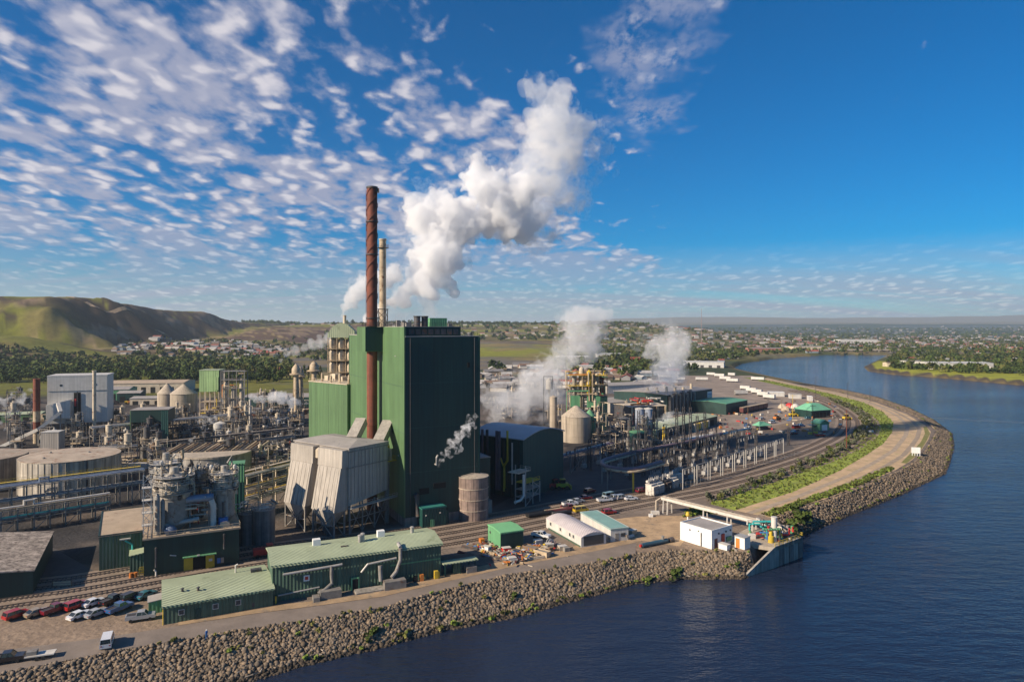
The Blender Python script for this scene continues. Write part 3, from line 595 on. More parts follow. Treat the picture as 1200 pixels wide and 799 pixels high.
# railway: a bundle of tracks running past the mill and round the bend
def smooth_line(pts, n=6):
    pts = [Vector((*p, 0)) if len(p) == 2 else Vector(p) for p in pts]; out = []
    P = [pts[0]] + pts + [pts[-1]]
    for i in range(1, len(P) - 2):
        for k in range(n):
            t = k / n; a, b, c, d = P[i - 1:i + 3]
            out.append(.5 * ((2 * b) + (-a + c) * t + (2 * a - 5 * b + 4 * c - d) * t * t + (-a + 3 * b - 3 * c + d) * t ** 3))
    out.append(pts[-1]); return out
base = smooth_line([(-165, 122)] + [tuple(at(x, y)[:2]) for x, y in ((0, 704), (100, 690), (306, 654), (514, 627), (660, 600), (720, 588), (820, 570), (875, 557), (930, 541), (974, 524), (1000, 508), (1004, 493), (990, 480), (968, 469), (930, 457))])
def offset(line, d):
    o = []
    for i, p in enumerate(line):
        t = (line[min(i + 1, len(line) - 1)] - line[max(i - 1, 0)]).normalized(); o.append(p + Vector((-t.y, t.x, 0)) * d)
    return o
def ribbon(mb, line, w, z, h=0):
    a = offset(line, w / 2); b = offset(line, -w / 2)
    for i in range(len(line) - 1):
        q = [(a[i].x, a[i].y, z), (b[i].x, b[i].y, z), (b[i + 1].x, b[i + 1].y, z), (a[i + 1].x, a[i + 1].y, z)]
        if not h: mb.quadlist(q, [(0, 1, 2, 3)])
        else: mb.quadlist(q + [(x, y, z - h) for x, y, _ in q], [(0, 1, 2, 3), (0, 3, 7, 4), (1, 2, 6, 5)])
mb = MB(); ribbon(mb, base, 25, .07); struct(mb.build('rail_ballast', 'ballast'), 'gravel bed under the curving railway tracks')
for k, off in enumerate((-9.5, -4.8, 0, 4.8, 9.5)):
    ln = offset(base, off)
    if k in (0, 4): ln = ln[8:] if k == 0 else ln[:-8]
    tr = bpy.data.objects.new('railway_track', None); COL.objects.link(tr)
    tr['kind'] = 'structure'; tr['label'] = ('railway track nearest the river', 'second railway track from the river', 'middle railway track of the five', 'second railway track from the mill', 'railway track nearest the mill')[k]
    for s in (-.75, .75):
        mb = MB(); ribbon(mb, offset(ln, s), .13, .30, .2); mb.build('rail', 'rail_steel', tr)
    mb = MB()
    for a, b in zip(ln[:-1], ln[1:]):
        nn = max(1, int((b - a).length / .9)); t = (b - a).normalized(); nrm = Vector((-t.y, t.x, 0))
        for i in range(nn):
            q = a.lerp(b, i / nn); mb.bar(q - nrm * 1.3 + Vector((0, 0, .1)), q + nrm * 1.3 + Vector((0, 0, .1)), .28, .14)
    mb.build('sleepers', 'sleeper', tr, kind='stuff')

# riprap stones
def rocks(name, lineT, lineW, n, size, label, seed):
    r_ = np.random.default_rng(seed); phi = (1 + 5 ** .5) / 2
    ico = np.array([(-1, phi, 0), (1, phi, 0), (-1, -phi, 0), (1, -phi, 0), (0, -1, phi), (0, 1, phi), (0, -1, -phi), (0, 1, -phi), (phi, 0, -1), (phi, 0, 1), (-phi, 0, -1), (-phi, 0, 1)]) / 1.9
    fi = np.array([(0, 11, 5), (0, 5, 1), (0, 1, 7), (0, 7, 10), (0, 10, 11), (1, 5, 9), (5, 11, 4), (11, 10, 2), (10, 7, 6), (7, 1, 8), (3, 9, 4), (3, 4, 2), (3, 2, 6), (3, 6, 8), (3, 8, 9), (4, 9, 5), (2, 4, 11), (6, 2, 10), (8, 6, 7), (9, 8, 1)])
    A = np.array(lineT); B = np.array(lineW)
    def samp(P, t):
        s = np.r_[0, np.cumsum(np.hypot(*np.diff(P, axis=0).T))]; s /= s[-1]; return np.stack([np.interp(t, s, P[:, 0]), np.interp(t, s, P[:, 1])], -1)
    t = r_.random(n); w = r_.random(n) * 1.08 - .02; a = samp(A, t); b = samp(B, t); p = a * (1 - w[:, None]) + b * w[:, None]
    z = height(p[:, 0], p[:, 1]); s = size * (.5 + r_.random(n) ** 3 * 1.9)
    v = ico[None] * (1 + (r_.random((n, 12, 1)) - .5) * .5) * (s[:, None, None]) * (np.array([1, 1, .72]) + (r_.random((n, 1, 3)) - .5) * .4)
    an = r_.random(n) * 6.28; c, s_ = np.cos(an)[:, None], np.sin(an)[:, None]
    vx = v[..., 0] * c - v[..., 1] * s_; vy = v[..., 0] * s_ + v[..., 1] * c
    co = np.stack([vx + p[:, :1], vy + p[:, 1:2], v[..., 2] + z[:, None] + (s * .18)[:, None]], -1).reshape(-1, 3)
    f = (fi[None] + (np.arange(n) * 12)[:, None, None]).reshape(-1, 3)
    me = bpy.data.meshes.new(name); me.vertices.add(len(co)); me.vertices.foreach_set('co', co.ravel()); me.loops.add(f.size); me.loops.foreach_set('vertex_index', f.ravel().astype(np.int32))
    me.polygons.add(len(f)); me.polygons.foreach_set('loop_start', np.arange(len(f)) * 3); me.polygons.foreach_set('loop_total', np.full(len(f), 3)); me.update()
    tone = (.55 + .9 * r_.random(n)) * np.where(z < WZ + .45, .38, 1.0); tint = r_.random(n); col = np.stack([(.175 * tone * (1 + .12 * tint)), .14 * tone, .105 * tone * (1 - .15 * tint), np.ones(n)], -1)
    ca = me.color_attributes.new('tone', 'FLOAT_COLOR', 'POINT'); ca.data.foreach_set('color', np.repeat(col, 12, 0).ravel())
    if 'stone' not in MATS:
        m = bpy.data.materials.new('stone'); m.use_nodes = True; MATS['stone'] = m; N = m.node_tree.nodes; L = m.node_tree.links
        at_ = N.new('ShaderNodeAttribute'); at_.attribute_name = 'tone'; L.new(at_.outputs['Color'], N['Principled BSDF'].inputs['Base Color']); N['Principled BSDF'].inputs['Roughness'].default_value = .9
    me.materials.append(MATS['stone']); o = bpy.data.objects.new(name, me); COL.objects.link(o); tag(o, label, None, kind='stuff'); return o
iw0 = 2; k_wall = 12
rocks('riprap', T_left[2:18], W_left[2:13], 50000, .245, 'heap of broken brown rock armouring the near bank', 1)
rocks('riprap', T_left[18:32], W_left[13:25], 38000, .25, 'heap of broken brown rock armouring the levee round the bend', 2)

def haze_and_air():
    mb = MB(); mb.box(-26000, -420, -13.5, 30000, 40000, 420)
    m = bpy.data.materials.new('haze'); m.use_nodes = True; N = m.node_tree.nodes; N.remove(N['Principled BSDF'])
    pv = N.new('ShaderNodeVolumePrincipled'); pv.inputs['Density'].default_value = HAZE; pv.inputs['Color'].default_value = (.76, .88, 1, 1); pv.inputs['Anisotropy'].default_value = .2
    m.node_tree.links.new(pv.outputs[0], N['Material Output'].inputs['Volume'])
    o = mb.build('haze', m); o['kind'] = 'stuff'; o['label'] = 'thin bluish morning haze over the valley'
HAZE = 5.6e-5
# ---------------------------------------------------------------- mill buildings
def V3(v): return (v[0], v[1], 0)
def place(px, py): return V3(at(px, py))
def window(parent, x, y, z, w, h, face='y', sgn=-1, name='window'):
    """framed window sitting proud of a wall; face 'y' wall lies in xz, 'x' wall lies in yz"""
    mb = MB(); t = .12; g = MB()
    def bx(m, a0, z0, a1, z1, d0, d1):
        if face == 'y': m.box(a0, min(y + sgn * d0, y + sgn * d1), z0, a1, max(y + sgn * d0, y + sgn * d1), z1)
        else: m.box(min(x + sgn * d0, x + sgn * d1), a0, z0, max(x + sgn * d0, x + sgn * d1), a1, z1)
    c = x if face == 'y' else y
    bx(mb, c - w / 2 - t, z - h / 2 - t, c + w / 2 + t, z - h / 2, 0, .12); bx(mb, c - w / 2 - t, z + h / 2, c + w / 2 + t, z + h / 2 + t, 0, .12)
    bx(mb, c - w / 2 - t, z - h / 2, c - w / 2, z + h / 2, 0, .12); bx(mb, c + w / 2, z - h / 2, c + w / 2 + t, z + h / 2, 0, .12)
    f = mb.build('window_frame', 'steel_white', parent); bx(g, c - w / 2, z - h / 2, c + w / 2, z + h / 2, 0, .05); g.build('pane', 'window_glass', f); return f
def slab(parent, name, mat, x0, y0, z0, x1, y1, z1, label=None):
    return MB().box(x0, y0, z0, x1, y1, z1).build(name, mat, parent, label=label)
def gable(parent, w, d, h, rise, wall, roof, over=.4, ridge='x', th=.25, wall_name='wall', roof_name='roof'):
    """walls as a prism with gabled ends, roof as two pitched slabs"""
    if ridge == 'x':
        MB().prism([(0, 0), (d, 0), (d, h), (d / 2, h + rise), (0, h)], 0, w, 'x').build(wall_name, wall, parent)
        rp = [(-over, h - over * rise / (d / 2)), (d / 2, h + rise), (d + over, h - over * rise / (d / 2)), (d + over, h - over * rise / (d / 2) + th), (d / 2, h + rise + th), (-over, h - over * rise / (d / 2) + th)]
        MB().prism([(a, b + .02) for a, b in rp], -over, w + over, 'x').build(roof_name, roof, parent)
    else:
        MB().prism([(0, 0), (w, 0), (w, h), (w / 2, h + rise), (0, h)], 0, d, 'y').build(wall_name, wall, parent)
        rp = [(-over, h - over * rise / (w / 2)), (w / 2, h + rise), (w + over, h - over * rise / (w / 2)), (w + over, h - over * rise / (w / 2) + th), (w / 2, h + rise + th), (-over, h - over * rise / (w / 2) + th)]
        MB().prism([(a, b + .02) for a, b in rp], -over, d + over, 'y').build(roof_name, roof, parent)
def flat(parent, w, d, h, wall, roof, par=.5, x=0, y=0, z=0):
    MB().box(x, y, z, x + w, y + d, z + h).build('wall', wall, parent)
    MB().box(x - .15, y - .15, z + h + .004, x + w + .15, y + d + .15, z + h + .3).build('roof', roof, parent)
    mb = MB()
    for a in ((x - .16, y - .16, x + w + .16, y + .1), (x - .16, y + d - .1, x + w + .16, y + d + .16), (x - .16, y + .1, x + .1, y + d - .1), (x + w - .1, y + .1, x + w + .16, y + d - .1)):
        mb.box(a[0], a[1], z + h + .3, a[2], a[3], z + h + par)
    mb.build('parapet', wall, parent)

# --- the tall green boiler house. local frame: x along the front, y back along the left wall
T = thing('boiler_house', 'towering dark green boiler house, tallest building of the mill', 'building', place(475, 617), R(27.5))
W_, D_, H_ = 24.4, 68.0, 57.2
slab(T, 'plinth', 'dark_concrete', -.3, -.3, 0, W_ + .3, D_, 2.6)
slab(T, 'wall', 'dark_and_shaded_green_wall', 0, 0, 2.6, W_, D_, H_)  # shade of the front is put into this dark tone
slab(T, 'left_wall', 'green_and_sunlit_wall', -.35, .0, 2.6, -.004, D_ - 2, H_ + .01)  # sun-facing side of the same cladding, light painted in as paler green
slab(T, 'roof', 'grey_roof', .0, .0, H_ + .004, W_, D_, H_ + .25)
slab(T, 'penthouse', 'dark_and_shaded_green_wall', .3, 2.6, H_ + .26, 19.2, 42, 60.2)
slab(T, 'penthouse_left_wall', 'green_and_sunlit_wall', -.35, .3, H_ + .015, .296, 43, 60.25)  # penthouse side in the painted sunlit tone
slab(T, 'penthouse_roof', 'grey_roof', .3, 2.4, 60.204, 19.4, 42, 60.4)
for i in range(8): slab(T, 'louvre', 'dark_steel', 2.0 + i * 2.1, 2.4, H_ + .7, 3.6 + i * 2.1, 2.597, 59.6)
# corner and panel flashings
for x in (-.37, W_ - .12): slab(T, 'corner_flashing', 'green_and_sunlit_wall' if x < 0 else 'teal_wall', x, -.12, 2.7, x + .5 if x > 0 else -.352, -.004 if x > 0 else -.004, H_ - .1)
for z in (16, 29.5, 43): slab(T, 'panel_joint', 'teal_wall', .3, -.05, z, W_ - .3, -.004, z + .14)
for z in (14, 28, 42): slab(T, 'panel_joint', 'green_siding', -.42, .3, z, -.354, D_ - 3, z + .12)
# collar box carrying the chimney
slab(T, 'chimney_collar', 'green_and_sunlit_wall', -6.2, 22.0, 52.2, -.36, 32.5, 60.3)
slab(T, 'chimney_collar_shaded_front', 'dark_and_shaded_green_wall', -6.15, 21.9, 52.4, -.45, 21.996, 60.2)  # thin slab darkened to paint the collar's shaded face
mb = MB(); rail(mb, [(-.2, .5, 60.4), (-.2, 21.5, 60.4), (-6.0, 22.3, 60.4), (-6.0, 32, 60.4), (-.2, 33, 60.4), (-.2, 41, 60.4), (19, 41, 60.4), (19, 2.9, 60.4), (-.2, .5, 60.4)]); mb.build('railing', 'dark_steel', T)
mb = MB(); rail(mb, [(19.6, .3, H_ + .25), (24.1, .3, H_ + .25), (24.1, 40, H_ + .25)]); mb.build('railing', 'dark_steel', T)
slab(T, 'roof_cabin', 'green_panel', 13.2, 14, 60.41, 19.2, 22, 63.2)
for x in (10.2, 7.6):
    v = MB().lathe([(1.05, 0), (1.05, 3.1), (1.25, 3.15), (1.25, 3.4), (.95, 3.4), (.95, 2.9)], 16, (x + .4, 12, 60.4)).build('roof_vent', 'dark_steel', T, smooth=True)
for i, (x, y, w, h) in enumerate(((3, 8, 1.6, 1.1), (5.5, 18, 2, 1.4), (15, 27, 2.4, 1.2), (9, 30, 1.5, 1.8), (2.2, 15, 1.1, 2), (16.5, 6, 1.3, .9))): slab(T, 'roof_unit', 'steel', x, y, 60.41, x + w, y + w * .8, 60.4 + h)
mb = MB(); lattice(mb, (3.5, 36, 60.4), (3.5, 36, 66.4), 3.2, 2.4, .22); mb.cbox((3.5, 36, 66.5), (3.8, 3.8, .2)); mb.build('roof_frame_tower', 'dark_steel', T)
# wall fittings on the shaded face
slab(T, 'wall_louvre', 'dark_opening', 4.5, -.25, 9.2, 7.5, -.01, 11.0); slab(T, 'wall_louvre', 'dark_opening', 9.0, -.25, 10.5, 13, -.01, 12.2)
slab(T, 'wall_louvre', 'dark_opening', 20.4, -.2, 47.5, 21.2, -.01, 49); slab(T, 'wall_louvre', 'dark_opening', 17.5, -.2, 8, 19, -.01, 10)
MB().tube([(9.6, 0, 18), (9.6, -1.1, 18), (9.6, -1.1, 20.2), (10.0, -1.3, 21)], .28, 10).build('steam_vent_pipe', 'galvanised', T)
MB().tube([(3.4, 0, 9), (3.4, -1.0, 9), (3.4, -1.0, 3), ], .8, 14).build('wall_duct', 'dark_steel', T, smooth=True)
for x in (1.5, 22.8): MB().tube([(x, -.18, 3), (x, -.18, H_ - .3)], .09, 6).build('downpipe', 'dark_steel', T)
for k, (y, z) in enumerate(((8, 51), (5, 20.5), (14, 20.5))): slab(T, 'wall_lamp', 'steel_white', -.6, y, z, -.356, y + .4, z + .3)

# main chimney, rust red with helical strakes
cpx = 436; cY = 226.0; cx = (cpx - CX) / FOC * cY; top = 60 + (HY - 219.5) * cY / FOC
C = thing('chimney', 'tall rust red chimney wound with spiral strakes', 'chimney', (cx, cY, 0))
segs = [0, 10, 19, 28, 37, 46, 55, 63, 74, 84, 95, top]
for a, b in zip(segs[:-1], segs[1:]):
    MB().lathe([(1.72, a + .01), (1.72, b - .25)] + [(1.80, b - .24), (1.80, b - .01)], 28).build('chimney_ring', 'rust_red', C, smooth=True)
for k in range(3):
    pts = []; n = 66
    for i in range(n + 1):
        z = top - 38 + 37.5 * i / n; a = k * 2.094 + 2 * math.pi * (z / 15.0); pts.append((1.86 * math.cos(a), 1.86 * math.sin(a), z))
    MB().tube(pts, .09, 5).build('strake', 'rust_red', C)
for z in (63.2, 84.2, 95.0): MB().lathe([(1.75, z - .15), (2.05, z - .15), (2.05, z + .15), (1.75, z + .15)], 24).build('flange', 'dark_steel', C)
MB().lathe([(1.5, top - .5), (1.9, top - .5), (1.9, top + .1), (1.5, top + .1), (1.5, top - .5)], 24).build('chimney_rim', 'dark_steel', C)
mb = MB(); mb.bar((-1.95, .2, 60.6), (-1.95, .2, top - 1), .08); mb.bar((-1.95, -.3, 60.6), (-1.95, -.3, top - 1), .08)
for i in range(60): z = 61 + i * (top - 62) / 60; mb.bar((-1.95, .2, z), (-1.95, -.3, z), .06)
mb.build('ladder', 'rust_red', C)
mb = MB(); mb.lathe([(1.8, 60.45), (3.3, 60.45), (3.3, 60.6), (1.8, 60.6)], 16); rail(mb, [(3.2 * math.cos(i * math.pi / 6), 3.2 * math.sin(i * math.pi / 6), 60.6) for i in range(13)], sp=3); mb.build('platform', 'dark_steel', C)
mb = MB(); mb.cbox((1.9, -.5, top - 1.2), (1.0, .8, 1.4)); mb.build('sampling_box', 'dark_steel', C)
# second, pale chimney behind
Y2 = 262; C2 = thing('chimney', 'slim cream chimney standing behind the rust red one', 'chimney', ((448.5 - CX) / FOC * Y2, Y2, 0)); t2 = 60 + (HY - 281) * Y2 / FOC
for a, b in ((0, 30), (30, 58), (58, 70), (70, 82), (82, t2)): MB().lathe([(1.3, a + .01), (1.3, b - .2), (1.38, b - .19), (1.38, b)], 22).build('chimney_ring', 'tan_pipe', C2, smooth=True)
mb = MB(); mb.lathe([(1.3, t2 - 3.2), (2.3, t2 - 3.2), (2.3, t2 - 3.05), (1.3, t2 - 3.05)], 16); rail(mb, [(2.2 * math.cos(i * math.pi / 4), 2.2 * math.sin(i * math.pi / 4), t2 - 3.05) for i in range(9)], sp=3); mb.build('platform', 'dark_steel', C2)
MB().lathe([(1.1, t2 - .2), (1.5, t2 - .2), (1.5, t2 + .3), (1.1, t2 + .3)], 20).build('chimney_rim', 'cream', C2)

# light green block on the left rear of the boiler house
a = Vector(V3(atd(407, 449, 262))); b = Vector(V3(atd(362, 449, 279))); dirv = (a - b).normalized(); ang = math.atan2(dirv.y, dirv.x)
T = thing('turbine_hall', 'lighter green block joined to the left of the boiler house', 'building', b, ang); w = (a - b).length; h = 60 - 65 * 270 / 800
slab(T, 'wall', 'green_and_sunlit_wall', 0, 0, 0, w, 32, h); slab(T, 'roof', 'cream', -.2, -.2, h + .004, w + .0, 32, h + .35)
for i in range(9): MB().lathe([(.5, 0), (.5, 1.2 + (i % 3) * .9), (.0, 1.9 + (i % 3) * .9)], 10, (1 + i * (w - 2) / 8, 1.6 + (i % 2) * 2, h + .35)).build('roof_vent', 'tan_pipe', T, smooth=True)
mb = MB(); rail(mb, [(0.1, .1, h + .35), (w, .1, h + .35)]); mb.build('railing', 'cream', T)
for i in range(3): slab(T, 'roof_unit', 'cream', 2 + i * 5, 6, h + .36, 4.5 + i * 5, 9, h + 2.2 + (i % 2))
# cream tower of stacked floors with a green domed head
T = thing('washer_tower', 'cream tower of stacked vessel floors under a pale green cowl', 'tower', V3(atd(384, 449, 286)), R(8)); k = 286 / 800
for i in range(4):
    z0 = h - 2 + i * 5.0
    slab(T, 'floor', 'tan_pipe', 0, 0, z0, 11, 9, z0 + .35)
    for j in range(3): MB().lathe([(1.3, 0), (1.5, .5), (1.5, 3.4), (.6, 4.4)], 14, (1.9 + j * 3.6, 2.2, z0 + .36)).build('vessel', 'cream', T, smooth=True)
    for x in (.1, 3.7, 7.3, 10.9): MB().bar((x, .1, z0 - 1), (x, .1, z0 + 5), .35).build('post', 'tan_pipe', T)
    mb = MB(); rail(mb, [(0, 0, z0 + .35), (11, 0, z0 + .35)]); mb.build('railing', 'cream', T)
slab(T, 'core', 'cream', .6, 4.4, 0, 10.4, 9, h + 17)
MB().prism([(0, h + 17.8), (11, h + 17.8), (11, h + 20.6), (8, h + 23.4), (5, h + 24), (2, h + 22.4), (0, h + 19.5)], -.3, 9, 'y').build('cowl', 'pale_green_roof', T)
MB().lathe([(.7, h + 22), (.7, h + 27), (.9, h + 27.1), (.5, h + 27.3)], 12, (6.5, 4, 0)).build('vent_pipe', 'cream', T, smooth=True)

# --- electrostatic precipitator, rotated against the mill grid
PA = math.atan2(.356, .2546)
T = thing('precipitator', 'grey ribbed dust precipitator on a steel lattice below the red chimney', 'precipitator', place(409, 628), PA)
# x along the shaded right face, y back along the lit left face
w, d, zt = 15.3, 25.0, 25.0
MB().prism([(0, 8.6), (w, 10.6), (w, zt), (0, zt)], 0, d, 'y').build('casing', 'precip_cladding', T)
mb = MB(); mb.quadlist([(-.3, -.3, zt + .3), (w + .3, -.3, zt + .3), (w + .3, d + .3, zt + .3), (-.3, d + .3, zt + .3), (w * .5, 5, zt + 1.5), (w * .5, d - 5, zt + 1.5)], [(0, 1, 4), (1, 2, 5, 4), (2, 3, 5), (3, 0, 4, 5)]); mb.box(-.3, -.3, zt + .005, w + .3, d + .3, zt + .3); mb.build('roof', 'grey_roof', T)
for z in (zt - 5.6, zt - 1.0): slab(T, 'stiffener', 'steel', -.15, -.16, z, w + .15, -.004, z + .35)
for i in range(11): MB().bar((.7 + i * 1.4, -.09, 10.4), (.7 + i * 1.4, -.09, zt - 1.1), .14, .16).build('rib', 'precip_cladding', T)
# the two sloped inlet boxes standing out of the lit face
for j, y0 in enumerate((.3, 13.2)):
    y1 = y0 + 10.6
    mb = MB(); prof = [(-.004, zt - .2), (-2.2, zt - .2), (-2.4, zt - 5.2), (-.004, zt - 5.2)]
    mb.prism([(p[0], p[1]) for p in prof], y0, y1, 'y'); mb.build('inlet_head', 'precip_cladding', T)
    MB().prism([(-2.45, zt - 5.25), (-.01, zt - 5.25), (-.01, 7.5), (-5.0, 7.5)], y0 + .3, y1 - .3, 'y').build('inlet_box', 'precip_cladding', T)
    for i in range(6): MB().bar((-2.5, y0 + 1 + i * 1.7, zt - 5.4), (-5.02, y0 + 1 + i * 1.7, 7.7), .12, .12).build('rib', 'precip_cladding', T)
    mb = MB(); a = y0 + .4; b = y1 - .4; m_ = (a + b) / 2
    mb.quadlist([(-4.95, a, 7.48), (-.2, a, 7.48), (-.2, b, 7.48), (-4.95, b, 7.48), (-3.6, m_ - 1, 2.6), (-1.6, m_ - 1, 2.6), (-1.6, m_ + 1, 2.6), (-3.6, m_ + 1, 2.6)], [(0, 1, 5, 4), (1, 2, 6, 5), (2, 3, 7, 6), (3, 0, 4, 7), (7, 6, 5, 4), (3, 2, 1, 0)]); mb.build('hopper', 'precip_cladding', T)
    MB().lathe([(1.5, 0), (1.5, 2.55)], 14, (-2.6, m_, 0)).build('ash_bin', 'dark_steel', T)
    for x in (-4.6, -.9):
        for yy in (a + .3, b - .3): MB().bar((x, yy, 0), (x, yy, 7.4), .4).build('leg', 'steel', T)
    mb = MB()
    for x in (-4.6, -.9): mb.bar((x, a + .3, 0), (x, b - .3, 7.2), .22); mb.bar((x, b - .3, 0), (x, a + .3, 7.2), .22); mb.bar((x, a, 3.6), (x, b, 3.6), .25)
    mb.build('bracing', 'steel', T, kind='stuff')
for x in (.5, 5.3, 10.1, w - .5):
    MB().bar((x, .3, 0), (x, .3, 9.2), .35).build('leg', 'steel', T); MB().bar((x, 12, 0), (x, 12, 9.2), .35).build('leg', 'steel', T)
mb = MB()
for x0, x1 in ((.5, 5.3), (5.3, 10.1), (10.1, w - .5)): mb.bar((x0, .3, .2), (x1, .3, 8.2), .2); mb.bar((x1, .3, .2), (x0, .3, 8.2), .2); mb.bar((x0, .3, 4.4), (x1, .3, 4.4), .2)
mb.build('bracing', 'steel', T, kind='stuff')
slab(T, 'walkway', 'galvanised', -.5, -1.6, 8.0, w + 2.5, -.2, 8.25); mb = MB(); rail(mb, [(-.5, -1.55, 8.25), (w + 2.5, -1.55, 8.25)]); mb.build('railing', 'galvanised', T)
MB().lathe([(1.1, 0), (1.1, 2.3), (.2, 3)], 14, (-.8, 12.2, zt - 3.5)).build('fan_housing', 'cream', T)
# breeching ducts rising from the roof to the chimney
for j, (x, yy) in enumerate(((8.8, 17.4), (11.2, 7.0))):
    q0, q1 = ((atd(413, 515, 213), atd(424, 493, 220)), (atd(444, 519, 209), atd(455, 496, 219)))[j]
    def lp(q): t_ = q - Vector(place(409, 628)); c, s_ = math.cos(PA), math.sin(PA); return (t_.x * c + t_.y * s_, -t_.x * s_ + t_.y * c, q.z)
    MB().bar(lp(q0), lp(q1), 3.4, 2.6).build('breeching_duct', 'precip_cladding', T)
for i in range(5): mb = MB().tube([(w - 1, 1 + i * .9, zt - 3 + (i % 2)), (w + 2.2, 1 + i * .9, zt - 2.6 + (i % 2)), (w + 2.2 + i * .3, 1 + i * .9, zt - 6)], .35, 8); mb.build('pipe', ('cream', 'yellow')[i % 2], T)
slab(T, 'platform', 'yellow', w, .2, zt - 6.2, w + 4.2, 6, zt - 5.9); mb = MB(); rail(mb, [(w, .2, zt - 5.9), (w + 4.2, .2, zt - 5.9), (w + 4.2, 6, zt - 5.9)]); mb.build('railing', 'yellow', T)
MB().bar((w + .3, .8, 0), (w + .6, .8, zt - 2), .8, 1.2).build('cable_duct', 'steel', T)

# --- low and long riverside buildings
T = thing('riverside_annex', 'low green shed with pale ribbed roof and three small windows by the bank road', 'building', place(192, 732), R(27.2)); 
wA = 21.0; gable(T, wA, 16.0, 3.6, .9, 'green_siding', 'pale_green_roof')
for x in (3.2, 9.6, 14.0): window(T, x, -.004, 2.0, .9, .9)
slab(T, 'door', 'teal_wall', 5.8, -.12, 0, 6.9, -.004, 2.2)
for x, y in ((3.5, 5), (6.5, 4.2)): MB().lathe([(.25, 4.0), (.25, 5.0), (.4, 5.05), (.0, 5.3)], 10, (x, y, 0)).build('roof_vent', 'dark_steel', T)
MB().tube([(14.6, 12.3, 4), (14.6, 12.3, 5.9), (15.1, 12.3, 6.1)], .2, 8).build('roof_vent', 'steel_white', T)
slab(T, 'roof_hatch', 'dark_steel', 17.6, 9.5, 4.4, 19.9, 10.7, 5.2)
MB().tube([(-.15, .1, 0), (-.15, .1, 3.5)], .12, 6).build('downpipe', 'yellow', T); slab(T, 'gutter', 'green_siding', -.4, -.62, 3.38, wA + .3, -.44, 3.52)
T = thing('riverside_workshop', 'long tall green workshop with pale roof and silver wall ducts facing the river', 'building', place(319, 705.5), R(23.9))
wB = 38.6; gable(T, wB, 13.0, 7.9, 1.1, 'green_siding', 'pale_green_roof')
for x, y in ((9.5, 6.2), (24.8, 6.8)):
    slab(T, 'roof_unit', 'white_paint', x, y, 8.6, x + 1.7, y + 1.5, 10.6)
for x, y, h2 in ((20.2, 5.5, 2.1), (20.9, 5.7, 2.4), (33.5, 7.5, 2.0)): MB().lathe([(.45, 8.4), (.45, 8.4 + h2), (.6, 8.5 + h2), (.3, 8.7 + h2)], 12, (x, y, 0)).build('roof_vent', 'galvanised', T, smooth=True)
slab(T, 'roof_hatch', 'dark_steel', 15.5, 4, 8.7, 17.2, 4.6, 9.0)
slab(T, 'gutter', 'pale_green_roof', -.4, -.66, 7.62, wB + .3, -.45, 7.8)
def duct(parent, pts, w, mat='galvanised', name='duct'): return MB().tube(pts, w, 10).build(name, mat, parent, smooth=True)
duct(T, [(2.2, -.5, 5.9), (13.5, -.5, 6.3), (15.0, -.5, 6.4)], .28)
duct(T, [(12.6, -.6, 6.3), (12.6, -.7, 4), (12.6, -1.0, 2.6), (11.0, -1.6, 1.6), (9.5, -1.8, 1.1)], .4, 'steel')
duct(T, [(19.3, -.5, 3.9), (20.8, -.5, 5.6), (27.5, -.5, 6.1)], .25)
duct(T, [(28.4, -.7, 8.4), (28.4, -.8, 5.6), (27.2, -1.4, 3.2), (26.0, -1.9, 2.2)], .45, 'steel')
duct(T, [(23.6, -.8, 5.0), (23.6, -1.1, 3.2), (23.6, -1.6, 1.6)], .5, 'steel')
duct(T, [(28.4, -.7, 8.5), (28.4, 1.2, 8.9), (28.4, 1.2, 9.2)], .45)
duct(T, [(1.2, -.3, 1.4), (10, -.3, 1.9)], .18)
for x, w2, h2, y2 in ((9.8, 4.6, 1.7, 2.6), (24.0, 5.0, 1.9, 3.2), (8.2, 1.4, 1.0, 3.4)): slab(T, 'air_handler', 'steel', x, -y2 - .6, .02, x + w2, -y2 + 1.6, h2)
slab(T, 'door_frame', 'green_panel', 17.0, -.5, 0, 18.9, -.004, 2.9); slab(T, 'door', 'dark_opening', 17.3, -.52, 0, 18.6, -.504, 2.6)
slab(T, 'wall_sign', 'white_paint', 6.6, -.1, 3.6, 7.9, -.004, 4.9); slab(T, 'sign_mark', 'red', 6.9, -.12, 3.9, 7.6, -.104, 4.6)
slab(T, 'loading_ramp', 'concrete', 17.6, -3.4, 0, 24.0, -.6, .35)
for x in (.5, 36.6, 37.6): slab(T, 'bollard', 'yellow', x, -1.2, 0, x + .3, -.9, 1.6)
slab(T, 'lower_cladding_band', 'green_panel', 26.2, -.05, 4.2, 38.4, -.004, 4.5)
for i, x in enumerate((31.5, 33, 36.6)): slab(T, 'gas_bottle_rack', ('black', 'orange', 'yellow')[i], x, -1.4, 0, x + .9, -.6, 1.3 + .3 * i)
def cabinet_cluster():
    o = thing('air_unit', 'white louvred air unit with a bent duct against the low annex', 'air unit', place(293, 714), R(27))
    slab(o, 'body', 'white_paint', -1.2, 0, .1, 1.2, 1.6, 1.7); slab(o, 'louvre', 'dark_steel', -.9, -.05, .5, .9, -.004, 1.4)
    MB().tube([(-.4, 1.2, 1.7), (-.6, 1.4, 3.0), (-1.2, 2.0, 3.8)], .5, 10).build('duct', 'steel_white', o); slab(o, 'pump', 'steel', 1.6, .3, 0, 3.0, 1.4, 1.2)
cabinet_cluster()
T = thing('lean_to', 'small green lean-to shed with grey roof beside the parked silver pickup', 'shed', place(174, 719.5), R(27.5))
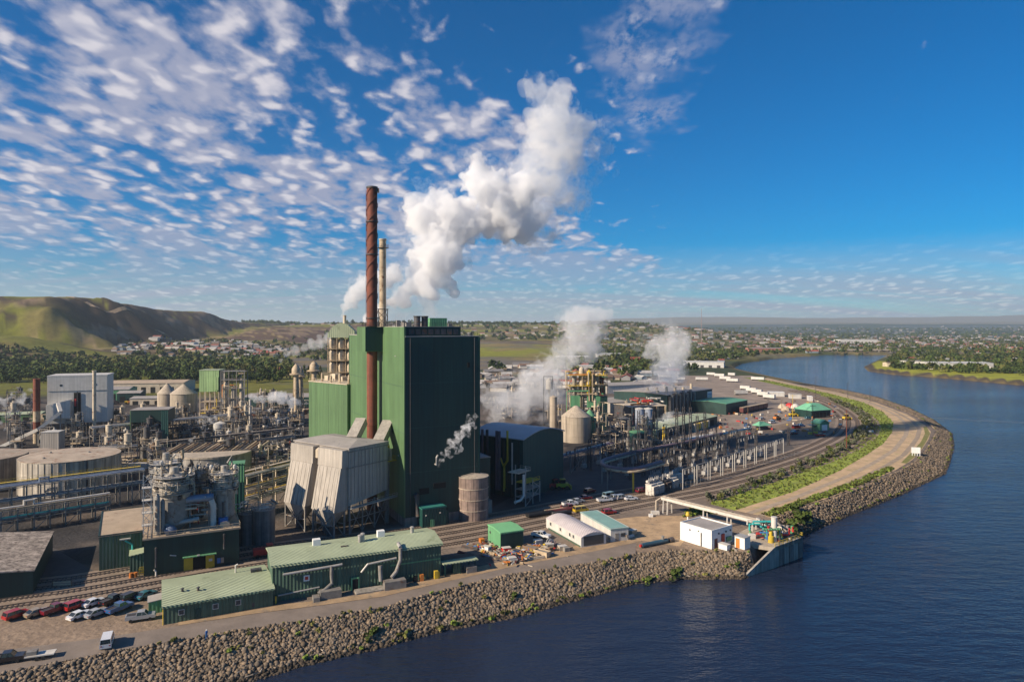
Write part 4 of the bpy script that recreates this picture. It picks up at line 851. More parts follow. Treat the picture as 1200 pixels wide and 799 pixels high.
MB().prism([(0, 0), (5.2, 0), (5.2, 2.9), (0, 2.4)], 0, 3.6, 'y').build('wall', 'green_panel', T); MB().prism([(-.2, 2.4), (5.3, 2.93), (5.3, 3.1), (-.2, 2.56)], -.2, 3.8, 'y').build('roof', 'grey_roof', T)

# --- mottled roof shed at the left edge
FR = Vector((-107.9, 153.8, 0)); u = Vector((math.cos(AX), math.sin(AX), 0)); v = Vector((-u.y, u.x, 0))
T = thing('mottled_roof_shed', 'dark green shed under a patchy weathered roof at the left edge', 'building', FR - u * 15, AX)
MB().prism([(0, 0), (15, 0), (15, 5.2), (0, 6.8)], 0, 33, 'y').build('wall', 'dark_and_shaded_green_wall', T); MB().prism([(-.2, 6.83), (15.3, 5.21), (15.3, 5.5), (-.2, 7.1)], -.3, 33.3, 'y').build('roof', 'weathered_roof', T)
T = thing('low_green_shed', 'green roofed shed left of the mottled one, cut by the picture edge', 'building', FR - u * 29, AX)
flat(T, 13.8, 30, 4.6, 'dark_and_shaded_green_wall', 'green_roof'); MB().tube([(6, 24, 4.9), (6, 24, 11)], .9, 14).build('roof_duct', 'teal', T, smooth=True)
for x in (2, 9, 12): MB().tube([(x, 25, 4.9), (x, 25, 8.5), (x + .8, 25, 8.9)], .45, 10).build('vent_pipe', 'steel_white', T, smooth=True)
slab(T, 'tank_saddle', 'dark_steel', 5, 23, 4.9, 7, 25.2, 5.3)

# --- tan roofed building, process building with evaporators
T = thing('tan_roof_building', 'green building under a flat tan roof left of the evaporators', 'building', place(116, 669), R(29.4))
flat(T, 12.2, 26, 8.3, 'dark_and_shaded_green_wall', 'tan_roof', .45); slab(T, 'wall_panel', 'green_siding', .0, -.06, 0, 9.4, -.004, 8.2)
MB().tube([(7.2, -.4, .2), (7.2, -.4, 5.6), (5.6, -.4, 6.8)], .22, 8).build('wall_pipe', 'teal', T); slab(T, 'wall_lamp', 'steel_white', 4.4, -.7, 7.0, 6.8, -.1, 7.3)
T = thing('pale_lean_to', 'little green lean-to with pale roof wedged in front of the tan roofed building', 'shed', place(152, 671), R(27.5))
MB().prism([(0, 0), (5.2, 0), (5.2, 4.6), (0, 4.0)], 0, 5, 'y').build('wall', 'green_siding', T); MB().prism([(-.2, 4.0), (5.25, 4.62), (5.25, 4.85), (-.2, 4.2)], -.2, 5.2, 'y').build('roof', 'pale_green_roof', T)
T = thing('yellow_cage', 'yellow safety cage with orange drums beside the small lean-to', 'cage', place(163, 676), R(27))
mb = MB(); [mb.bar((x, y, 0), (x, y, 1.9), .14) for x in (0, 1, 2) for y in (0, 1.4)]; [mb.bar((0, y, z), (2, y, z), .12) for y in (0, 1.4) for z in (.6, 1.2, 1.9)]; mb.build('frame', 'yellow', T)
for x in (-.8, -1.7): MB().lathe([(.45, 0), (.45, 1.2)], 12, (x, .3, 0)).build('drum', 'orange', T)

T = thing('evaporator_building', 'dark green process hall with a yellow doorway carrying the evaporators on its deck', 'building', place(168.5, 676.5), R(26.9))
wE = 21.4; hE = 8.9; slab(T, 'wall', 'dark_and_shaded_green_wall', 0, 0, 0, wE, 17, hE); slab(T, 'deck', 'tan_roof', -.3, -.3, hE + .004, wE + .3, 17.2, hE + .4)
mb = MB(); rail(mb, [(-.2, 17, hE + .4), (-.2, -.2, hE + .4), (wE + .2, -.2, hE + .4), (wE + .2, 17, hE + .4)], t=.09, sp=1.8); mb.build('railing', 'tan_pipe', T)
for i, x in enumerate((8.7, 13.6)): slab(T, 'door_leaf', 'yellow', x, -.25, 0, x + (2.0 if i == 0 else 2.0), -.004, 3.4)
slab(T, 'doorway', 'dark_opening', 10.75, -.06, 0, 13.55, -.004, 3.3); slab(T, 'door_canopy', 'green_panel', 8.4, -1.0, 3.5, 16.0, -.004, 3.7)
slab(T, 'wall_sign', 'steel_white', 14.3, -.29, 1.8, 15.1, -.254, 2.4); slab(T, 'notice', 'blue', 16.2, -.08, .9, 17.0, -.004, 2.2); slab(T, 'notice', 'tan_roof', 17.1, -.08, .9, 17.8, -.004, 2.2)
for x, z0, z1 in ((2.6, 2.2, 6.7), (17.8, 4.5, 8.0)): MB().tube([(x, -.02, z1), (x, -.6, z1), (x, -.6, z0)], .26, 8).build('wall_pipe', 'dark_steel', T)
MB().tube([(2.6, -1.0, 0), (2.6, -1.0, 1.4), (2.2, -1.0, 1.8)], .2, 8).build('standpipe', 'steel_white', T); MB().bar((7, -.25, 4.3), (5.6, -.25, 4.6), .2).build('wall_lamp', 'steel_white', T)
slab(T, 'canopy_lamp', 'steel_white', 11.6, -1.2, 3.72, 12.2, -.8, 4.0)
EV = V3(T.location); EVR = R(26.9)
def loc_in(base, rot, x, y, z=0): c, s_ = math.cos(rot), math.sin(rot); return (base[0] + x * c - y * s_, base[1] + x * s_ + y * c, z)
def pipework(parent, x0, y0, z0, x1, y1, z1, n, mats, rmin=.1, rmax=.35, seed=0):
    r_ = random.Random(seed)
    for i in range(n):
        p = Vector((r_.uniform(x0, x1), r_.uniform(y0, y1), r_.uniform(z0, z1))); pts = [p.copy()]; ax = r_.choice((0, 1, 2))
        for k in range(r_.randint(2, 4)):
            L_ = (x1 - x0, y1 - y0, z1 - z0)[ax] * r_.uniform(.2, .6) * r_.choice((-1, 1)); q = pts[-1].copy(); q[ax] += L_
            q = Vector((min(max(q.x, x0), x1), min(max(q.y, y0), y1), min(max(q.z, z0), z1)))
            if (q - pts[-1]).length > .3: pts.append(q)
            ax = r_.choice([a for a in (0, 1, 2) if a != ax])
        if len(pts) > 1: MB().tube(pts, r_.uniform(rmin, rmax), 7).build('pipe', r_.choice(mats), parent, smooth=True)
def evaporator(label, loc, rot, r, h, seed, dome='cream'):
    o = thing('evaporator', label, 'evaporator', loc, rot); r_ = random.Random(seed)
    MB().lathe([(r * .55, 0), (r, 1.6), (r, h * .52)], 28).build('lower_shell', 'steel', o, smooth=True)
    MB().lathe([(r * 1.06, h * .52 + .01), (r * 1.06, h * .60)], 28).build('girth_flange', 'precip_cladding', o)
    MB().lathe([(r * .95, h * .60 + .01), (r * .95, h * .78), (r * .7, h * .86), (r * .32, h * .9), (r * .28, h)], 28).build('vapour_dome', 'foil', o, smooth=True)
    for z in (h * .60, h * .74, h * .86):
        rr = r * 1.35; mb = MB(); n = 16; mb.lathe([(r * .9, z), (rr, z), (rr, z + .12), (r * .9, z + .12)], n); rail(mb, [(rr * math.cos(2 * math.pi * i / n), rr * math.sin(2 * math.pi * i / n), z + .12) for i in range(n + 1)], sp=3, t=.08); mb.build('platform', 'galvanised', o)
    for i in range(30):
        a = r_.uniform(0, 6.28); z = r_.uniform(h * .42, h * .95); q = r * r_.uniform(.9, 1.3)
        MB().tube([(q * math.cos(a), q * math.sin(a), z), (q * math.cos(a) * 1.12, q * math.sin(a) * 1.12, z + .4), (q * math.cos(a) * 1.12, q * math.sin(a) * 1.12, z + r_.uniform(-3, 3)), (q * math.cos(a + .3), q * math.sin(a + .3), z + 1)], r_.uniform(.12, .4), 7).build('pipe', r_.choice(('foil', 'steel', 'dark_steel', 'cream', 'tan_pipe', 'foil')), o, smooth=True)
    for i in range(24):
        a = r_.uniform(0, 6.28); z = r_.uniform(h * .5, h * .95); MB().lathe([(.35, 0), (.45, .3), (.45, .9), (.15, 1.2)], 9, (r * 1.15 * math.cos(a), r * 1.15 * math.sin(a), z)).build('valve', r_.choice(('steel_white', 'cream', 'tan_pipe', 'foil', 'dark_steel')), o, smooth=True)
    mb = MB(); a = -2.2; p = Vector((r * 1.05 * math.cos(a), r * 1.05 * math.sin(a), 0))
    mb.bar(p, p + Vector((0, 0, h * .6)), .08); mb.bar(p + Vector((.4, -.2, 0)), p + Vector((.4, -.2, h * .6)), .08)
    for i in range(int(h * 2)): mb.bar(p + Vector((0, 0, i * .3)), p + Vector((.4, -.2, i * .3)), .05)
    mb.build('ladder', 'steel_white', o); return o
evaporator('left of the two great steel evaporators on the process hall deck', loc_in(EV, EVR, 6.6, 6.6, hE + .4), .3, 3.6, 15.5, 3)
evaporator('right of the two great steel evaporators on the process hall deck', loc_in(EV, EVR, 18.4, 8.2, hE + .4), 1.2, 2.7, 14.5, 8)
evaporator('evaporator standing behind the left one, seen over its pipes', loc_in(EV, EVR, 4.8, 14.0, hE + .4), 2.0, 3.0, 18, 12)
evaporator('slim evaporator behind the deck between the two great ones', loc_in(EV, EVR, 12.6, 14.6, hE + .4), 2.6, 2.0, 14, 15)
T = thing('condenser', 'blue-grey horizontal condenser drum slung between the two evaporators', 'condenser', loc_in(EV, EVR, 12.2, 5.2, hE + .4), EVR)
MB().tube([(-3.2, 0, 7.2), (-3.0, 0, 7.2), (3.4, 0, 7.2), (3.6, 0, 7.2)], [.6, 1.0, 1.0, .6], 18).build('drum', 'blue', T, smooth=True); T.children[0].data.materials[0] = M('blue_grey', (.22, .27, .36), .45, .3, var=.2, vs=.5)
for x in (-2, 2.4): MB().bar((x, 0, 0), (x, 0, 6.3), .4).build('leg', 'steel', T)
MB().tube([(3.4, -.6, 0), (3.4, -.6, 5.2), (2.9, -.4, 6.6)], .72, 14).build('downcomer', 'steel_white', T, smooth=True)
MB().tube([(-8, -1.5, 1.6), (-2, -1.5, 2.2), (0, -1.2, 2.4)], .55, 12).build('vapour_pipe', 'galvanised', T, smooth=True)
MB().lathe([(1.3, 0), (1.6, .9), (1.0, 1.7), (.1, 2.1)], 16, (-6.5, -3.0, 0)).build('pump_cowl', 'blue_grey', T, smooth=True)
MB().cbox((6.0, -2.5, .5), (2.2, 1.2, 1.0)).build('flash_tank', 'cream', T); MB().lathe([(1.2, 0), (1.2, 1.6)], 14, (5.8, .2, 0)).build('seal_tank', 'blue', T)
pipework(T, -7, -1, .5, 7, 6, 11, 34, ('steel', 'foil', 'steel_white', 'cream', 'galvanised', 'dark_steel', 'red'), .1, .32, 5)
T = thing('stair_tower', 'narrow white steel ladder tower at the left end of the evaporator deck', 'tower', loc_in(EV, EVR, .7, 1.2, hE + .4), EVR)
mb = MB(); lattice(mb, (0, 0, 0), (0, 0, 15), 1.7, 1.7, .14); mb.build('frame', 'steel_white', T, kind='stuff')
for z in (3, 6, 9, 12): mb = MB(); mb.cbox((0, 0, z), (2.3, 2.3, .12)); rail(mb, [(-1.1, -1.1, z), (1.1, -1.1, z), (1.1, 1.1, z)]); mb.build('landing', 'steel_white', T)
for i, (x, h2) in enumerate(((2.2, 9.5), (3.3, 8), (1.9, 6))): MB().lathe([(.55, 0), (.55, h2), (.2, h2 + .6)], 12, (x, .7 + i * .8, 0)).build('column', 'steel', T, smooth=True)
# tall green box tower and dark tanks behind the hall
T = thing('green_shaft', 'tall narrow green sheet metal shaft right of the evaporators', 'tower', V3(atd(268.5, 600, 192)), R(20)); hs = 60 - (545 - HY) * 192 / 800
slab(T, 'wall', 'teal_wall', 0, 0, 0, 4.0, 4.5, hs); slab(T, 'cap', 'green_panel', -.15, -.15, hs + .003, 4.15, 4.65, hs + .35); slab(T, 'top_panel', 'green_panel', .1, -.06, hs - 5, 3.9, -.003, hs - .1)
for i, (px, rpx, lab) in enumerate(((289, 9.5, 'left of two dark steel tanks behind the process hall'), (308.5, 13.2, 'right, wider of two dark steel tanks behind the process hall'))):
    Y = 190 + i; rr = rpx * Y / 800; zt_ = 60 - ((601, 596)[i] - HY) * Y / 800
    o = thing('tank', lab, 'tank', V3(atd(px, 600, Y)), i * .7)
    MB().lathe([(rr, 0), (rr, zt_)], 30).build('shell', 'dark_steel' if i == 0 else 'blue_black', o, smooth=True) if False else MB().lathe([(rr, 0), (rr, zt_)], 30).build('shell', 'dark_concrete', o, smooth=True)
    MB().lathe([(rr + .1, zt_ + .003), (rr + .1, zt_ + .2), (0, zt_ + .5)], 30).build('roof', 'steel', o); mb = MB(); rail(mb, [(rr * math.cos(k * math.pi / 8), rr * math.sin(k * math.pi / 8), zt_ + .25) for k in range(17)], sp=3); mb.build('railing', 'galvanised', o)
    pipework(o, -rr, -rr, zt_ + .5, rr, rr, zt_ + 3, 8, ('steel', 'steel_white', 'foil'), .1, .3, 40 + i)

# --- pieces at the foot of the boiler house
T = thing('teal_shed', 'small teal cube shed at the foot of the boiler house', 'shed', place(495, 619), R(27.5)); flat(T, 7.6, 6.5, 5.6, 'teal_wall', 'teal_wall', .35)
T.children[1].data.materials[0] = M('teal_roof', (.03, .20, .17), .6, var=.15, vs=.3)
slab(T, 'door', 'green_panel', 2.6, -.12, 0, 3.8, -.004, 2.3); slab(T, 'side_cabin', 'teal_wall', 7.65, 1.2, 0, 9.0, 5, 4.2); slab(T, 'wall_lamp', 'steel_white', 1.0, -.3, 3.6, 1.3, -.004, 3.9); slab(T, 'wall_lamp', 'steel_white', 5.5, -.3, 3.9, 5.8, -.004, 4.2)
Yt = 216.0; o = thing('storage_tank', 'banded brown tank standing in the boiler house shadow line', 'tank', ((554.5 - CX) / FOC * Yt, Yt, 0)); r0 = 4.75; zt_ = 13.2
for i, (a, b) in enumerate(((0, 3.1), (3.1, 6.4), (6.4, 9.8), (9.8, zt_))):
    n = 12
    for k in range(n):
        a0 = 2 * math.pi * k / n + .012 + i * .2; a1 = 2 * math.pi * (k + 1) / n - .012 + i * .2; rr = r0; mb = MB(); vs = []
        for zz in (a + .03, b - .03):
            for j in range(4): t = a0 + (a1 - a0) * j / 3; vs.append((rr * math.cos(t), rr * math.sin(t), zz))
        for zz in (a + .03, b - .03):
            for j in range(4): t = a0 + (a1 - a0) * j / 3; vs.append(((rr - .12) * math.cos(t), (rr - .12) * math.sin(t), zz))
        fs = [(j, j + 1, j + 5, j + 4) for j in range(3)] + [(0, 4, 12, 8), (3, 11, 15, 7), (4, 5, 13, 12), (5, 6, 14, 13), (6, 7, 15, 14), (0, 8, 9, 1), (1, 9, 10, 2), (2, 10, 11, 3)]
        mb.quadlist(vs, fs); mb.build('tank_plate', 'tank_plate', o) if 'tank_plate' in MATS else (M('tank_plate', (.26, .19, .16), .8, var=.22, vs=.4, streak=.3), mb.build('tank_plate', 'tank_plate', o))
MB().lathe([(r0 - .1, .02), (r0 - .1, zt_ - .02)], 36).build('inner_shell', 'dark_concrete', o, smooth=True)
for z in (3.1, 6.4, 9.8): MB().lathe([(r0 - .02, z - .12), (r0 + .14, z - .12), (r0 + .14, z + .12), (r0 - .02, z + .12)], 36).build('band', 'rusty_plate', o)
MB().lathe([(r0 + .15, zt_), (r0 + .15, zt_ + .15), (0, zt_ + .9)], 36).build('roof', 'silo_concrete', o)
T = thing('side_annex', 'lower dark green annex right of the boiler house behind the banded tank', 'building', loc_in(place(475, 617), R(27.5), 24.7, 4.0), R(27.5)); flat(T, 5.6, 26, 17.6, 'dark_and_shaded_green_wall', 'grey_roof', .3)
slab(T, 'wall_duct', 'galvanised', 1.6, -.6, 9.5, 3.0, -.004, 12.2); MB().bar((1.2, -.8, 9.3), (4.6, -.8, 9.3), .3).build('duct_shelf', 'steel', T); slab(T, 'base_cabin', 'concrete', 2.2, -2.4, 0, 5.2, -.004, 4.2)

# --- turquoise hall with curved roof, on the rotated grid
T = thing('recovery_hall', 'dark turquoise hall with a grey curved roof right of the boiler house', 'building', V3(atd(613, 600, 239)), R(53)); hH = 20.6; dH = 24.0; wH = 26
arc = [(0, 0), (wH, 0)] + [(wH - i * wH / 8, hH + 2.4 * math.sin(math.pi * i / 8)) for i in range(0, 9)]
T.rotation_euler.z = R(53)
# x: along the right end wall (curved gable), y: back along the eaves
MB().prism(arc, 0, dH, 'y').build('wall', 'teal_wall', T)
ro = [(wH + .4 - i * (wH + .8) / 8, hH + .04 + 2.4 * math.sin(math.pi * i / 8)) for i in range(9)]; MB().prism(ro + [(x, z + .35) for x, z in ro[::-1]], -.5, dH + .4, 'y').build('roof', 'curved_roof', T) if 'curved_roof' in MATS else (M('curved_roof', (.42, .43, .46), .5, var=.1, vs=.15, rib=1.2), MB().prism(ro + [(x, z + .35) for x, z in ro[::-1]], -.5, dH + .4, 'y').build('roof', 'curved_roof', T))
for i in range(6): slab(T, 'pilaster', 'dark_and_shaded_green_wall', -.35, 1.5 + i * 3.6, 0, -.004, 1.9 + i * 3.6, hH - .3)
MB().tube([(-.8, 7.5, 3), (-1.2, 7.5, 11), (-1.2, 6.0, 13), (-1.2, 6.0, hH + 3)], .42, 10).build('riser_pipe', 'yellow', T, smooth=True)
MB().tube([(-1.2, 9.0, 13.5), (-1.2, 7.5, 10.5), (-1.2, 7.5, 2)], .36, 10).build('riser_pipe', 'yellow', T, smooth=True)
for y, m_ in ((9.8, 'purple'), (11.0, 'purple'), (15.4, 'dark_steel'), (17.6, 'purple'), (19.4, 'dark_steel')): MB().tube([(-1.0, y, 2), (-1.0, y, hH + 2.5)], .5, 10).build('riser_pipe', m_, T, smooth=True)
MB().tube([(-1.6, 3.6, 5), (-1.6, 3.6, hH - 1)], .3, 8).build('riser_pipe', 'galvanised', T, smooth=True)
T = thing('stair_tower', 'open steel stair tower with a yellow deck against the turquoise hall', 'tower', V3(atd(613, 582, 230)), R(53))
for x in (0, 4.2, 8.4):
    for y in (-1.0, 3.2): MB().bar((x, y, 0), (x, y, 13.5 if x == 0 else 10 - x * .35), .3).build('post', 'galvanised', T)
for z in (2.6, 5.2, 7.6):
    mb = MB(); mb.box(-.1, -1.1, z, 8.6, 3.3, z + .15); rail(mb, [(0, -1, z + .15), (8.4, -1, z + .15)]); mb.build('landing', 'galvanised' if z < 7 else 'yellow', T)
mb = MB(); mb.bar((0, -1, 0), (4.2, -1, 2.6), .15); mb.bar((4.2, -1, 2.6), (8.4, -1, 5.2), .15); mb.bar((8.4, -1, 5.2), (4.2, -1, 7.6), .15); mb.bar((4.2, -1, 2.6), (0, -1, 5.2), .15); mb.build('stair_flight', 'galvanised', T)
slab(T, 'top_deck', 'cream', -4, -1, 11.5, 3, 3.5, 11.75); mb = MB(); rail(mb, [(-4, -1, 11.7), (3, -1, 11.7), (3, 3.4, 11.7)]); mb.build('railing', 'cream', T)
MB().tube([(-1.6, -1.4, 11), (-1.6, -1.4, 4), (-3.5, -1.4, 2.8), (-6.5, -1.4, 2.8)], .45, 12).build('bent_pipe', 'steel_white', T, smooth=True)
# ---------------------------------------------------------------- tanks, silos, racks and process plant
def tank(label, px, Y, rpx, ytop, wall='concrete', roofm='rusty_plate', cone=.6, z0=0, courses=3, railm=None, name='storage_tank', group=None, nplate=0):
    X = (px - CX) / FOC * Y; r = rpx * Y / FOC; h = EYE - (ytop - HY) * Y / FOC - z0
    o = thing(name, label, 'tank', (X, Y, z0), 0, group)
    zs = [h * i / courses for i in range(courses + 1)]
    for a, b in zip(zs[:-1], zs[1:]): MB().lathe([(r, a + .01), (r, b - .06), (r + .05, b - .055), (r + .05, b - .005)], 40).build('shell_course', wall, o, smooth=True)
    MB().lathe([(r + .12, h), (r + .12, h + .18), (r * .15, h + .18 + cone), (0, h + .2 + cone * 1.05)], 40).build('roof', roofm, o)
    if railm: mb = MB(); n = 20; rail(mb, [(r * math.cos(k * 2 * math.pi / n), r * math.sin(k * 2 * math.pi / n), h + .18) for k in range(n + 1)], sp=4); mb.build('railing', railm, o)
    a = -2.35
    mb = MB(); p = Vector(((r + .35) * math.cos(a), (r + .35) * math.sin(a), 0)); q = Vector((-.35, .35, 0))
    mb.bar(p, p + Vector((0, 0, h + 1)), .09); mb.bar(p + q, p + q + Vector((0, 0, h + 1)), .09)
    for i in range(int(h / .5)): mb.bar(p + Vector((0, 0, i * .5)), p + q + Vector((0, 0, i * .5)), .05)
    mb.build('ladder', 'steel', o)
    return o, r, h
def staves(o, r, h, n, mat):
    for k in range(n):
        a = 2 * math.pi * k / n
        if math.sin(a) > .55: continue
        MB().bar(((r + .04) * math.cos(a), (r + .04) * math.sin(a), .1), ((r + .04) * math.cos(a), (r + .04) * math.sin(a), h - .2), .16, .1).build('buttress', mat, o)
M('stained_concrete', (.50, .44, .36), .88, var=.2, vs=.12, streak=.45, bump=.04)
M('brown_stained_concrete', (.17, .13, .10), .9, var=.25, vs=.15, streak=.6, bump=.04)
o, r, h = tank('largest pale concrete tank with rust edged roof, right of the brown one', 83, 256, 51, 533, 'stained_concrete', 'rusty_plate', .4); staves(o, r, h, 46, 'stained_concrete')
MB().bar((r * .77, -r * .64, .2), (r * .77, -r * .64, h), .5).build('overflow_pipe', 'dark_steel', o); [MB().lathe([(.5, 0), (.5, .25), (.2, .5)], 10, (x, y, h + .4)).build('roof_hatch', 'steel', o) for x, y in ((-4, -9), (5, 3), (-9, 2))]
o, r, h = tank('grey concrete tank cut by the left picture edge', -24, 258, 47, 534, 'dark_concrete', 'rusty_plate', .4); staves(o, r, h, 44, 'dark_concrete')
o, r, h = tank('brown streaked tank squeezed between the two big concrete tanks', 27, 286, 32, 531, 'brown_stained_concrete', 'rusty_plate', .5); staves(o, r, h, 30, 'brown_stained_concrete')
o, r, h = tank('tank with yellow railing and pipes on its roof behind the largest tank', 152, 275, 27, 547, 'dark_concrete', 'grey_roof', .4, railm='yellow')
pipework(o, -r * .8, -r * .8, h + .3, r * .8, r * .8, h + 2.6, 10, ('cream', 'steel_white', 'steel', 'tan_pipe'), .12, .3, 21)
slab(o, 'roof_walkway', 'cream', -r, -1, h + 1.2, r, 0, h + 1.4)
# clarifier with slatted bridge
o, r, h = tank('wide round clarifier with a slatted pipe bridge over its rim', 250, 262, 42, 531, 'concrete', 'silo_concrete', .1, railm=None)
MB().lathe([(r - .6, h + .2), (r + .3, h + .2), (r + .3, h + .9), (r - .6, h + .9)], 48).build('launder_rim', 'silo_concrete', o)
for i in range(22):
    x = -r * 1.15 + i * r * 2.3 / 21; MB().bar((x, -r * .1 + x * .25, h + 1.0), (x + .4, r * .75 + x * .25, h + 2.4), .45, .5).build('bridge_slat', ('tan_pipe', 'wood', 'dark_steel')[i % 3], o)
MB().bar((-r * 1.2, -r * .35, h + 1.0), (r * 1.2, r * .2, h + 1.0), .4, .8).build('bridge_beam', 'dark_steel', o); MB().bar((-r * 1.2, r * .45, h + 2.5), (r * 1.2, r * 1.05, h + 2.5), .4, .8).build('bridge_beam', 'dark_steel', o)
# twin cone silos
for px, Y, rpx, yc, ya, lab, hop in ((196, 440, 10.5, 461, 449, 'left, slimmer of two tan cone topped silos', 0), (215.5, 425, 14.6, 461, 449.5, 'right, wider of two tan cone topped silos', 1)):
    X = (px - CX) / FOC * Y; r = rpx * Y / FOC; h = EYE - (yc - HY) * Y / FOC; ap = EYE - (ya - HY) * Y / FOC
    o = thing('silo', lab, 'silo', (X, Y, 0)); zb = h * .42 if hop else 0
    for a, b in zip([zb + (h - zb) * i / 3 for i in range(3)], [zb + (h - zb) * i / 3 for i in range(1, 4)]): MB().lathe([(r, a), (r, b - .08), (r + .06, b - .07), (r + .06, b - .01)], 32).build('shell_course', 'silo_concrete', o, smooth=True)
    MB().lathe([(r + .25, h), (r + .25, h + .15), (.8, ap - .5), (.8, ap), (0, ap + .1)], 32).build('cone_roof', 'silo_concrete', o)
    if hop:
        MB().lathe([(1.6, 1.2), (r, zb - .005)], 32).build('hopper', 'silo_concrete', o)
        for k in range(8): a = k * math.pi / 4 + .3; MB().bar((r * .95 * math.cos(a), r * .95 * math.sin(a), 0), (r * .95 * math.cos(a), r * .95 * math.sin(a), zb), .5).build('leg', 'concrete', o)
# grey power house with conveyor
T = thing('grey_boiler_house', 'pale grey block building with a dark vertical slot and white roof', 'building', V3(atd(56, 510, 362)), R(20)); w = 27.5; h = 60 - (442 - HY) * 362 / 800
slab(T, 'wall', 'white_siding', 0, 0, 9, w, 17, h); slab(T, 'roof', 'white_siding', -.3, -.3, h + .003, w + .3, 17.3, h + .8)
slab(T, 'upper_band', 'white_siding', -.05, -.25, h - 7.5, w + .05, -.003, h - .05); slab(T, 'left_cladding', 'white_siding', -.3, 0, 9, -.004, 17, h - .1)
slab(T, 'slot', 'dark_opening', 12.0, -.35, 9.1, 15.2, -.255, h - 8.5); slab(T, 'slot_frame', 'dark_steel', 13.4, -.6, 9.1, 13.9, -.36, h - 8); slab(T, 'slot_door', 'red', 12.3, -.5, 18, 13.1, -.36, 22)
MB().prism([(0, 12), (11, 12), (11, h - 12), (0, h - 14.5)], -3.5, -.26, 'y').build('bay', 'white_siding', T)
for x in (5.5, 21.5): slab(T, 'window', 'window_glass', x, -.32, h - 5, x + 1.2, -.256, h - 4)
for x0 in (1.5, 17.5): mb = MB(); mb.quadlist([(x0, .3, 8.98), (x0 + 7, .3, 8.98), (x0 + 7, 8, 8.98), (x0, 8, 8.98), (x0 + 3, 3, 2.5), (x0 + 4.4, 3, 2.5), (x0 + 4.4, 4.6, 2.5), (x0 + 3, 4.6, 2.5)], [(0, 1, 5, 4), (1, 2, 6, 5), (2, 3, 7, 6), (3, 0, 4, 7), (4, 5, 6, 7), (0, 3, 2, 1)]); mb.build('hopper', 'steel', T)
for x in (.4, 9, 13.5, 18, w - .4):
    for y in (.4, 8, 16.6): MB().bar((x, y, 0), (x, y, 9), .5).build('leg', 'dark_steel', T)
mb = MB(); [mb.bar((x, .4, .3), (x + 8, .4, 8.5), .25) for x in (.4, 9, 18)]; [mb.bar((x + 8, .4, .3), (x, .4, 8.5), .25) for x in (.4, 9, 18)]; mb.build('bracing', 'dark_steel', T, kind='stuff')
o = thing('chimney', 'banded rust stack left of the pale grey block building', 'chimney', V3(atd(43, 508, 355)))
for i in range(6): MB().lathe([(1.6, i * 5.6), (1.6, i * 5.6 + 5.2), (1.75, i * 5.6 + 5.25), (1.75, i * 5.6 + 5.55)], 18).build('chimney_ring', ('tan_pipe', 'rust_red')[i % 2 if i < 4 else 1], o, smooth=True)
o = thing('vent_stack', 'thin cream vent pipe at the right corner of the grey block building', 'vent', V3(atd(110.5, 510, 362))); zt_ = 60 - (435.5 - HY) * 362 / 800
MB().lathe([(.9, 0), (.9, zt_), (1.1, zt_), (1.1, zt_ + .6)], 14).build('pipe_shaft', 'cream', o, smooth=True)
T = thing('chip_conveyor', 'white covered conveyor bending down to the left from the grey building', 'conveyor', (0, 0, 0)); k1 = atd(-30, 538, 345); k2 = atd(45, 503, 348); k3 = atd(71, 483, 352); k4 = atd(68, 473, 356)
for a, b in ((k1, k2), (k2, k3), (k3, k4)): MB().bar(a, b, 1.6, 1.6).build('gallery', 'steel_white', T)
for q in (k1.lerp(k2, .35), k2, k3): MB().bar((q.x, q.y, 0), (q.x, q.y, q.z - .8), .5).build('trestle', 'steel', T)
T = thing('transfer_tower', 'small grey sheet metal transfer house in front of the grey block building', 'building', V3(atd(48, 535, 318)), R(10)); flat(T, 7.6, 6, 60 - (507 - HY) * 318 / 800, 'precip_cladding', 'white_siding', .35); slab(T, 'left_cladding', 'white_siding', -.2, 0, 0, -.004, 6, 10)
T = thing('green_frame_building', 'dark green clad frame building with open braced lower floors', 'building', V3(atd(153, 524, 340)), R(12)); w = 17.5; h = 60 - (481 - HY) * 340 / 800
slab(T, 'wall', 'dark_and_shaded_green_wall', 0, 0, h - 6, w, 12, h); slab(T, 'left_cladding', 'green_and_sunlit_wall', -.25, 0, h - 9.5, -.004, 12, h); slab(T, 'right_shaft', 'teal_wall', w - 3, -1.2, 0, w, -.01, h - .4); slab(T, 'roof', 'grey_roof', -.2, -.2, h + .003, w + .2, 12.2, h + .3)  # left slab in the lighter green, painting the sun-facing side
for x in (.3, 5, 10, w - 3.4):
    for y in (.3, 11.6): MB().bar((x, y, 0), (x, y, h - 6), .45).build('post', 'dark_steel', T)
mb = MB(); [mb.bar((x, .3, z), (x + 4.6, .3, z + 4), .22) for x in (.3, 5, 9.5) for z in (.5, 5)]; [mb.bar((.3, .3, z), (w - 3, .3, z), .3) for z in (5, 9.4)]; mb.build('bracing', 'steel', T, kind='stuff')
MB().bar((w - 6.5, -.8, 5.5), (w - 3.6, -.8, 0.3), .6).build('brace_arm', 'yellow', T); MB().tube([(6.5, -.8, 0), (6.5, -.8, 10)], .45, 10).build('riser_pipe', 'steel', T, smooth=True); pipework(T, 0, 0, .5, w - 3, 10, h - 7, 16, ('steel', 'cream', 'dark_steel', 'tan_pipe'), .15, .4, 77)
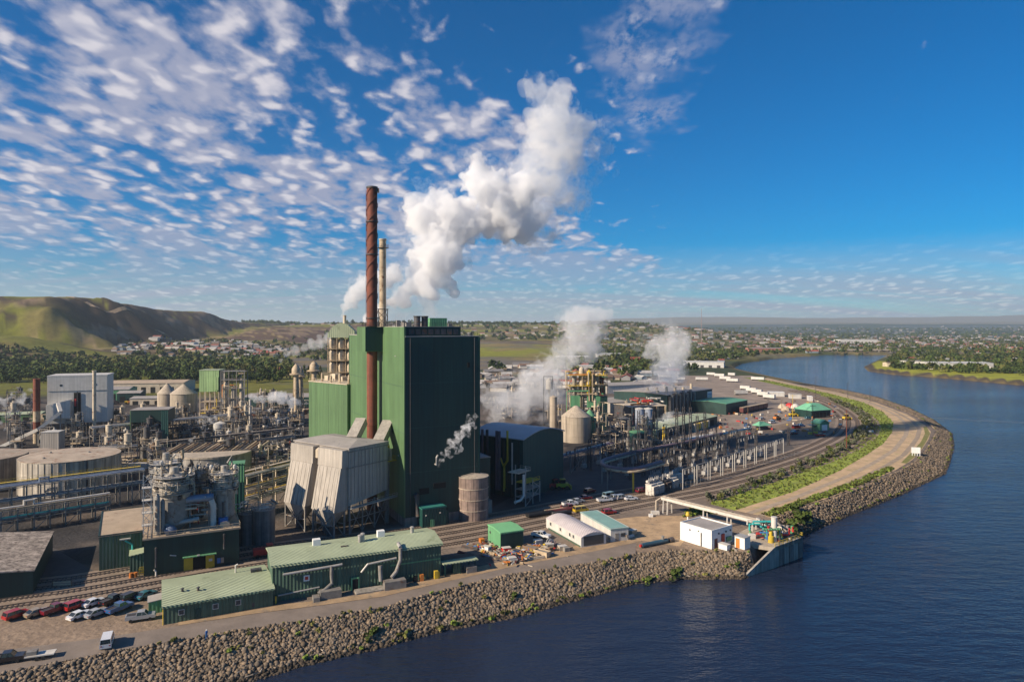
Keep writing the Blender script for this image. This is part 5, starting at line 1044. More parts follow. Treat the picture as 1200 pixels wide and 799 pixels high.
# light green tower and scaffold
T = thing('light_green_tower', 'light green box building raised on a thicket of steel legs and pipes', 'building', V3(atd(233.5, 500, 412)), R(4)); h = 60 - (434 - HY) * 412 / 800; zb = 60 - (459 - HY) * 412 / 800
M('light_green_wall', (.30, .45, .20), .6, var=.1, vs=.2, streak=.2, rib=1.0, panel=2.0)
slab(T, 'wall', 'light_green_wall', 0, 0, zb, 11.6, 10, h); slab(T, 'right_wall', 'dark_and_shaded_green_wall', 11.604, .2, zb, 11.9, 10, h - .4); slab(T, 'roof', 'pale_green_roof', -.2, -.2, h + .003, 12, 10.2, h + .3)
slab(T, 'side_bay', 'light_green_wall', 9.5, -.9, zb + 1, 11.6, -.004, h - 4)
for x in (.3, 3, 6, 9, 11.4):
    for y in (.3, 9.6): MB().bar((x, y, 0), (x, y, zb), .35).build('leg', 'cream', T)
for z in (5, 10, 15): slab(T, 'floor', 'tan_pipe', 0, 0, z, 11.7, 10, z + .2)
pipework(T, 0, -.5, 1, 12, 8, zb - .5, 22, ('cream', 'tan_pipe', 'steel_white', 'yellow'), .15, .45, 31)
T = thing('scaffold_tower', 'open steel frame tower with cylinders right of the light green building', 'tower', V3(atd(259, 503, 405)), R(4)); h = 60 - (435 - HY) * 405 / 800
for x in (0, 4.5, 9, 13.5):
    for y in (0, 6): MB().bar((x, y, 0), (x, y, h), .35).build('post', 'steel', T)
for z in (6, 12, 18, 24, 29, h): mb = MB(); mb.box(-.2, -.2, z - .15, 13.7, 6.2, z); rail(mb, [(-.1, -.1, z), (13.6, -.1, z)]); mb.build('floor', 'steel', T)
for x, r, z1 in ((2.2, 1.4, 27), (6.8, 1.8, 24), (11, 1.1, 28)): MB().lathe([(r, 0), (r, z1), (.3, z1 + 1.4)], 16, (x, 2.5, 0)).build('column', ('silo_concrete', 'tan_pipe', 'cream')[int(x) % 3], T, smooth=True)
mb = MB(); [mb.bar((x, -.1, z), (x + 4.5, -.1, z + 6), .18) for x in (0, 9) for z in (0, 6, 12, 18)]; mb.build('bracing', 'steel', T, kind='stuff')
pipework(T, 0, -.6, 1, 13, 5, h - 1, 20, ('cream', 'tan_pipe', 'steel_white', 'orange'), .15, .4, 32)
T = thing('gas_tank', 'squat white cylinder wreathed in steam below the scaffold tower', 'tank', V3(atd(258, 500, 372)), 0); MB().lathe([(3.6, 0), (3.6, 8), (0, 9.2)], 24).build('shell', 'white_siding', T, smooth=True)
# warehouses at the rear left
for lab, px, py, Y, w, d, h, rot, wl, rf in (('long tan roofed warehouse at the foot of the wooded hill', 118, 470, 620, 70, 40, 11, 10, 'cream', 'tan_roof'), ('pale green warehouse with a dark loading front', 113, 480, 560, 24, 24, 11, 14, 'green_panel', 'grey_roof'),
        ('dark fronted shed with yellow plant parked before it', 137, 478, 548, 17, 16, 9, 14, 'dark_and_shaded_green_wall', 'grey_roof'), ('low open fronted store behind the twin silos', 152, 476, 530, 33, 20, 6, 10, 'cream', 'grey_roof'), ('long dark shed roofed in grey behind the white steam', 285, 463, 520, 72, 30, 9, 0, 'dark_and_shaded_green_wall', 'grey_roof'),
        ('green walled low hall at the left edge beyond the steam', -12, 497, 430, 28, 14, 6, 15, 'green_and_sunlit_wall', 'pale_green_roof')):
    T = thing('warehouse', lab, 'building', V3(atd(px, py, Y)), R(rot)); gable(T, w, d, h * .8, h * .15, wl, rf)
    for i in range(int(w / 8)): slab(T, 'bay_door', 'dark_opening', 2 + i * 8, -.1, 0, 6 + i * 8, -.004, h * .5)
for i, (px, py, c) in enumerate(((146, 471, 'yellow'), (150, 470, 'orange'), (127, 470, 'brown_car'))):
    o = thing('loader', ('yellow wheel loader before the dark fronted shed', 'orange machine beside the yellow loader', 'long brown heap of bark beside the loaders')[i], ('loader', 'machine', 'bark heap')[i], V3(atd(px, 478, 535)), R(20))
    if i < 2:
        slab(o, 'body', c, 0, 0, 1, 5, 2.4, 2.6); slab(o, 'cab', 'car_glass', 1.4, .3, 2.6, 3, 2.1, 4.2); slab(o, 'bucket', c, 5.3, -.3, .2, 6.8, 2.7, 1.6)
        for x in (1, 4): [MB().tube([(x, y, .8), (x, y + .5, .8)], .8, 10).build('wheel', 'rubber', o) for y in (-.2, 2.1)]
    else: MB().lathe([(8, 0), (6, 2.5), (3, 4.2), (.5, 5)], 18).build('heap', 'wood', o)
# pipe racks
def rack(label, a, b, width, levels, npipe, mats, post='steel', deck=None, seed=0, bays=None, name='pipe_rack'):
    a = Vector(a); b = Vector(b); d = b - a; L_ = d.length; r_ = random.Random(seed)
    o = thing(name, label, 'pipe rack', (a.x, a.y, 0), math.atan2(d.y, d.x)); nb = bays or max(2, int(L_ / 9)); top = max(levels)
    for i in range(nb + 1):
        x = L_ * i / nb
        for y in (0, width): MB().bar((x, y, 0), (x, y, top + .3), .35).build('post', post, o)
        for z in levels: MB().bar((x, -.2, z), (x, width + .2, z), .3).build('cross_beam', post, o)
    for z in levels:
        for y in (0, width): MB().bar((0, y, z + .05), (L_, y, z + .05), .22).build('stringer', post, o)
        for k in range(npipe):
            rr = r_.uniform(.14, .42); y = .4 + (width - .8) * (k + .5) / npipe; m_ = r_.choice(mats)
            p = [(-.5, y, z + .2 + rr), (L_ * r_.uniform(.3, .45), y, z + .2 + rr)]
            if r_.random() < .35: x = p[-1][0]; p += [(x, y, z + 1.6 + rr), (x + 2.5, y, z + 1.6 + rr), (x + 2.5, y, z + .2 + rr)]
            p.append((L_ + .5, y, z + .2 + rr)); MB().tube(p, rr, 7).build('pipe', m_, o, smooth=True)
    mb = MB(); [mb.bar((L_ * i / nb, 0, 0), (L_ * (i + 1) / nb, 0, levels[0]), .15) for i in range(0, nb, 2)]; mb.build('bracing', post, o, kind='stuff')
    if deck: mb = MB(); mb.box(0, width - 1.2, top + 1.2, L_, width, top + 1.3); rail(mb, [(0, width - 1.2, top + 1.3), (L_, width - 1.2, top + 1.3)]); mb.build('walkway', deck, o)
    return o
PM = ('steel', 'galvanised', 'steel_white', 'cream', 'tan_pipe', 'dark_steel', 'foil')
rack('two level pipe bridge running in front of the largest concrete tank', atd(-40, 640, 204), atd(168, 590, 236), 5.5, [6.0, 10.2], 6, PM + ('blue_grey',), deck='yellow', seed=1, bays=13)
rack('lower pipe rack with a blue-grey main behind the mottled roof shed', atd(-40, 640, 192), atd(128, 600, 216), 4, [3.6, 6.6], 4, PM + ('blue_grey', 'teal'), seed=2, bays=9)
rack('tan edged pipe bridge between the dark tanks and the precipitator', atd(285, 600, 214), atd(350, 600, 236), 5, [5, 8.5, 12.5], 6, ('cream', 'tan_pipe', 'steel', 'yellow', 'galvanised'), post='cream', deck='cream', seed=3, bays=4)
rack('pipe rack behind the clarifier running toward the boiler house', atd(180, 560, 290), atd(345, 520, 335), 6, [6, 10], 6, PM + ('rust_red',), seed=4)
rack('long pipe rack crossing behind the silos', atd(110, 520, 330), atd(300, 495, 390), 6, [7, 11], 5, PM, seed=5)
rack('raised pipe rack running back from the turquoise hall to the cone tank', atd(628, 560, 262), atd(720, 530, 310), 4, [7], 4, ('purple', 'steel', 'cream', 'steel_white'), seed=6, bays=5)
rack('long low pipe rack beside the green roofed sheds', atd(742, 545, 300), atd(880, 512, 372), 4, [4.5], 5, ('steel_white', 'cream', 'purple', 'tan_pipe', 'orange'), seed=7, bays=8)
# purple loop of pipe
T = thing('pipe_loop', 'purplish pipe loop raised on yellow and grey legs by the parking area', 'pipe', (0, 0, 0)); z = 8.5
pts = [at(x, y, z) for x, y in ((775, 541), (742, 549.5), (712, 547), (705.5, 541), (716, 536.5), (742, 530), (800, 519), (846, 508))]
pts = [p + Vector((0, 0, z - p.z)) for p in pts]; MB().tube(smooth_line([tuple(p) for p in pts], 5), .75, 10).build('pipe', 'purple', T, smooth=True); MB().tube(smooth_line([tuple(p + Vector((.4, -1.6, -.6))) for p in pts[:6]], 5), .45, 8).build('pipe', 'tan_pipe', T, smooth=True)
for i, p in enumerate(pts): MB().bar((p.x, p.y, 0), (p.x, p.y, z - .7), .6 if i == 1 else .4).build('leg', 'yellow' if i == 1 else 'steel', T)
# middle process area: cone tank, white stack, vessels
o, r, h = tank('cone roofed silver tank between the turquoise hall and the green process tower', 675, 300 + 62, 17, 487.5, 'silo_concrete', 'silo_concrete', 5.2, courses=4, name='cone_tank')
T = thing('white_column', 'tall pale cylinder beside the cone roofed silver tank', 'column', V3(atd(648.5, 516, 372))); zc = 60 - (465 - HY) * 372 / 800
for i in range(5): MB().lathe([(2.0, zc * i / 5), (2.0, zc * (i + 1) / 5 - .15), (2.1, zc * (i + 1) / 5 - .14), (2.1, zc * (i + 1) / 5 - .01)], 20).build('shell_course', 'silo_concrete', T, smooth=True)
MB().lathe([(2.0, zc), (0, zc + .9)], 20).build('roof', 'silo_concrete', T); pipework(T, 2, -2, 1, 5, 2, zc - 4, 12, ('yellow', 'cream', 'dark_steel', 'steel'), .15, .4, 90)
T = thing('process_tower', 'green and yellow open framed process tower with pipes crowding its top', 'tower', V3(atd(668, 510, 398)), R(6)); w = 22; h = 60 - (440 - HY) * 398 / 800
for x in (0, 7.3, 14.6, 22):
    for y in (0, 9): MB().bar((x, y, 0), (x, y, h + (3 if x > 14 else 0)), .45).build('post', 'dark_steel' if x > 14 else 'tan_pipe', T)
for z in (7, 14, 20, 26, h): mb = MB(); mb.box(-.3, -.3, z - .2, 22.3, 9.3, z); rail(mb, [(-.2, -.2, z), (22.2, -.2, z)]); mb.build('floor', 'yellow' if z > 25 else 'steel', T)
for x0, z0, x1, z1 in ((.2, 14, 6, 20.5), (10, 13.5, 17.8, 20.5), (1, 7, 5, 12)): slab(T, 'cladding_panel', 'green_panel', x0, -.5, z0, x1, -.05, z1)
slab(T, 'side_cladding', 'dark_and_shaded_green_wall', 17.9, -.4, 0, 22.2, -.05, 20)
for x, r, z0, z1, m_ in ((7.5, 1.5, 7, h + 4, 'cream'), (3.2, 1.4, 20, h, 'foil'), (12, 1.6, 20, h + 2, 'yellow'), (16.5, 1.2, 14, h, 'cream'), (19.5, 1.3, 8, h - 2, 'rust_red')): MB().lathe([(r * .6, z0), (r, z0 + 1), (r, z1), (.3, z1 + 1)], 14, (x, 3, 0)).build('column', m_, T, smooth=True)
pipework(T, -1, -1, 6, 22, 8, h + 2, 44, ('yellow', 'cream', 'steel', 'green_panel', 'tan_pipe', 'rust_red', 'dark_steel'), .15, .5, 91)
slab(T, 'crane_rail', 'orange', -.5, -.6, h + .3, 12, -.3, h + .9)
T = thing('green_cone_hopper', 'small green cone topped hopper tucked right of the silver cone tank', 'hopper', V3(atd(691, 516, 372))); MB().lathe([(2.2, 0), (3.2, 6), (3.2, 12.2), (0, 16)], 16).build('shell', 'green_panel', T)
T = thing('green_round_tank', 'green cylindrical tank by the foot of the blue-white silos', 'tank', V3(atd(748, 523, 330))); MB().lathe([(4.2, 0), (4.2, 9.6)], 28).build('shell', 'teal_wall', T, smooth=True); MB().lathe([(4.4, 9.61), (4.4, 9.9), (0, 10.4)], 28).build('roof', 'green_panel', T)
for i, (px, lab) in enumerate(((749.5, 'left of the twin grey-blue silos'), (759.5, 'right of the twin grey-blue silos'))):
    Y = 352; o = thing('silo', lab + ' beside the green round tank', 'silo', V3(atd(px, 520, Y))); hh = 60 - (479 - HY) * Y / 800
    for a in range(3): MB().lathe([(2.25, hh * a / 3), (2.25, hh * (a + 1) / 3 - .1), (2.33, hh * (a + 1) / 3 - .1), (2.33, hh * (a + 1) / 3 - .01)], 20).build('shell_course', 'blue_silo', o, smooth=True) if 'blue_silo' in MATS else (M('blue_silo', (.34, .38, .46), .5, var=.1, vs=.3, streak=.2), MB().lathe([(2.25, 0), (2.25, hh / 3)], 20).build('shell_course', 'blue_silo', o, smooth=True))
    MB().lathe([(2.4, hh), (2.4, hh + .2), (0, hh + .8)], 20).build('roof', 'steel_white', o)
# sheds to the right of the process area
def shed(label, px, py, Y, w, d, h, rot, wl='dark_and_shaded_green_wall', rf='green_roof', rise=1.0, doors=0, ridge='x'):
    T = thing('mill_shed', label, 'building', V3(atd(px, py, Y)), R(rot)); gable(T, w, d, h, rise, wl, rf, ridge=ridge)
    for i in range(doors): slab(T, 'bay_door', 'dark_opening', 1.5 + i * (w - 2) / doors, -.1, 0, 1.5 + (i + .6) * (w - 2) / doors, -.004, h * .7)
    return T
T = shed('long dark green mill hall with a white sign by its right end', 782, 497, 470, 66, 44, 13.5, 47, 'dark_and_shaded_green_wall', 'grey_roof', 1.0)
slab(T, 'sign_board', 'white_paint', 58, -.3, 7.5, 65, -.01, 12); MB().cbox((61.5, -.36, 10.2), (5.4, .08, .7)).build('sign_mark', 'blue', T); MB().cbox((61.5, -.36, 8.9), (4.0, .08, .6)).build('sign_mark', 'green_panel', T)
for i in range(14): slab(T, 'wall_duct', ('dark_steel', 'steel')[i % 2], 1 + i * 2.6, -2.2, 0, 2.2 + i * 2.6, -.2, 12.5 + (i % 4))
for i in range(9): MB().lathe([(1, 14), (1, 16 + i % 3)], 10, (4 + i * 6, 10 + (i % 2) * 12, 0)).build('roof_vent', ('cream', 'steel')[i % 2], T)
shed('green roofed hall right of the long dark mill hall', 851, 482, 470, 34, 26, 7.5, 47)
T = shed('long narrow green roofed loading shed ahead of the mill hall', 770, 512, 364, 78, 16, 5.2, 50, 'dark_and_shaded_green_wall', 'pale_green_roof', .8, 6)
for i in range(7): slab(T, 'loading_bay', 'yellow' if i % 3 else 'cream', 42 + i * 3.1, -1.8, 0, 44.2 + i * 3.1, -.05, 4.4)
MB().bar((4, -2, 0), (4, -2, 7), 1.3).build('corner_post', 'yellow', T)
T = shed('tan canopy on cream columns behind the blue-white silos', 738, 490, 420, 26, 20, 11, 20, 'dark_steel', 'cream', .6); [MB().bar((1 + i * 6, -1, 0), (1 + i * 6, -1, 11), 1.0).build('column', 'tan_pipe', T) for i in range(5)]
pipework(T, 0, 0, 12.5, 24, 14, 16, 10, ('red', 'orange', 'steel_white', 'foil'), .3, .7, 92)
shed('low grey roofed paper store behind the process tower', 715, 478, 480, 46, 30, 7, 30, 'precip_cladding', 'grey_roof', .8)
shed('pale flat building beyond the process tower by the steam', 712, 460, 620, 60, 30, 7, 25, 'steel_white', 'grey_roof', .8)
shed('white low substation roof shed ahead of the loading shed', 812, 521, 342, 24, 7, 3.4, 42, 'dark_and_shaded_green_wall', 'white_siding', .3)
# dark green pair of round roofed yard tents
T = thing('yard_tent', 'large pale green hip roofed yard building inside the rail bend', 'building', V3(atd(951, 487.5, 452)), R(24)); s_ = 17.5
slab(T, 'wall', 'dark_and_shaded_green_wall', 0, 0, 0, s_, 14, 5); mb = MB(); mb.quadlist([(-.5, -.5, 5), (s_ + .5, -.5, 5), (s_ + .5, 14.5, 5), (-.5, 14.5, 5), (5, 5, 9), (s_ - 5, 5, 9), (s_ - 5, 9.5, 9), (5, 9.5, 9)], [(0, 1, 5, 4), (1, 2, 6, 5), (2, 3, 7, 6), (3, 0, 4, 7), (4, 5, 6, 7), (3, 2, 1, 0)]); mb.build('roof', 'tent_roof', T) if 'tent_roof' in MATS else (M('tent_roof', (.16, .42, .26), .6, var=.12, vs=.2, rib=1.2), mb.build('roof', 'tent_roof', T))
for i in range(5): slab(T, 'bay_door', 'dark_opening', 1 + i * 3.3, -.1, 0, 3.3 + i * 3.3, -.004, 3.6)
T = thing('yard_office', 'small green cabin with a white door below the hip roofed yard building', 'building', V3(atd(961, 505, 398)), R(24)); gable(T, 7.2, 6, 4.2, 1.8, 'green_panel', 'tent_roof', ridge='y'); slab(T, 'roller_door', 'white_paint', 1.5, -.12, 0, 5.7, -.004, 3.3); slab(T, 'canopy', 'cream', -5, 2, 3.0, -.2, 6.5, 3.2); [MB().bar((x, 2.2, 0), (x, 2.2, 3), .2).build('post', 'steel', T) for x in (-4.8, -2.5)]
T = thing('green_canopy', 'tattered looking green tent in the yard above the substation', 'tent', V3(atd(890, 505, 398)), R(26)); mb = MB(); mb.quadlist([(0, 0, 2.6), (10, 0, 2.6), (10, 6, 2.6), (0, 6, 2.6), (3, 3, 5), (7, 3.4, 4.6)], [(0, 1, 5, 4), (1, 2, 5), (2, 3, 4, 5), (3, 0, 4), (3, 2, 1, 0)]); mb.build('canopy', 'tent_roof', T); [MB().bar((x, y, 0), (x, y, 2.6), .25).build('pole', 'steel', T) for x in (.3, 9.7) for y in (.3, 5.7)]; slab(T, 'stored_crate', 'dark_steel', 2, 1, 0, 8, 5, 2)
# scattered process skids fill the heart of the mill
def skid(seed, mats):
    r_ = random.Random(seed); o = thing('process_unit', 'unit', 'process unit', (0, 0, -50))
    w, d, h = r_.uniform(5, 10), r_.uniform(4, 8), r_.uniform(3, 11)
    for x in (0, w):
        for y in (0, d): MB().bar((x, y, 0), (x, y, h), .3).build('post', r_.choice(('steel', 'dark_steel', 'cream')), o)
    for z in (h * .5, h): mb = MB(); mb.box(-.2, -.2, z - .15, w + .2, d + .2, z); rail(mb, [(0, 0, z), (w, 0, z)]); mb.build('platform', r_.choice(('steel', 'dark_steel', 'tan_pipe')), o)
    for i in range(2 + seed % 2):
        rr = r_.uniform(.6, 1.7); z0 = r_.choice((0, h)); hh = r_.uniform(1.2, 4.5); MB().lathe([(rr * .7, 0), (rr, .5), (rr, hh), (rr + .12, hh + .01), (rr + .12, hh + .2), (rr * .3, hh + .5), (rr * .3, hh + 1.3)], 14, (r_.uniform(1.5, w - 1), r_.uniform(1.5, d - 1), z0)).build('vessel', r_.choice(mats), o, smooth=True)
    pipework(o, -1, -1, .3, w + 1, d, h + 3.5, 13, mats + ('cream',), .09, .3, seed + 7)
    mb = MB(); [mb.bar((x0, -.05, 0), (w - x0, -.05, h * .5), .14) for x0 in (0, w)]; [mb.bar((w, y0, 0), (w, d - y0, h * .5), .14) for y0 in (0, d)]; mb.build('bracing', 'steel', o, kind='stuff'); return o
protos = [skid(200 + i, (('steel', 'dark_steel', 'foil', 'steel'), ('rusty_plate', 'dark_steel', 'wood', 'steel'), ('cream', 'cream', 'dark_steel', 'steel_white'), ('steel', 'cream', 'steel', 'foil'), ('dark_steel', 'steel', 'dark_steel', 'tan_pipe'), ('foil', 'steel', 'rust_red', 'dark_steel'), ('steel', 'steel_white', 'dark_steel', 'dark_steel'), ('tan_pipe', 'cream', 'wood', 'steel'), ('galvanised', 'dark_steel', 'steel_white', 'dark_steel'))[i]) for i in range(9)]
zones = [((0, 500, 120, 528), 12, 'low process units around the grey block building'), ((120, 498, 345, 522), 46, 'process units crowded behind the clarifier'), ((235, 520, 350, 566), 20, 'process units between the clarifier and the precipitator'),
         ((100, 524, 200, 556), 14, 'process units around the yellow railed tank'), ((566, 448, 660, 492), 18, 'process units standing in the steam beyond the turquoise hall'), ((690, 485, 770, 535), 18, 'process units around the green round tank'), ((290, 470, 360, 500), 12, 'process units left of the light green block'),
         ((0, 470, 40, 500), 8, 'process units in the steam at the left edge')]
zpl = ['by the grey block building', 'behind the round clarifier', 'between clarifier and precipitator', 'near the yellow railed tank', 'in steam beyond the turquoise hall', 'by the green round tank', 'left of the light green block', 'in white steam at the left edge']
looks = ['plain grey', 'rusty brown', 'cream piped', 'grey and cream', 'dark steel', 'silver and rust', 'black and white', 'tan and brown', 'pale galvanised']
ORD = ['first', 'second', 'third', 'fourth', 'fifth', 'sixth', 'seventh', 'eighth', 'ninth', 'tenth', 'eleventh', 'twelfth', 'thirteenth', 'fourteenth', 'fifteenth', 'sixteenth', 'seventeenth', 'eighteenth', 'nineteenth', 'twentieth']
placed = []; rz = random.Random(11); first = [True] * 9
for (zn, n, grp), zl in zip(zones, zpl):
    mine = []
    for i in range(n):
        for t in range(40):
            p = at(rz.uniform(zn[0], zn[2]), rz.uniform(zn[1], zn[3]))
            if all((p - q).length > 8.2 for q in placed): break
        placed.append(p); k = rz.randrange(9); ro = AX + rz.choice((0, 1.57))
        if first[k]: o = protos[k]; first[k] = False; o.location = p; o.rotation_euler.z = ro; o['group'] = grp
        else: o = clone(protos[k], p, ro, None, grp)
        o.scale = (1, 1, rz.uniform(.6, 1.35)); mine.append((p.x / p.y, k, o))
    cnt = {}
    for _, k, o in sorted(mine, key=lambda t: t[0]):
        cnt[k] = cnt.get(k, 0) + 1; o['label'] = '%s process unit %s, %s from left' % (looks[k], zl, ORD[cnt[k] - 1])
for k in range(9):
    if first[k]:
        for ch in list(protos[k].children): bpy.data.objects.remove(ch)
        bpy.data.objects.remove(protos[k])
# cyclones and a thin stack beyond
for i, (px, py, r, hh) in enumerate(((347, 432, 2.6, 13), (352, 436, 2.2, 11), (368, 430, 2.8, 14))):
    Y = 420; o = thing('cyclone', ('left tan cyclone behind the light green block', 'middle short tan cyclone behind the light green block', 'right tan cyclone with a dome behind the light green block')[i], 'cyclone', V3(atd(px, 470, Y + i * 8))); zt_ = 60 - (py - HY) * Y / 800
    MB().lathe([(r * .5, 8), (r * .5, zt_ - 4), (r * 1.5, zt_ - 3.6), (r * 1.5, zt_ - 3), (r, zt_ - 2.8), (r, zt_), (r * .5, zt_ + 2), (.2, zt_ + 3)], 18).build('body', 'tan_pipe', o, smooth=True); [MB().bar((x, 0, 0), (x * .5, 0, zt_ - 4), .5).build('leg', 'tan_pipe', o) for x in (-2.5, 2.5)]
o = thing('chimney', 'thin red steaming stack before the poplar row', 'chimney', V3(atd(328, 460, 900))); MB().lathe([(1.2, 0), (1.2, 60 - (430 - HY) * 900 / 800)], 12).build('shaft', 'rust_red', o, smooth=True)
o = thing('vent_stack', 'thin white vent post puffing steam left of the light green block', 'vent', V3(atd(293, 500, 380))); MB().lathe([(.6, 0), (.6, 60 - (468 - HY) * 380 / 800)], 10).build('shaft', 'steel_white', o, smooth=True)
o = thing('vent_stack', 'hooked vent pipe in the steam behind the turquoise hall', 'vent', V3(atd(640, 480, 420))); zt_ = 60 - (441 - HY) * 420 / 800; MB().tube([(-1.5, 0, 0), (-1.5, 0, zt_), (4, 0, zt_), (4, 0, zt_ - 5)], .35, 8).build('frame', 'dark_steel', o); MB().lathe([(2.2, zt_ - 8), (2.2, zt_ - 3), (.2, zt_ - .8)], 14, (2, 0, 0)).build('dome', 'steel_white', o, smooth=True); MB().bar((2, 0, 0), (2, 0, zt_ - 8), 1.2).build('shaft', 'steel', o)
# ---------------------------------------------------------------- river intake, substation, vehicles, yard clutter
def pump_house():
    P0 = at(797, 632); Pm = at(834, 643.5); d = Pm - P0; ang = math.atan2(d.y, d.x); h = 4.7
    T = thing('pump_house', 'white flat roofed block pump house on the river bank', 'building', V3(P0), ang); w = d.length; dd = 9.2
    slab(T, 'wall', 'white_paint', 0, 0, 0, w, dd, h); slab(T, 'roof', 'grey_roof', .25, .25, h + .003, w - .25, dd - .25, h + .08)
    for a in ((0, 0, w, .25), (0, dd - .25, w, dd), (0, .25, .25, dd - .25), (w - .25, .25, w, dd - .25)): slab(T, 'parapet', 'white_paint', a[0], a[1], h + .003, a[2], a[3], h + .4)
    slab(T, 'wall_pipe', 'dark_steel', 7.2, -.18, .1, 7.5, -.004, 3.7); slab(T, 'vent', 'dark_steel', 3.2, -.08, 3.4, 3.7, -.004, 3.8); slab(T, 'vent', 'dark_steel', 6.2, -.08, 3.8, 6.6, -.004, 4.1)
    slab(T, 'door', 'brown_car', w + .004, 1.2, 0, w + .12, 2.4, 2.6); slab(T, 'red_panel', 'red', w + .004, 4.2, 1.2, w + .3, 5.4, 3.4); slab(T, 'pipe_cover', 'green_panel', w + .004, 6.4, 1.0, w + .3, 8.6, 2.2)
    for y in (2.8, 6, 8): slab(T, 'wall_lamp', 'dark_steel', w + .004, y, 3.6, w + .25, y + .4, 4.0)
    return T
PH = pump_house()
def white_box(label, px, py, w, d, h, rot, m='white_paint', name='cabinet', cat='cabinet', roof='steel_white', door=None):
    o = thing(name, label, cat, place(px, py), R(rot)); slab(o, 'body', m, 0, 0, .12, w, d, h); slab(o, 'roof', roof, -.12, -.12, h + .003, w + .12, d + .12, h + .15); slab(o, 'skid', 'dark_steel', .1, .1, 0, w - .1, d - .1, .117)
    if door: slab(o, 'door', door, .35, -.08, .2, 1.5, -.004, h - .4)
    return o
white_box('two white tubs standing at the pump house corner', 842, 643, 2.6, 1.6, 1.5, -50)
white_box('little white hut with an orange door beside the pump house', 861, 641.5, 3.0, 2.8, 3.2, -50, 'white_paint', 'hut', 'hut', 'galvanised', 'orange')
QA = at(905, 646); QB = at(920, 634)
def quay():
    T = thing('river_intake', 'concrete river intake quay with sloped wing wall and pumps', 'quay', (0, 0, 0))
    A = at(872.5, 677, WZ); B = at(908, 641, .6); C = at(922, 641, 0); 
    a = Vector((A.x, A.y, 0)); b = Vector((B.x, B.y, 0)); d = (b - a).normalized(); n = Vector((d.y, -d.x, 0)); L_ = (b - a).length
    if n.y > 0: n = -n
    def seg(nm, p, q, z0p, z1p, z0q, z1q, t, mat):
        mb = MB(); dd = (q - p).normalized(); m = Vector((-dd.y, dd.x, 0)) * t; mb.quadlist([(*p.xy, z0p), (*q.xy, z0q), (*(q + m).xy, z0q), (*(p + m).xy, z0p), (*p.xy, z1p), (*q.xy, z1q), (*(q + m).xy, z1q), (*(p + m).xy, z1p)], [(3, 2, 1, 0), (4, 5, 6, 7), (0, 1, 5, 4), (1, 2, 6, 5), (2, 3, 7, 6), (3, 0, 4, 7)]); return mb.build(nm, mat, T)
    seg('wing_wall', a, b, -9, WZ + .3, -9, 0.6, .6, 'concrete')
    e = b + (b - a).normalized() * 12.5; e = b + Vector((math.cos(R(38)), math.sin(R(38)), 0)) * 14.5
    for i in range(6): seg('wall_panel', b.lerp(e, i / 6 + .008), b.lerp(e, (i + 1) / 6 - .008), -9, .7, -9, .7, .6, ('concrete', 'dark_concrete')[i % 2])
    g = e + Vector((-10, 12, 0)); seg('end_wall', e, g, -9, .6, -9, .6, .6, 'dark_concrete')
    h0 = b + Vector((-12, 6, 0)); MB().prism([(p.x, p.y) for p in (b, e, g, h0)], -.5, .5, 'z').build('deck', 'silo_concrete', T)
    seg('kerb', a.lerp(b, .25) + Vector((-3, 3, 0)), h0, .1, .7, .1, .7, .5, 'silo_concrete')
    mb = MB(); rail(mb, [(*b.xy, .7), (*e.xy, .7), (*g.xy, .6)], t=.12); mb.build('railing', 'yellow', T)
    for i in range(3): p = b.lerp(e, .25 + .3 * i) + Vector((-2.2, 2.4, 0)); MB().lathe([(.9, .5), (.9, 2.2), (.5, 2.4), (.5, 3.6)], 12, (p.x, p.y, 0)).build('pump', ('yellow', 'yellow', 'steel')[i], T, smooth=True)
    p = b.lerp(e, .3) + Vector((-1.6, 2.6, 0)); MB().lathe([(.8, .5), (.8, 7.0), (.9, 7.1), (.9, 7.4)], 14, (p.x, p.y, 0)).build('riser', 'steel_white', T, smooth=True)
    c0 = b.lerp(e, .5) + Vector((-4, 4, 0)); pipework(T, c0.x - 5, c0.y - 4, .8, c0.x + 5, c0.y + 4, 5, 26, ('steel', 'teal', 'dark_steel', 'green_panel', 'steel_white', 'red', 'blue'), .15, .4, 55)
    for i in range(4): p = c0 + Vector((-6 + i * 2.6, -1 + i, 0)); slab(T, 'pump_box', ('steel_white', 'red', 'yellow', 'teal_wall')[i], p.x, p.y, .5, p.x + 1.8, p.y + 1.2, 1.8)
    return b, e
qb, qe = quay()
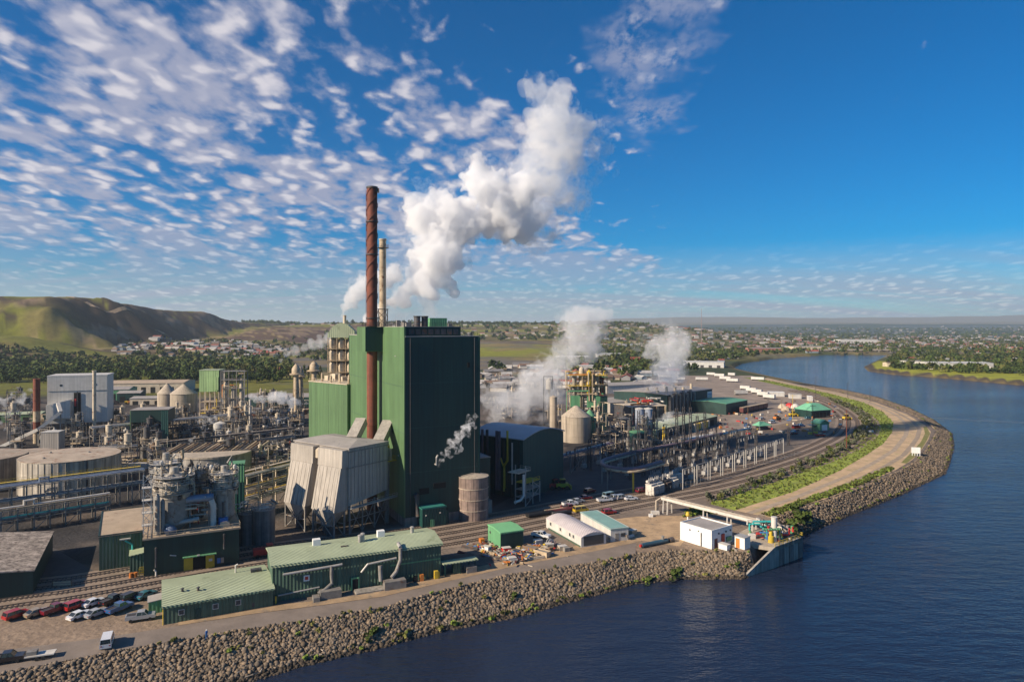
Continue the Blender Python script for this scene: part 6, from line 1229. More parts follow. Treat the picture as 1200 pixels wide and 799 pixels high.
def pipe_bridge():
    T = thing('pipe_bridge', 'long white pipe bridge spanning from the rails to the river intake', 'pipe bridge', (0, 0, 0))
    a = atd(777, 581, 222); b = atd(918, 618, 195); a.z = b.z = 0
    a = Vector((a.x, a.y, 60 - (583 - HY) * a.y / 800)); b = Vector((b.x, b.y, 60 - (618 - HY) * b.y / 800)); 
    zA, zB = a.z, b.z; d = (b - a); n = Vector((-d.y, d.x, 0)).normalized()
    for s in (-1.1, 1.1): MB().bar(a + n * s, b + n * s, .22, .8).build('girder', 'steel_white', T)
    for i, s in enumerate((-.55, .45)): MB().tube([Vector((a.x - 2, a.y, 0)) + n * s, Vector((a.x - 2, a.y, a.z * .8)) + n * s, a + n * s + Vector((0, 0, .3)), b + n * s + Vector((0, 0, .3)), b + n * s + Vector((1.5, -.5, -1.5)), b + n * s + Vector((1.6, -.5, -6))], .3, 10).build('pipe', 'silo_concrete', T, smooth=True)
    for i in range(12): q = a.lerp(b, (i + .5) / 12); MB().bar(q - n * 1.3 + Vector((0, 0, -.3)), q + n * 1.3 + Vector((0, 0, -.3)), .2).build('cross_tie', 'steel_white', T)
    for t, k in ((.02, 2), (.38, 1), (.58, 1), (.78, 1), (.97, 2)):
        for j in range(k):
            q = a.lerp(b, t + .04 * j)
            for s in (-1.1, 1.1): MB().bar((q.x + n.x * s * 1.4, q.y + n.y * s * 1.4, -1), (q.x + n.x * s, q.y + n.y * s, q.z - .5), .32).build('leg', 'steel_white', T)
    MB().cbox((a.x - 3, a.y - 2, .5), (2.6, 1.3, 1.0)).build('anchor_block', 'steel_white', T); MB().cbox((a.x - 5, a.y - 5, .4), (1.2, 1.2, .8)).build('anchor_block', 'white_paint', T)
pipe_bridge()
o = thing('hydrant', 'yellow topped white standpipe in the grass below the pipe bridge', 'standpipe', place(806, 609)); MB().lathe([(.25, 0), (.25, 1.2)], 8).build('base', 'white_paint', o); MB().lathe([(.5, 1.2), (.7, 1.6), (.5, 2.4), (.1, 2.6)], 10).build('head', 'yellow', o)
o = thing('sign_frame', 'white board standing on posts on the levee at the river bend', 'sign', place(1073.5, 534), R(-14)); slab(o, 'board', 'white_paint', -1.8, -.2, 1.2, 1.8, .2, 4.0); [MB().bar((x, 0, -.5), (x, 0, 1.2), .25).build('leg', 'white_paint', o) for x in (-1.6, -.5, .5, 1.6)]; slab(o, 'back_board', 'steel_white', -1.8, 1.0, 1.2, 1.8, 1.2, 3.8)
o = thing('steel_pipe', 'blue-green pipe with a valve lying on the gravel left of the pump house', 'pipe', place(752, 642), R(30)); MB().tube([(0, 0, .7), (9.2, 0, .7)], .6, 12).build('barrel', 'blue_green', o, smooth=True) if 'blue_green' in MATS else (M('blue_green', (.04, .10, .14), .5, var=.15), MB().tube([(0, 0, .7), (9.2, 0, .7)], .6, 12).build('barrel', 'blue_green', o, smooth=True))
MB().tube([(7.6, 0, .6), (7.6, 0, 2.2)], .4, 8).build('valve', 'steel', o); MB().tube([(10, 0, .6), (11.4, 0, .6)], .75, 12).build('flange_pipe', 'dark_steel', o); MB().tube([(-.6, 0, .7), (-.05, 0, .7)], .4, 8).build('end_cap', 'red', o)
for i, (px, py, L_, a) in enumerate(((619, 607, 9, 28), (641, 603, 9.5, 28), (650, 605.5, 6, 28))):
    o = thing('culvert_pipe', ('left black culvert pipe on the rail ballast', 'stacked brown culvert pipe right of the black one', 'short black culvert pipe nearest the parked cars')[i], 'pipe', place(px, py), R(a)); MB().tube([(0, 0, .75), (L_, 0, .75)], .7, 12).build('barrel', ('black', 'brown_car', 'black')[i], o, smooth=True); MB().tube([(0, 1.3, .7), (L_ * .9, 1.3, .7)], .6, 12).build('barrel', ('black', 'tan_pipe', 'dark_steel')[i], o, smooth=True)
# quonset cabin and flat modular cabin
A = at(640, 618); B = at(681, 641.5); d = B - A; T = thing('quonset_cabin', 'long white arched cabin with small side windows', 'cabin', V3(A), math.atan2(d.y, d.x)); L_ = d.length; W2 = 8.0
arc = [(0, 0), (W2, 0)] + [(W2 - W2 * i / 10, 2.7 + 1.0 * math.sin(math.pi * i / 10)) for i in range(11)]; MB().prism(arc, 0, L_, 'x').build('shell', 'white_siding', T)
MB().prism([(W2 * .5 + (x - W2 * .5) * 1.0, z + .03) for x, z in arc[2:]] + [(W2 * .5 + (x - W2 * .5), z + .15) for x, z in arc[2:][::-1]], -.2, L_ + .2, 'x').build('roof', 'roof_pinkish', T) if 'roof_pinkish' in MATS else (M('roof_pinkish', (.56, .50, .50), .7, var=.1, vs=.3, rib=1.0), MB().prism([(x, z + .03) for x, z in arc[2:]] + [(x, z + .15) for x, z in arc[2:][::-1]], -.2, L_ + .2, 'x').build('roof', 'roof_pinkish', T))
slab(T, 'end_panel', 'window_glass', L_ + .004, .8, .3, L_ + .06, W2 - .8, 2.9); slab(T, 'base_skirt', 'green_siding', 1.5, -.08, 0, L_ - .2, -.004, .45)
for x in (3, 9, 14.5, 16.5): window(T, x, -.004, 1.9, .8, .9)
A = at(668, 617); B = at(698, 637); T = thing('flat_cabin', 'white cabin with a teal edged roof behind the arched one', 'cabin', V3(A + Vector((3.5, 3, 0))), math.atan2((B - A).y, (B - A).x) + .02); flat(T, 19.0, 5.6, 3.4, 'white_siding', 'teal_roof', .32)
T.children[1].data.materials[0] = M('pale_teal_roof', (.22, .38, .34), .6, var=.1, vs=.3); slab(T, 'door', 'steel', 19.004, 1.4, .2, 19.1, 2.5, 2.3); slab(T, 'window_band', 'window_glass', 19.004, 3.2, 1.2, 19.08, 4.6, 2.2); slab(T, 'ac_unit', 'steel', 19.1, 4.7, .9, 19.7, 5.3, 1.7)
A = at(588, 643); T = thing('bright_green_shed', 'bright green box shed standing alone by the rails', 'shed', V3(at(586.5, 645)), R(25)); gable(T, 6.9, 8.6, 4.6, .35, 'green_panel', 'bright_green_roof', .15) if 'bright_green_roof' in MATS else (M('bright_green_roof', (.20, .50, .24), .6, var=.08, vs=.2, rib=.7), gable(T, 6.9, 8.6, 4.6, .35, 'green_panel', 'bright_green_roof', .15))
slab(T, 'rib_band', 'dark_and_shaded_green_wall', .05, -.06, .2, 6.85, -.004, 4.3); slab(T, 'side_vent', 'dark_steel', -.1, 6.6, 2.8, -.004, 7.3, 3.4)
T = thing('carport', 'open green carport between the long workshop and the junk pile', 'shed', place(521, 675.5), R(24)); [MB().bar((x, y, 0), (x, y, 2.9), .25).build('post', 'teal_wall', T) for x in (.3, 4.2, 8) for y in (.3, 4.7)]; slab(T, 'roof', 'pale_green_roof', -.4, -.4, 2.95, 8.6, 2.2, 3.15); slab(T, 'rear_roof', 'teal_wall', -.4, 2.21, 2.9, 8.6, 5.2, 3.1); slab(T, 'cabinet', 'green_siding', 2.6, .6, 0, 4.2, 2, 2.6); slab(T, 'machine', 'steel', 5.6, -.4, 0, 8.2, 1.5, 1.5)
# ---- junk piles: each piece a thing of its own kind
rj = random.Random(5)
def junk(px, py, kind, label, rot=None, c=None):
    o = thing(kind, label, kind.replace('_', ' '), place(px, py), R(rot if rot is not None else rj.uniform(0, 180)))
    if kind == 'pallet_stack':
        for i in range(4): slab(o, 'pallet', c or 'wood', 0, 0, .02 + i * .3, 1.6, 1.2, .22 + i * .3)
    elif kind == 'pipe_bundle':
        for i in range(5): MB().tube([(0, .35 * (i % 3) + .17 * (i // 3), .2 + .3 * (i // 3)), (5.2, .35 * (i % 3) + .17 * (i // 3), .2 + .3 * (i // 3))], .16, 7).build('pipe', c or 'steel', o)
    elif kind == 'scrap_bin':
        slab(o, 'bin_wall', c or 'orange', 0, 0, 0, 4.4, .15, 1.5); slab(o, 'bin_wall', c or 'orange', 0, 1.9, 0, 4.4, 2.05, 1.5); slab(o, 'bin_wall', c or 'orange', 0, .155, 0, .15, 1.895, 1.5); slab(o, 'bin_wall', c or 'orange', 4.25, .155, 0, 4.4, 1.895, 1.5); slab(o, 'scrap', 'steel', .3, .3, .1, 4.1, 1.8, 1.2)
    elif kind == 'drum_group':
        for i in range(5): MB().lathe([(.3, 0), (.3, .9)], 10, ((i % 3) * .7, (i // 3) * .7, 0)).build('drum', c or 'blue', o)
    elif kind == 'crate':
        slab(o, 'box', c or 'steel', 0, 0, 0, 2.2, 1.5, 1.2); slab(o, 'lid', 'steel_white', -.05, -.05, 1.203, 2.25, 1.55, 1.3)
    elif kind == 'cable_drum':
        MB().tube([(0, 0, .9), (0, .15, .9)], .9, 14).build('flange', c or 'wood', o); MB().tube([(0, .151, .9), (0, .95, .9)], .5, 12).build('hub', 'black', o); MB().tube([(0, .951, .9), (0, 1.1, .9)], .9, 14).build('flange', c or 'wood', o)
for j in (
    (568, 636, 'pallet_stack', 'orange pallets leaning by the left corner of the bright green shed', None, 'orange'), (572, 641, 'pallet_stack', 'rust coloured pallets at the front of the bright green shed', None, 'rust_red'), (576, 645, 'crate', 'white crate lid beside the rust coloured pallets', None, 'white_paint'),
    (581, 650, 'pipe_bundle', 'tan pipes lying below the bright green shed', 140, 'tan_pipe'), (561, 644, 'pipe_bundle', 'dark pipes lying in the shade by the carport', 150, 'dark_steel'), (555, 652, 'pipe_bundle', 'maroon pipes lying in the shade beside the carport', 140, 'brown_car'),
    (590, 648, 'crate', 'red crate in front of the bright green shed', 20, 'red'), (602, 655, 'pipe_bundle', 'grey pipes stacked at the edge of the junk pile', 20, 'steel'), (610, 652, 'pipe_bundle', 'silver pipes right of the grey pipe stack', 25, 'galvanised'),
    (596, 660, 'crate', 'low white pallet box by the sandy verge', 20, 'white_siding'), (617, 657, 'pipe_bundle', 'pale pipes nearest the sandy verge', 22, 'silo_concrete'), (612, 645, 'scrap_bin', 'long brown scrap bin of the junk pile', -40, 'wood'), (625, 650, 'scrap_bin', 'second scrap bin with a yellow edge', -40, 'tan_pipe'),
    (632, 642, 'drum_group', 'orange drums behind the scrap bins', None, 'orange'), (637, 648, 'drum_group', 'blue and teal drums right of the orange drums', None, 'teal'), (640, 643, 'crate', 'grey crate beside the orange drums', 10, 'steel'), (646, 639, 'cable_drum', 'wooden cable drum near the arched cabin', 30, 'steel_white'),
    (651, 641, 'cable_drum', 'purple cable drum right of the white one', 80, 'purple'), (644, 647, 'pallet_stack', 'brown pallets at the right end of the junk pile', 30, 'wood'), (628, 639, 'crate', 'long white box at the back of the junk pile', 30, 'white_siding'), (656, 646, 'crate', 'small grey crates on the verge by the arched cabin', 20, 'silo_concrete'), (662, 647, 'pallet_stack', 'grey blocks on the verge ahead of the arched cabin', 25, 'concrete'),
    (706, 637, 'pipe_bundle', 'grey concrete barriers lying right of the flat cabin', 40, 'concrete'), (730, 633, 'pipe_bundle', 'white pipe sections on the bare dirt', 42, 'steel_white'), (741, 627, 'crate', 'brown junk heap on the bare dirt by the white pipes', 42, 'tan_pipe'), (716, 635, 'crate', 'small crate beside the concrete barriers', 30, 'steel'),
    (1019, 494, 'crate', 'yellow container beside the outer track', 30, 'yellow'), (1017, 502, 'crate', 'blue container beside the outer track', 30, 'blue'), (1021, 507, 'crate', 'white and red box by the blue container', 30, 'white_paint'), (1009, 505, 'crate', 'red box lying inside the track bend', 10, 'red')): junk(*j)
# ---- vehicles
VC = {}
def vehicle(kind, paint):
    o = thing(kind, 'v', 'car', (0, 0, -80)); W2 = .92
    if kind == 'sedan': low = [(-2.3, .35), (2.3, .35), (2.35, .62), (2.2, .82), (1.0, .95), (-1.6, .98), (-2.3, .88)]; cab = [(-1.75, .96), (1.05, .93), (.35, 1.42), (-1.05, 1.42)]; roof = (-1.02, .32, 1.42); wb = 1.4
    elif kind == 'pickup': low = [(-2.75, .5), (2.75, .5), (2.8, .95), (2.6, 1.12), (1.3, 1.2), (-2.75, 1.2)]; cab = [(-.75, 1.2), (1.35, 1.18), (.75, 1.82), (-.55, 1.82)]; roof = (-.55, .72, 1.82); wb = 1.75; W2 = .98
    elif kind == 'van': low = [(-2.5, .4), (2.5, .4), (2.55, .9), (2.1, 1.15), (-2.5, 1.15)]; cab = [(-2.45, 1.15), (2.0, 1.13), (1.4, 1.95), (-2.35, 1.98)]; roof = (-2.35, 1.38, 1.97); wb = 1.6; W2 = .97
    else: low = [(-2.35, .42), (2.35, .42), (2.4, .8), (2.2, 1.0), (1.1, 1.08), (-2.3, 1.08)]; cab = [(-2.2, 1.08), (1.15, 1.06), (.5, 1.72), (-2.0, 1.72)]; roof = (-2.0, .48, 1.72); wb = 1.45; W2 = .96
    MB().prism(low, -W2, W2, 'y').build('body', paint, o)
    mb = MB(); n = len(cab); ins = .12; vs = [(x, -W2 + .05 + (ins if z > 1.2 and i >= 2 else 0), z) for i, (x, z) in enumerate(cab)] + [(x, W2 - .05 - (ins if z > 1.2 and i >= 2 else 0), z) for i, (x, z) in enumerate(cab)]
    mb.quadlist(vs, [(0, 1, 2, 3), (7, 6, 5, 4), (0, 4, 5, 1), (1, 5, 6, 2), (2, 6, 7, 3), (3, 7, 4, 0)]); mb.build('windows', 'car_glass', o)
    MB().box(roof[0] - .05, -W2 + .15, roof[2] + .002, roof[1] + .05, W2 - .15, roof[2] + .06).build('roof_panel', paint, o)
    mb = MB()
    for xx, zz in ((cab[1], cab[2]), (cab[0], cab[3])):
        for s in (-1, 1): mb.bar((xx[0], s * (W2 - .06), xx[1]), (zz[0], s * (W2 - .16), zz[1] + .02), .07)
    mx_ = (cab[0][0] + cab[1][0]) / 2
    for s in (-1, 1): mb.bar((mx_, s * (W2 - .05), cab[0][1]), (mx_, s * (W2 - .15), cab[2][1] + .02), .08)
    mb.build('pillars', paint, o)
    for x in (-wb, wb):
        for s in (-1, 1): MB().tube([(x, s * (W2 - .2), .34), (x, s * (W2 + .02), .34)], .34, 12).build('wheel', 'rubber', o)
    zl = .72 if kind == 'sedan' else .85
    for s in (-1, 1): MB().box(low[2][0] - .08, s * .62 - .2, zl - .1, low[2][0] + .02, s * .62 + .2, zl + .06).build('headlight', 'lamp_glass', o); MB().box(low[0][0] - .03, s * .7 - .14, zl - .06, low[0][0] + .02, s * .7 + .14, zl + .1).build('tail_light', 'tail_lamp', o)
    if kind == 'pickup': MB().box(-2.6, -.82, 1.202, -.85, .82, 1.212).build('bed_floor', 'dark_steel', o); [MB().box(-2.7, s * .9 - .05, 1.203, -.8, s * .9 + .05, 1.34).build('bed_side', paint, o) for s in (-1, 1)]
    return o
def car(px, py, rot, kind, paint, label, group=None, z=0.1, cat=None):
    key = (kind, paint); p = at(px, py, 0) + Vector((0, 0, z)); nm = {'sedan': 'car', 'pickup': 'pickup truck', 'van': 'van', 'suv': 'suv'}[kind]
    if key not in VC: o = vehicle(kind, paint); VC[key] = o; o.location = p; o.rotation_euler.z = R(rot); o['label'] = label
    else: o = clone(VC[key], p, R(rot), label)
    if 'group' in o: del o['group']
    if group: o['group'] = group
    o['category'] = cat or nm; o.name = {'sedan': 'parked_car', 'pickup': 'pickup_truck', 'van': 'van', 'suv': 'parked_suv'}[kind]; return o
g1 = 'vehicles parked in the lower left yard'
for a in ((19, 724, 62, 'suv', 'paint_red', 'red car parked at the left end of the yard row'), (43, 721, 62, 'sedan', 'paint_tan', 'tan car right of the red one in the yard row'), (65, 717.5, 62, 'pickup', 'paint_maroon', 'dark maroon pickup between the tan and red cars'),
    (89, 713, 64, 'suv', 'paint_red', 'bright red vehicle in the middle of the yard row'), (110, 709, 64, 'sedan', 'paint_white', 'white car between the bright red and black vehicles'), (132.5, 706.5, 66, 'pickup', 'paint_black', 'black pickup right of the white car in the back row'),
    (153, 703, 66, 'suv', 'paint_black', 'black suv second from the right of the back row'), (171, 700, 68, 'sedan', 'paint_teal', 'teal car at the right end of the back row'), (93, 724, 64, 'sedan', 'paint_white', 'smaller white car at the left of the front row'),
    (113, 721.5, 64, 'sedan', 'paint_silver', 'larger silvery white car beside the smaller white one'), (140, 716, 66, 'pickup', 'paint_blue', 'blue pickup at the right of the front row'), (165, 726.5, 22, 'pickup', 'paint_silver', 'silver pickup parked by the green lean-to'),
    (8, 776, 22, 'pickup', 'paint_black', 'dark pickup cut by the left edge on the bank road')): car(*a, g1)
car(125.6, 756, 114, 'van', 'paint_white', 'white van alone on the gravel beside the bank road')
g2 = 'vehicles parked between the rails and the turquoise hall'
for a in ((668, 592.5, 24, 'pickup', 'paint_white', 'nearest white pickup of the group by the culvert pipes'), (677, 589, 24, 'sedan', 'paint_silver', 'silver car right of the nearest white pickup'), (686, 585, 22, 'sedan', 'paint_red', 'red car behind the silver one near the hall'),
    (691, 577.5, 40, 'suv', 'paint_maroon', 'dark red car in the shade behind the red one'), (667, 597, 24, 'pickup', 'paint_maroon', 'maroon pickup ahead of the white one'), (708.5, 588, 20, 'pickup', 'paint_white', 'white pickup at the front of the middle group'), (714, 583, 35, 'van', 'paint_lightblue', 'pale blue van behind the white pickups'),
    (719, 586, 30, 'pickup', 'paint_silver', 'silver pickup in the middle group'), (728, 585, 30, 'suv', 'paint_silver', 'grey suv at the right of the middle group'), (739.5, 586, 18, 'sedan', 'paint_white', 'white car apart at the right of the middle group'), (752, 577, 30, 'suv', 'paint_maroon', 'dark maroon car in the shade by the transformers'),
    (713.5, 602.5, 24, 'suv', 'paint_red', 'red vehicle alone ahead of the middle group'), (634, 630, -28, 'pickup', 'paint_white', 'white pickup nosed toward the arched cabin'), (691, 616, -28, 'pickup', 'paint_white', 'white pickup behind the flat cabin')): car(*a, g2)
car(680.5, 600, 24, 'van', 'paint_yellow', 'yellow van beside the maroon pickup'); car(706, 617, 10, 'suv', 'paint_yellow', 'yellow vehicle right of the flat cabin')
g3 = 'vehicles scattered over the far trailer yard'
for a in ((933, 502, 20, 'van', 'paint_red', 'red van with another beside it in the far yard'), (939, 500, 20, 'suv', 'paint_blue', 'dark blue car beside the red van'), (930, 509, 20, 'suv', 'paint_maroon', 'purple car below the red van'), (961, 511.5, 10, 'pickup', 'paint_red', 'red pickup in front of the green yard office'),
    (947, 491, 20, 'suv', 'paint_teal', 'teal car left of the green yard office'), (905, 496, 30, 'van', 'paint_white', 'white van by the tattered green tent'), (893, 492, 30, 'suv', 'paint_silver', 'silver car behind the tattered green tent'), (876, 500, 30, 'suv', 'paint_blue', 'blue car left of the tattered green tent'),
    (985, 500, 60, 'suv', 'paint_black', 'black car right of the green yard office'), (877, 503, 30, 'pickup', 'paint_white', 'white pickup beside the blue car in the far yard')): car(*a, g3)
def dozer(label, px, py, rot, c='yellow'):
    o = thing('loader', label, 'loader', place(px, py), R(rot)); slab(o, 'body', c, -2.5, -1.1, 1, 2.2, 1.1, 2.3); slab(o, 'cab', 'car_glass', -.8, -.9, 2.303, 1, .9, 3.7); slab(o, 'cab_roof', c, -.9, -1, 3.703, 1.1, 1, 3.85); slab(o, 'blade', c, 2.9, -1.5, .2, 3.2, 1.5, 1.6); [MB().bar((2, y, 1.2), (2.9, y, .8), .25).build('arm', c, o) for y in (-.8, .8)]
    for s in (-1, 1): [MB().tube([(x, s * 1.15, .75), (x, s * 1.6, .75)], .75, 12).build('wheel', 'rubber', o) for x in (-1.6, 1.5)]
dozer('yellow loader parked by the inner track of the rail bend', 992, 492, 20); dozer('orange loader near the tattered green tent', 910, 492, 40, 'orange'); dozer('yellow loader in the open far yard', 929, 488, 10)
dozer('yellow forklift in the shade by the steel stair tower', 659, 573, 10); dozer('red machine in the shade beside the yellow forklift', 650, 573, 20, 'red')
o = thing('flatbed_trailer', 'low white flatbed trailer on the bank road at the lower left', 'trailer', place(28, 776), R(20)); slab(o, 'deck', 'steel_white', 0, 0, .7, 4.6, 2, .9); slab(o, 'tongue', 'steel', -1.6, .9, .6, -.004, 1.1, .75); slab(o, 'load', 'steel', .2, .3, .903, 1.8, 1.7, 1.6); [MB().tube([(x, y, .35), (x, y + .2, .35)], .35, 10).build('wheel', 'rubber', o) for x in (2, 3) for y in (-.25, 2.05)]
o = thing('barrier', 'pale wooden barrier on the track side by the mottled roof shed', 'barrier', place(61, 688), R(8)); [slab(o, 'board', 'tan_pipe', 0, 0, z, 4.2, .15, z + .3) for z in (.4, .95)]; [slab(o, 'post', 'wood', x, -.1, 0, x + .15, .25, 1.4) for x in (0, 4.05)]
o = thing('red_rail_truck', 'red truck in the gap between the process hall and dark tanks', 'truck', place(297, 655), R(26)); slab(o, 'body', 'red', 0, 0, .7, 5, 2.2, 2.2); slab(o, 'cab', 'car_glass', 3.4, .1, 2.203, 4.8, 2.1, 3); slab(o, 'cab_roof', 'red', 3.3, .05, 3.003, 4.9, 2.15, 3.1); [MB().tube([(x, y, .5), (x, y + .3, .5)], .5, 10).build('wheel', 'rubber', o) for x in (1, 4) for y in (-.2, 2.1)]
# person in blue on the bank road
def person(label, px, py):
    o = thing('person', label, 'person', place(px, py), 1.0)
    bm = bmesh.new(); me = bpy.data.meshes.new('body')
    J = {'pel': (0, 0, .95, .15), 'ch': (0, 0, 1.3, .18), 'nk': (0, 0, 1.5, .07), 'hd': (0, .01, 1.66, .10), 'lk': (-.1, .05, .52, .075), 'lf': (-.11, 0, .08, .05), 'rk': (.1, -.02, .52, .075), 'rf': (.12, -.08, .08, .05), 'lt': (-.11, .16, .05, .04), 'rt': (.12, .08, .05, .04),
         'ls': (-.2, 0, 1.42, .07), 'le': (-.27, 0, 1.15, .05), 'lh': (-.26, .1, .9, .04), 'rs': (.2, 0, 1.42, .07), 're': (.27, .02, 1.15, .05), 'rh': (.24, .14, .92, .04)}
    ix = {k: i for i, k in enumerate(J)}; E = [('pel', 'ch'), ('ch', 'nk'), ('nk', 'hd'), ('pel', 'lk'), ('lk', 'lf'), ('lf', 'lt'), ('pel', 'rk'), ('rk', 'rf'), ('rf', 'rt'), ('ch', 'ls'), ('ls', 'le'), ('le', 'lh'), ('ch', 'rs'), ('rs', 're'), ('re', 'rh')]
    me.from_pydata([v[:3] for v in J.values()], [(ix[a], ix[b]) for a, b in E], []); b = bpy.data.objects.new('body', me); COL.objects.link(b); sk = b.modifiers.new('s', 'SKIN')
    for i, v in enumerate(J.values()): me.skin_vertices[0].data[i].radius = (v[3], v[3])
    me.skin_vertices[0].data[0].use_root = True; b.modifiers.new('u', 'SUBSURF').levels = 1
    dg = bpy.context.evaluated_depsgraph_get(); m2 = bpy.data.meshes.new_from_object(b.evaluated_get(dg)); b.modifiers.clear(); b.data = m2; m2.materials.append(MATS['blue']); b.parent = o
    MB().lathe([(.0, 1.56), (.11, 1.6), (.125, 1.68), (.09, 1.78), (0, 1.8)], 10).build('hard_hat', 'white_paint', o)
def scrap():
    mb = MB(); r_ = random.Random(77); mats = ['orange', 'tan_pipe', 'steel_white', 'brown_car', 'steel', 'cream', 'blue', 'yellow', 'dark_steel', 'red']
    for i in range(420):
        px, py = r_.choice(((590, 652), (612, 650), (625, 646), (640, 645), (572, 642), (604, 657))); p = at(px + r_.gauss(0, 9), py + r_.gauss(0, 3)); a = r_.uniform(0, 6.28); L_ = r_.uniform(.3, 1.9); z = r_.uniform(.1, 1.0)
        mb.bar((p.x, p.y, z), (p.x + L_ * math.cos(a), p.y + L_ * math.sin(a), z + r_.uniform(-.2, .3)), r_.uniform(.1, .5), r_.uniform(.1, .4), r_.randrange(10))
    for i in range(380):
        px, py = r_.uniform(800, 985), r_.uniform(470, 512); p = at(px, py); a = r_.uniform(0, 6.28); L_ = r_.uniform(.5, 3); z = r_.uniform(.2, 1.2)
        if p.x < .33 * p.y - 20 or r_.random() < .45: continue
        mb.bar((p.x, p.y, z), (p.x + L_ * math.cos(a), p.y + L_ * math.sin(a), z), r_.uniform(.3, 1.2), r_.uniform(.3, 1.4), r_.randrange(10))
    tag(mb.build('scrap_heap', mats), 'loose scrap metal and timber strewn between the rails and the verge', None, kind='stuff')
scrap()
person('tiny figure in blue clothes standing on the bank road', 242, 748)
# ---- semi trailers and rail cars
def trailer(label, px, py, rot, L_=14, m='white_siding', g='white trailers parked in the far yard'):
    o = thing('semi_trailer', label, 'trailer', place(px, py), R(rot), g); L_ *= .85; slab(o, 'rear_door', 'steel', -.06, .15, 1.2, -.004, 2.45, 3.8); slab(o, 'side_band', 'galvanised', .2, -.03, 1.15, L_ - .2, -.004, 1.5); slab(o, 'box_body', m, 0, 0, 1.1, L_, 2.6, 4.0); slab(o, 'roof', 'white_siding', -.03, -.03, 4.003, L_ + .03, 2.63, 4.08); slab(o, 'chassis', 'dark_steel', .5, .6, .7, L_ - .3, 2.0, 1.097)
    for x in (1.4, 2.6): MB().tube([(x, -.02, .5), (x, 2.62, .5)], .5, 10).build('wheel_pair', 'rubber', o)
    [MB().bar((L_ - 3, y, 0), (L_ - 3, y, 1.1), .2).build('landing_leg', 'steel', o) for y in (.5, 2.1)]
TL = ((828, 440, -35, 12, 'white trailer at the far end of the yard near the levee'), (837, 441.5, -35, 14, 'second white trailer from the far end of the yard'), (843, 445, -35, 15, 'white trailer in the middle of the far row'), (851, 447.5, -35, 15, 'long white trailer at the near end of the far row'), (853, 440.5, -35, 10, 'short white trailer behind the far row'),
    (880, 445.5, -38, 17, 'white trailer alone on the levee side of the yard'), (788, 446, -10, 16, 'white trailer left of the dark mill hall roof'), (815, 446, -15, 16, 'white trailer just behind the dark mill hall roof'), (867, 456.5, -50, 12, 'topmost trailer of the diagonal row'), (874, 459, -50, 12, 'second trailer of the diagonal row'), (880, 461, -50, 12, 'third trailer of the diagonal row'), (887, 464, -50, 12, 'fourth trailer of the diagonal row'), (894, 467, -50, 12, 'last trailer of the diagonal row'), (862, 463, 10, 14, 'trailer backed to the green roofed hall'))
for px, py, r_, L_, lab in TL: trailer(lab, px, py, r_, L_)
for i in range(3): o = thing('site_office', ('white double office trailer by the levee end of the yard', 'grey-white site office right of the double trailer', 'white container cabin near the hip roofed building')[i], 'office', place((901, 926, 948)[i], (464.5, 467, 470)[i]), R(-10)); flat(o, (13, 9, 3)[i], 7, 3.6, 'white_siding', ('white_paint', 'grey_roof', 'white_paint')[i], .35)
for i in range(5):
    q = at(871, 485) + u * 0; d = Vector((math.cos(R(47)), math.sin(R(47)), 0)); p = q + d * i * 8.6; o = thing('rail_car', ('nearest', 'second', 'middle', 'fourth', 'farthest')[i] + ' maroon rail car of the short string by the green hall', 'rail car', p, R(47), 'string of maroon rail cars'); slab(o, 'body', 'brown_car', 0, 0, 1.1, 8.0, 2.8, 4.2); slab(o, 'roof', 'tan_pipe', -.05, -.1, 4.203, 8.05, 2.9, 4.4); [MB().tube([(x, .2, .5), (x, 2.6, .5)], .5, 10).build('wheelset', 'dark_steel', o) for x in (1.4, 6.6)]
for i, (px, py) in enumerate(((917, 478), (925, 477), (932, 478), (921, 481))): o = thing('waste_heap', ('left', 'middle', 'right', 'nearest')[i] + ' mound of pale and red baled waste in the far yard', 'waste heap', place(px, py), i); MB().lathe([(3.4, 0), (2.8, 1.8), (1.4, 3), (.3, 3.3)], 9).build('heap', ('cream', 'red', 'steel_white', 'tan_roof')[i], o); [slab(o, 'bale', ('steel_white', 'red', 'orange')[k % 3], -2 + k, -3.4, 0, -1.2 + k, -2.6, .9) for k in range(4)]
# ---- substation
def gantry(label, p, rot, w=9, h=9.5, gm='dark_steel'):
    o = thing('substation_gantry', label, 'gantry', p, rot, 'grey portal gantries of the substation')
    if gm == 'galvanised':
        for x in (0, w): MB().bar((x, 0, 0), (x, 0, h * .8), .32).build('mast', gm, o)
        MB().bar((0, 0, h * .8), (w, 0, h * .8), .2).build('beam', gm, o); h = h * .8
    else:
     for x in (0, w): mb = MB(); lattice(mb, (x, 0, 0), (x, 0, h), .45, 1.6, .09); mb.build('mast', gm, o, kind='stuff')
     mb = MB(); lattice(mb, (0, 0, h), (w, 0, h), .5, 1.6, .09); mb.build('beam', gm, o, kind='stuff')
    for x in (1.6, w / 2, w - 1.6): MB().lathe([(.12, 0), (.3, .2), (.12, .4), (.3, .6), (.12, .8), (.3, 1.0), (.12, 1.2), (.3, 1.4), (.1, 1.6)], 8, (x, 0, h - 2.1)).build('insulator', 'insulator', o)
    return o
M('insulator', (.36, .35, .34), .4, var=.2)
sub = []; n = 0; G0 = None
a0 = at(806, 575); a1 = at(925, 532); dn = Vector((-(a1 - a0).y, (a1 - a0).x, 0)).normalized(); ga = math.atan2((a1 - a0).y, (a1 - a0).x)
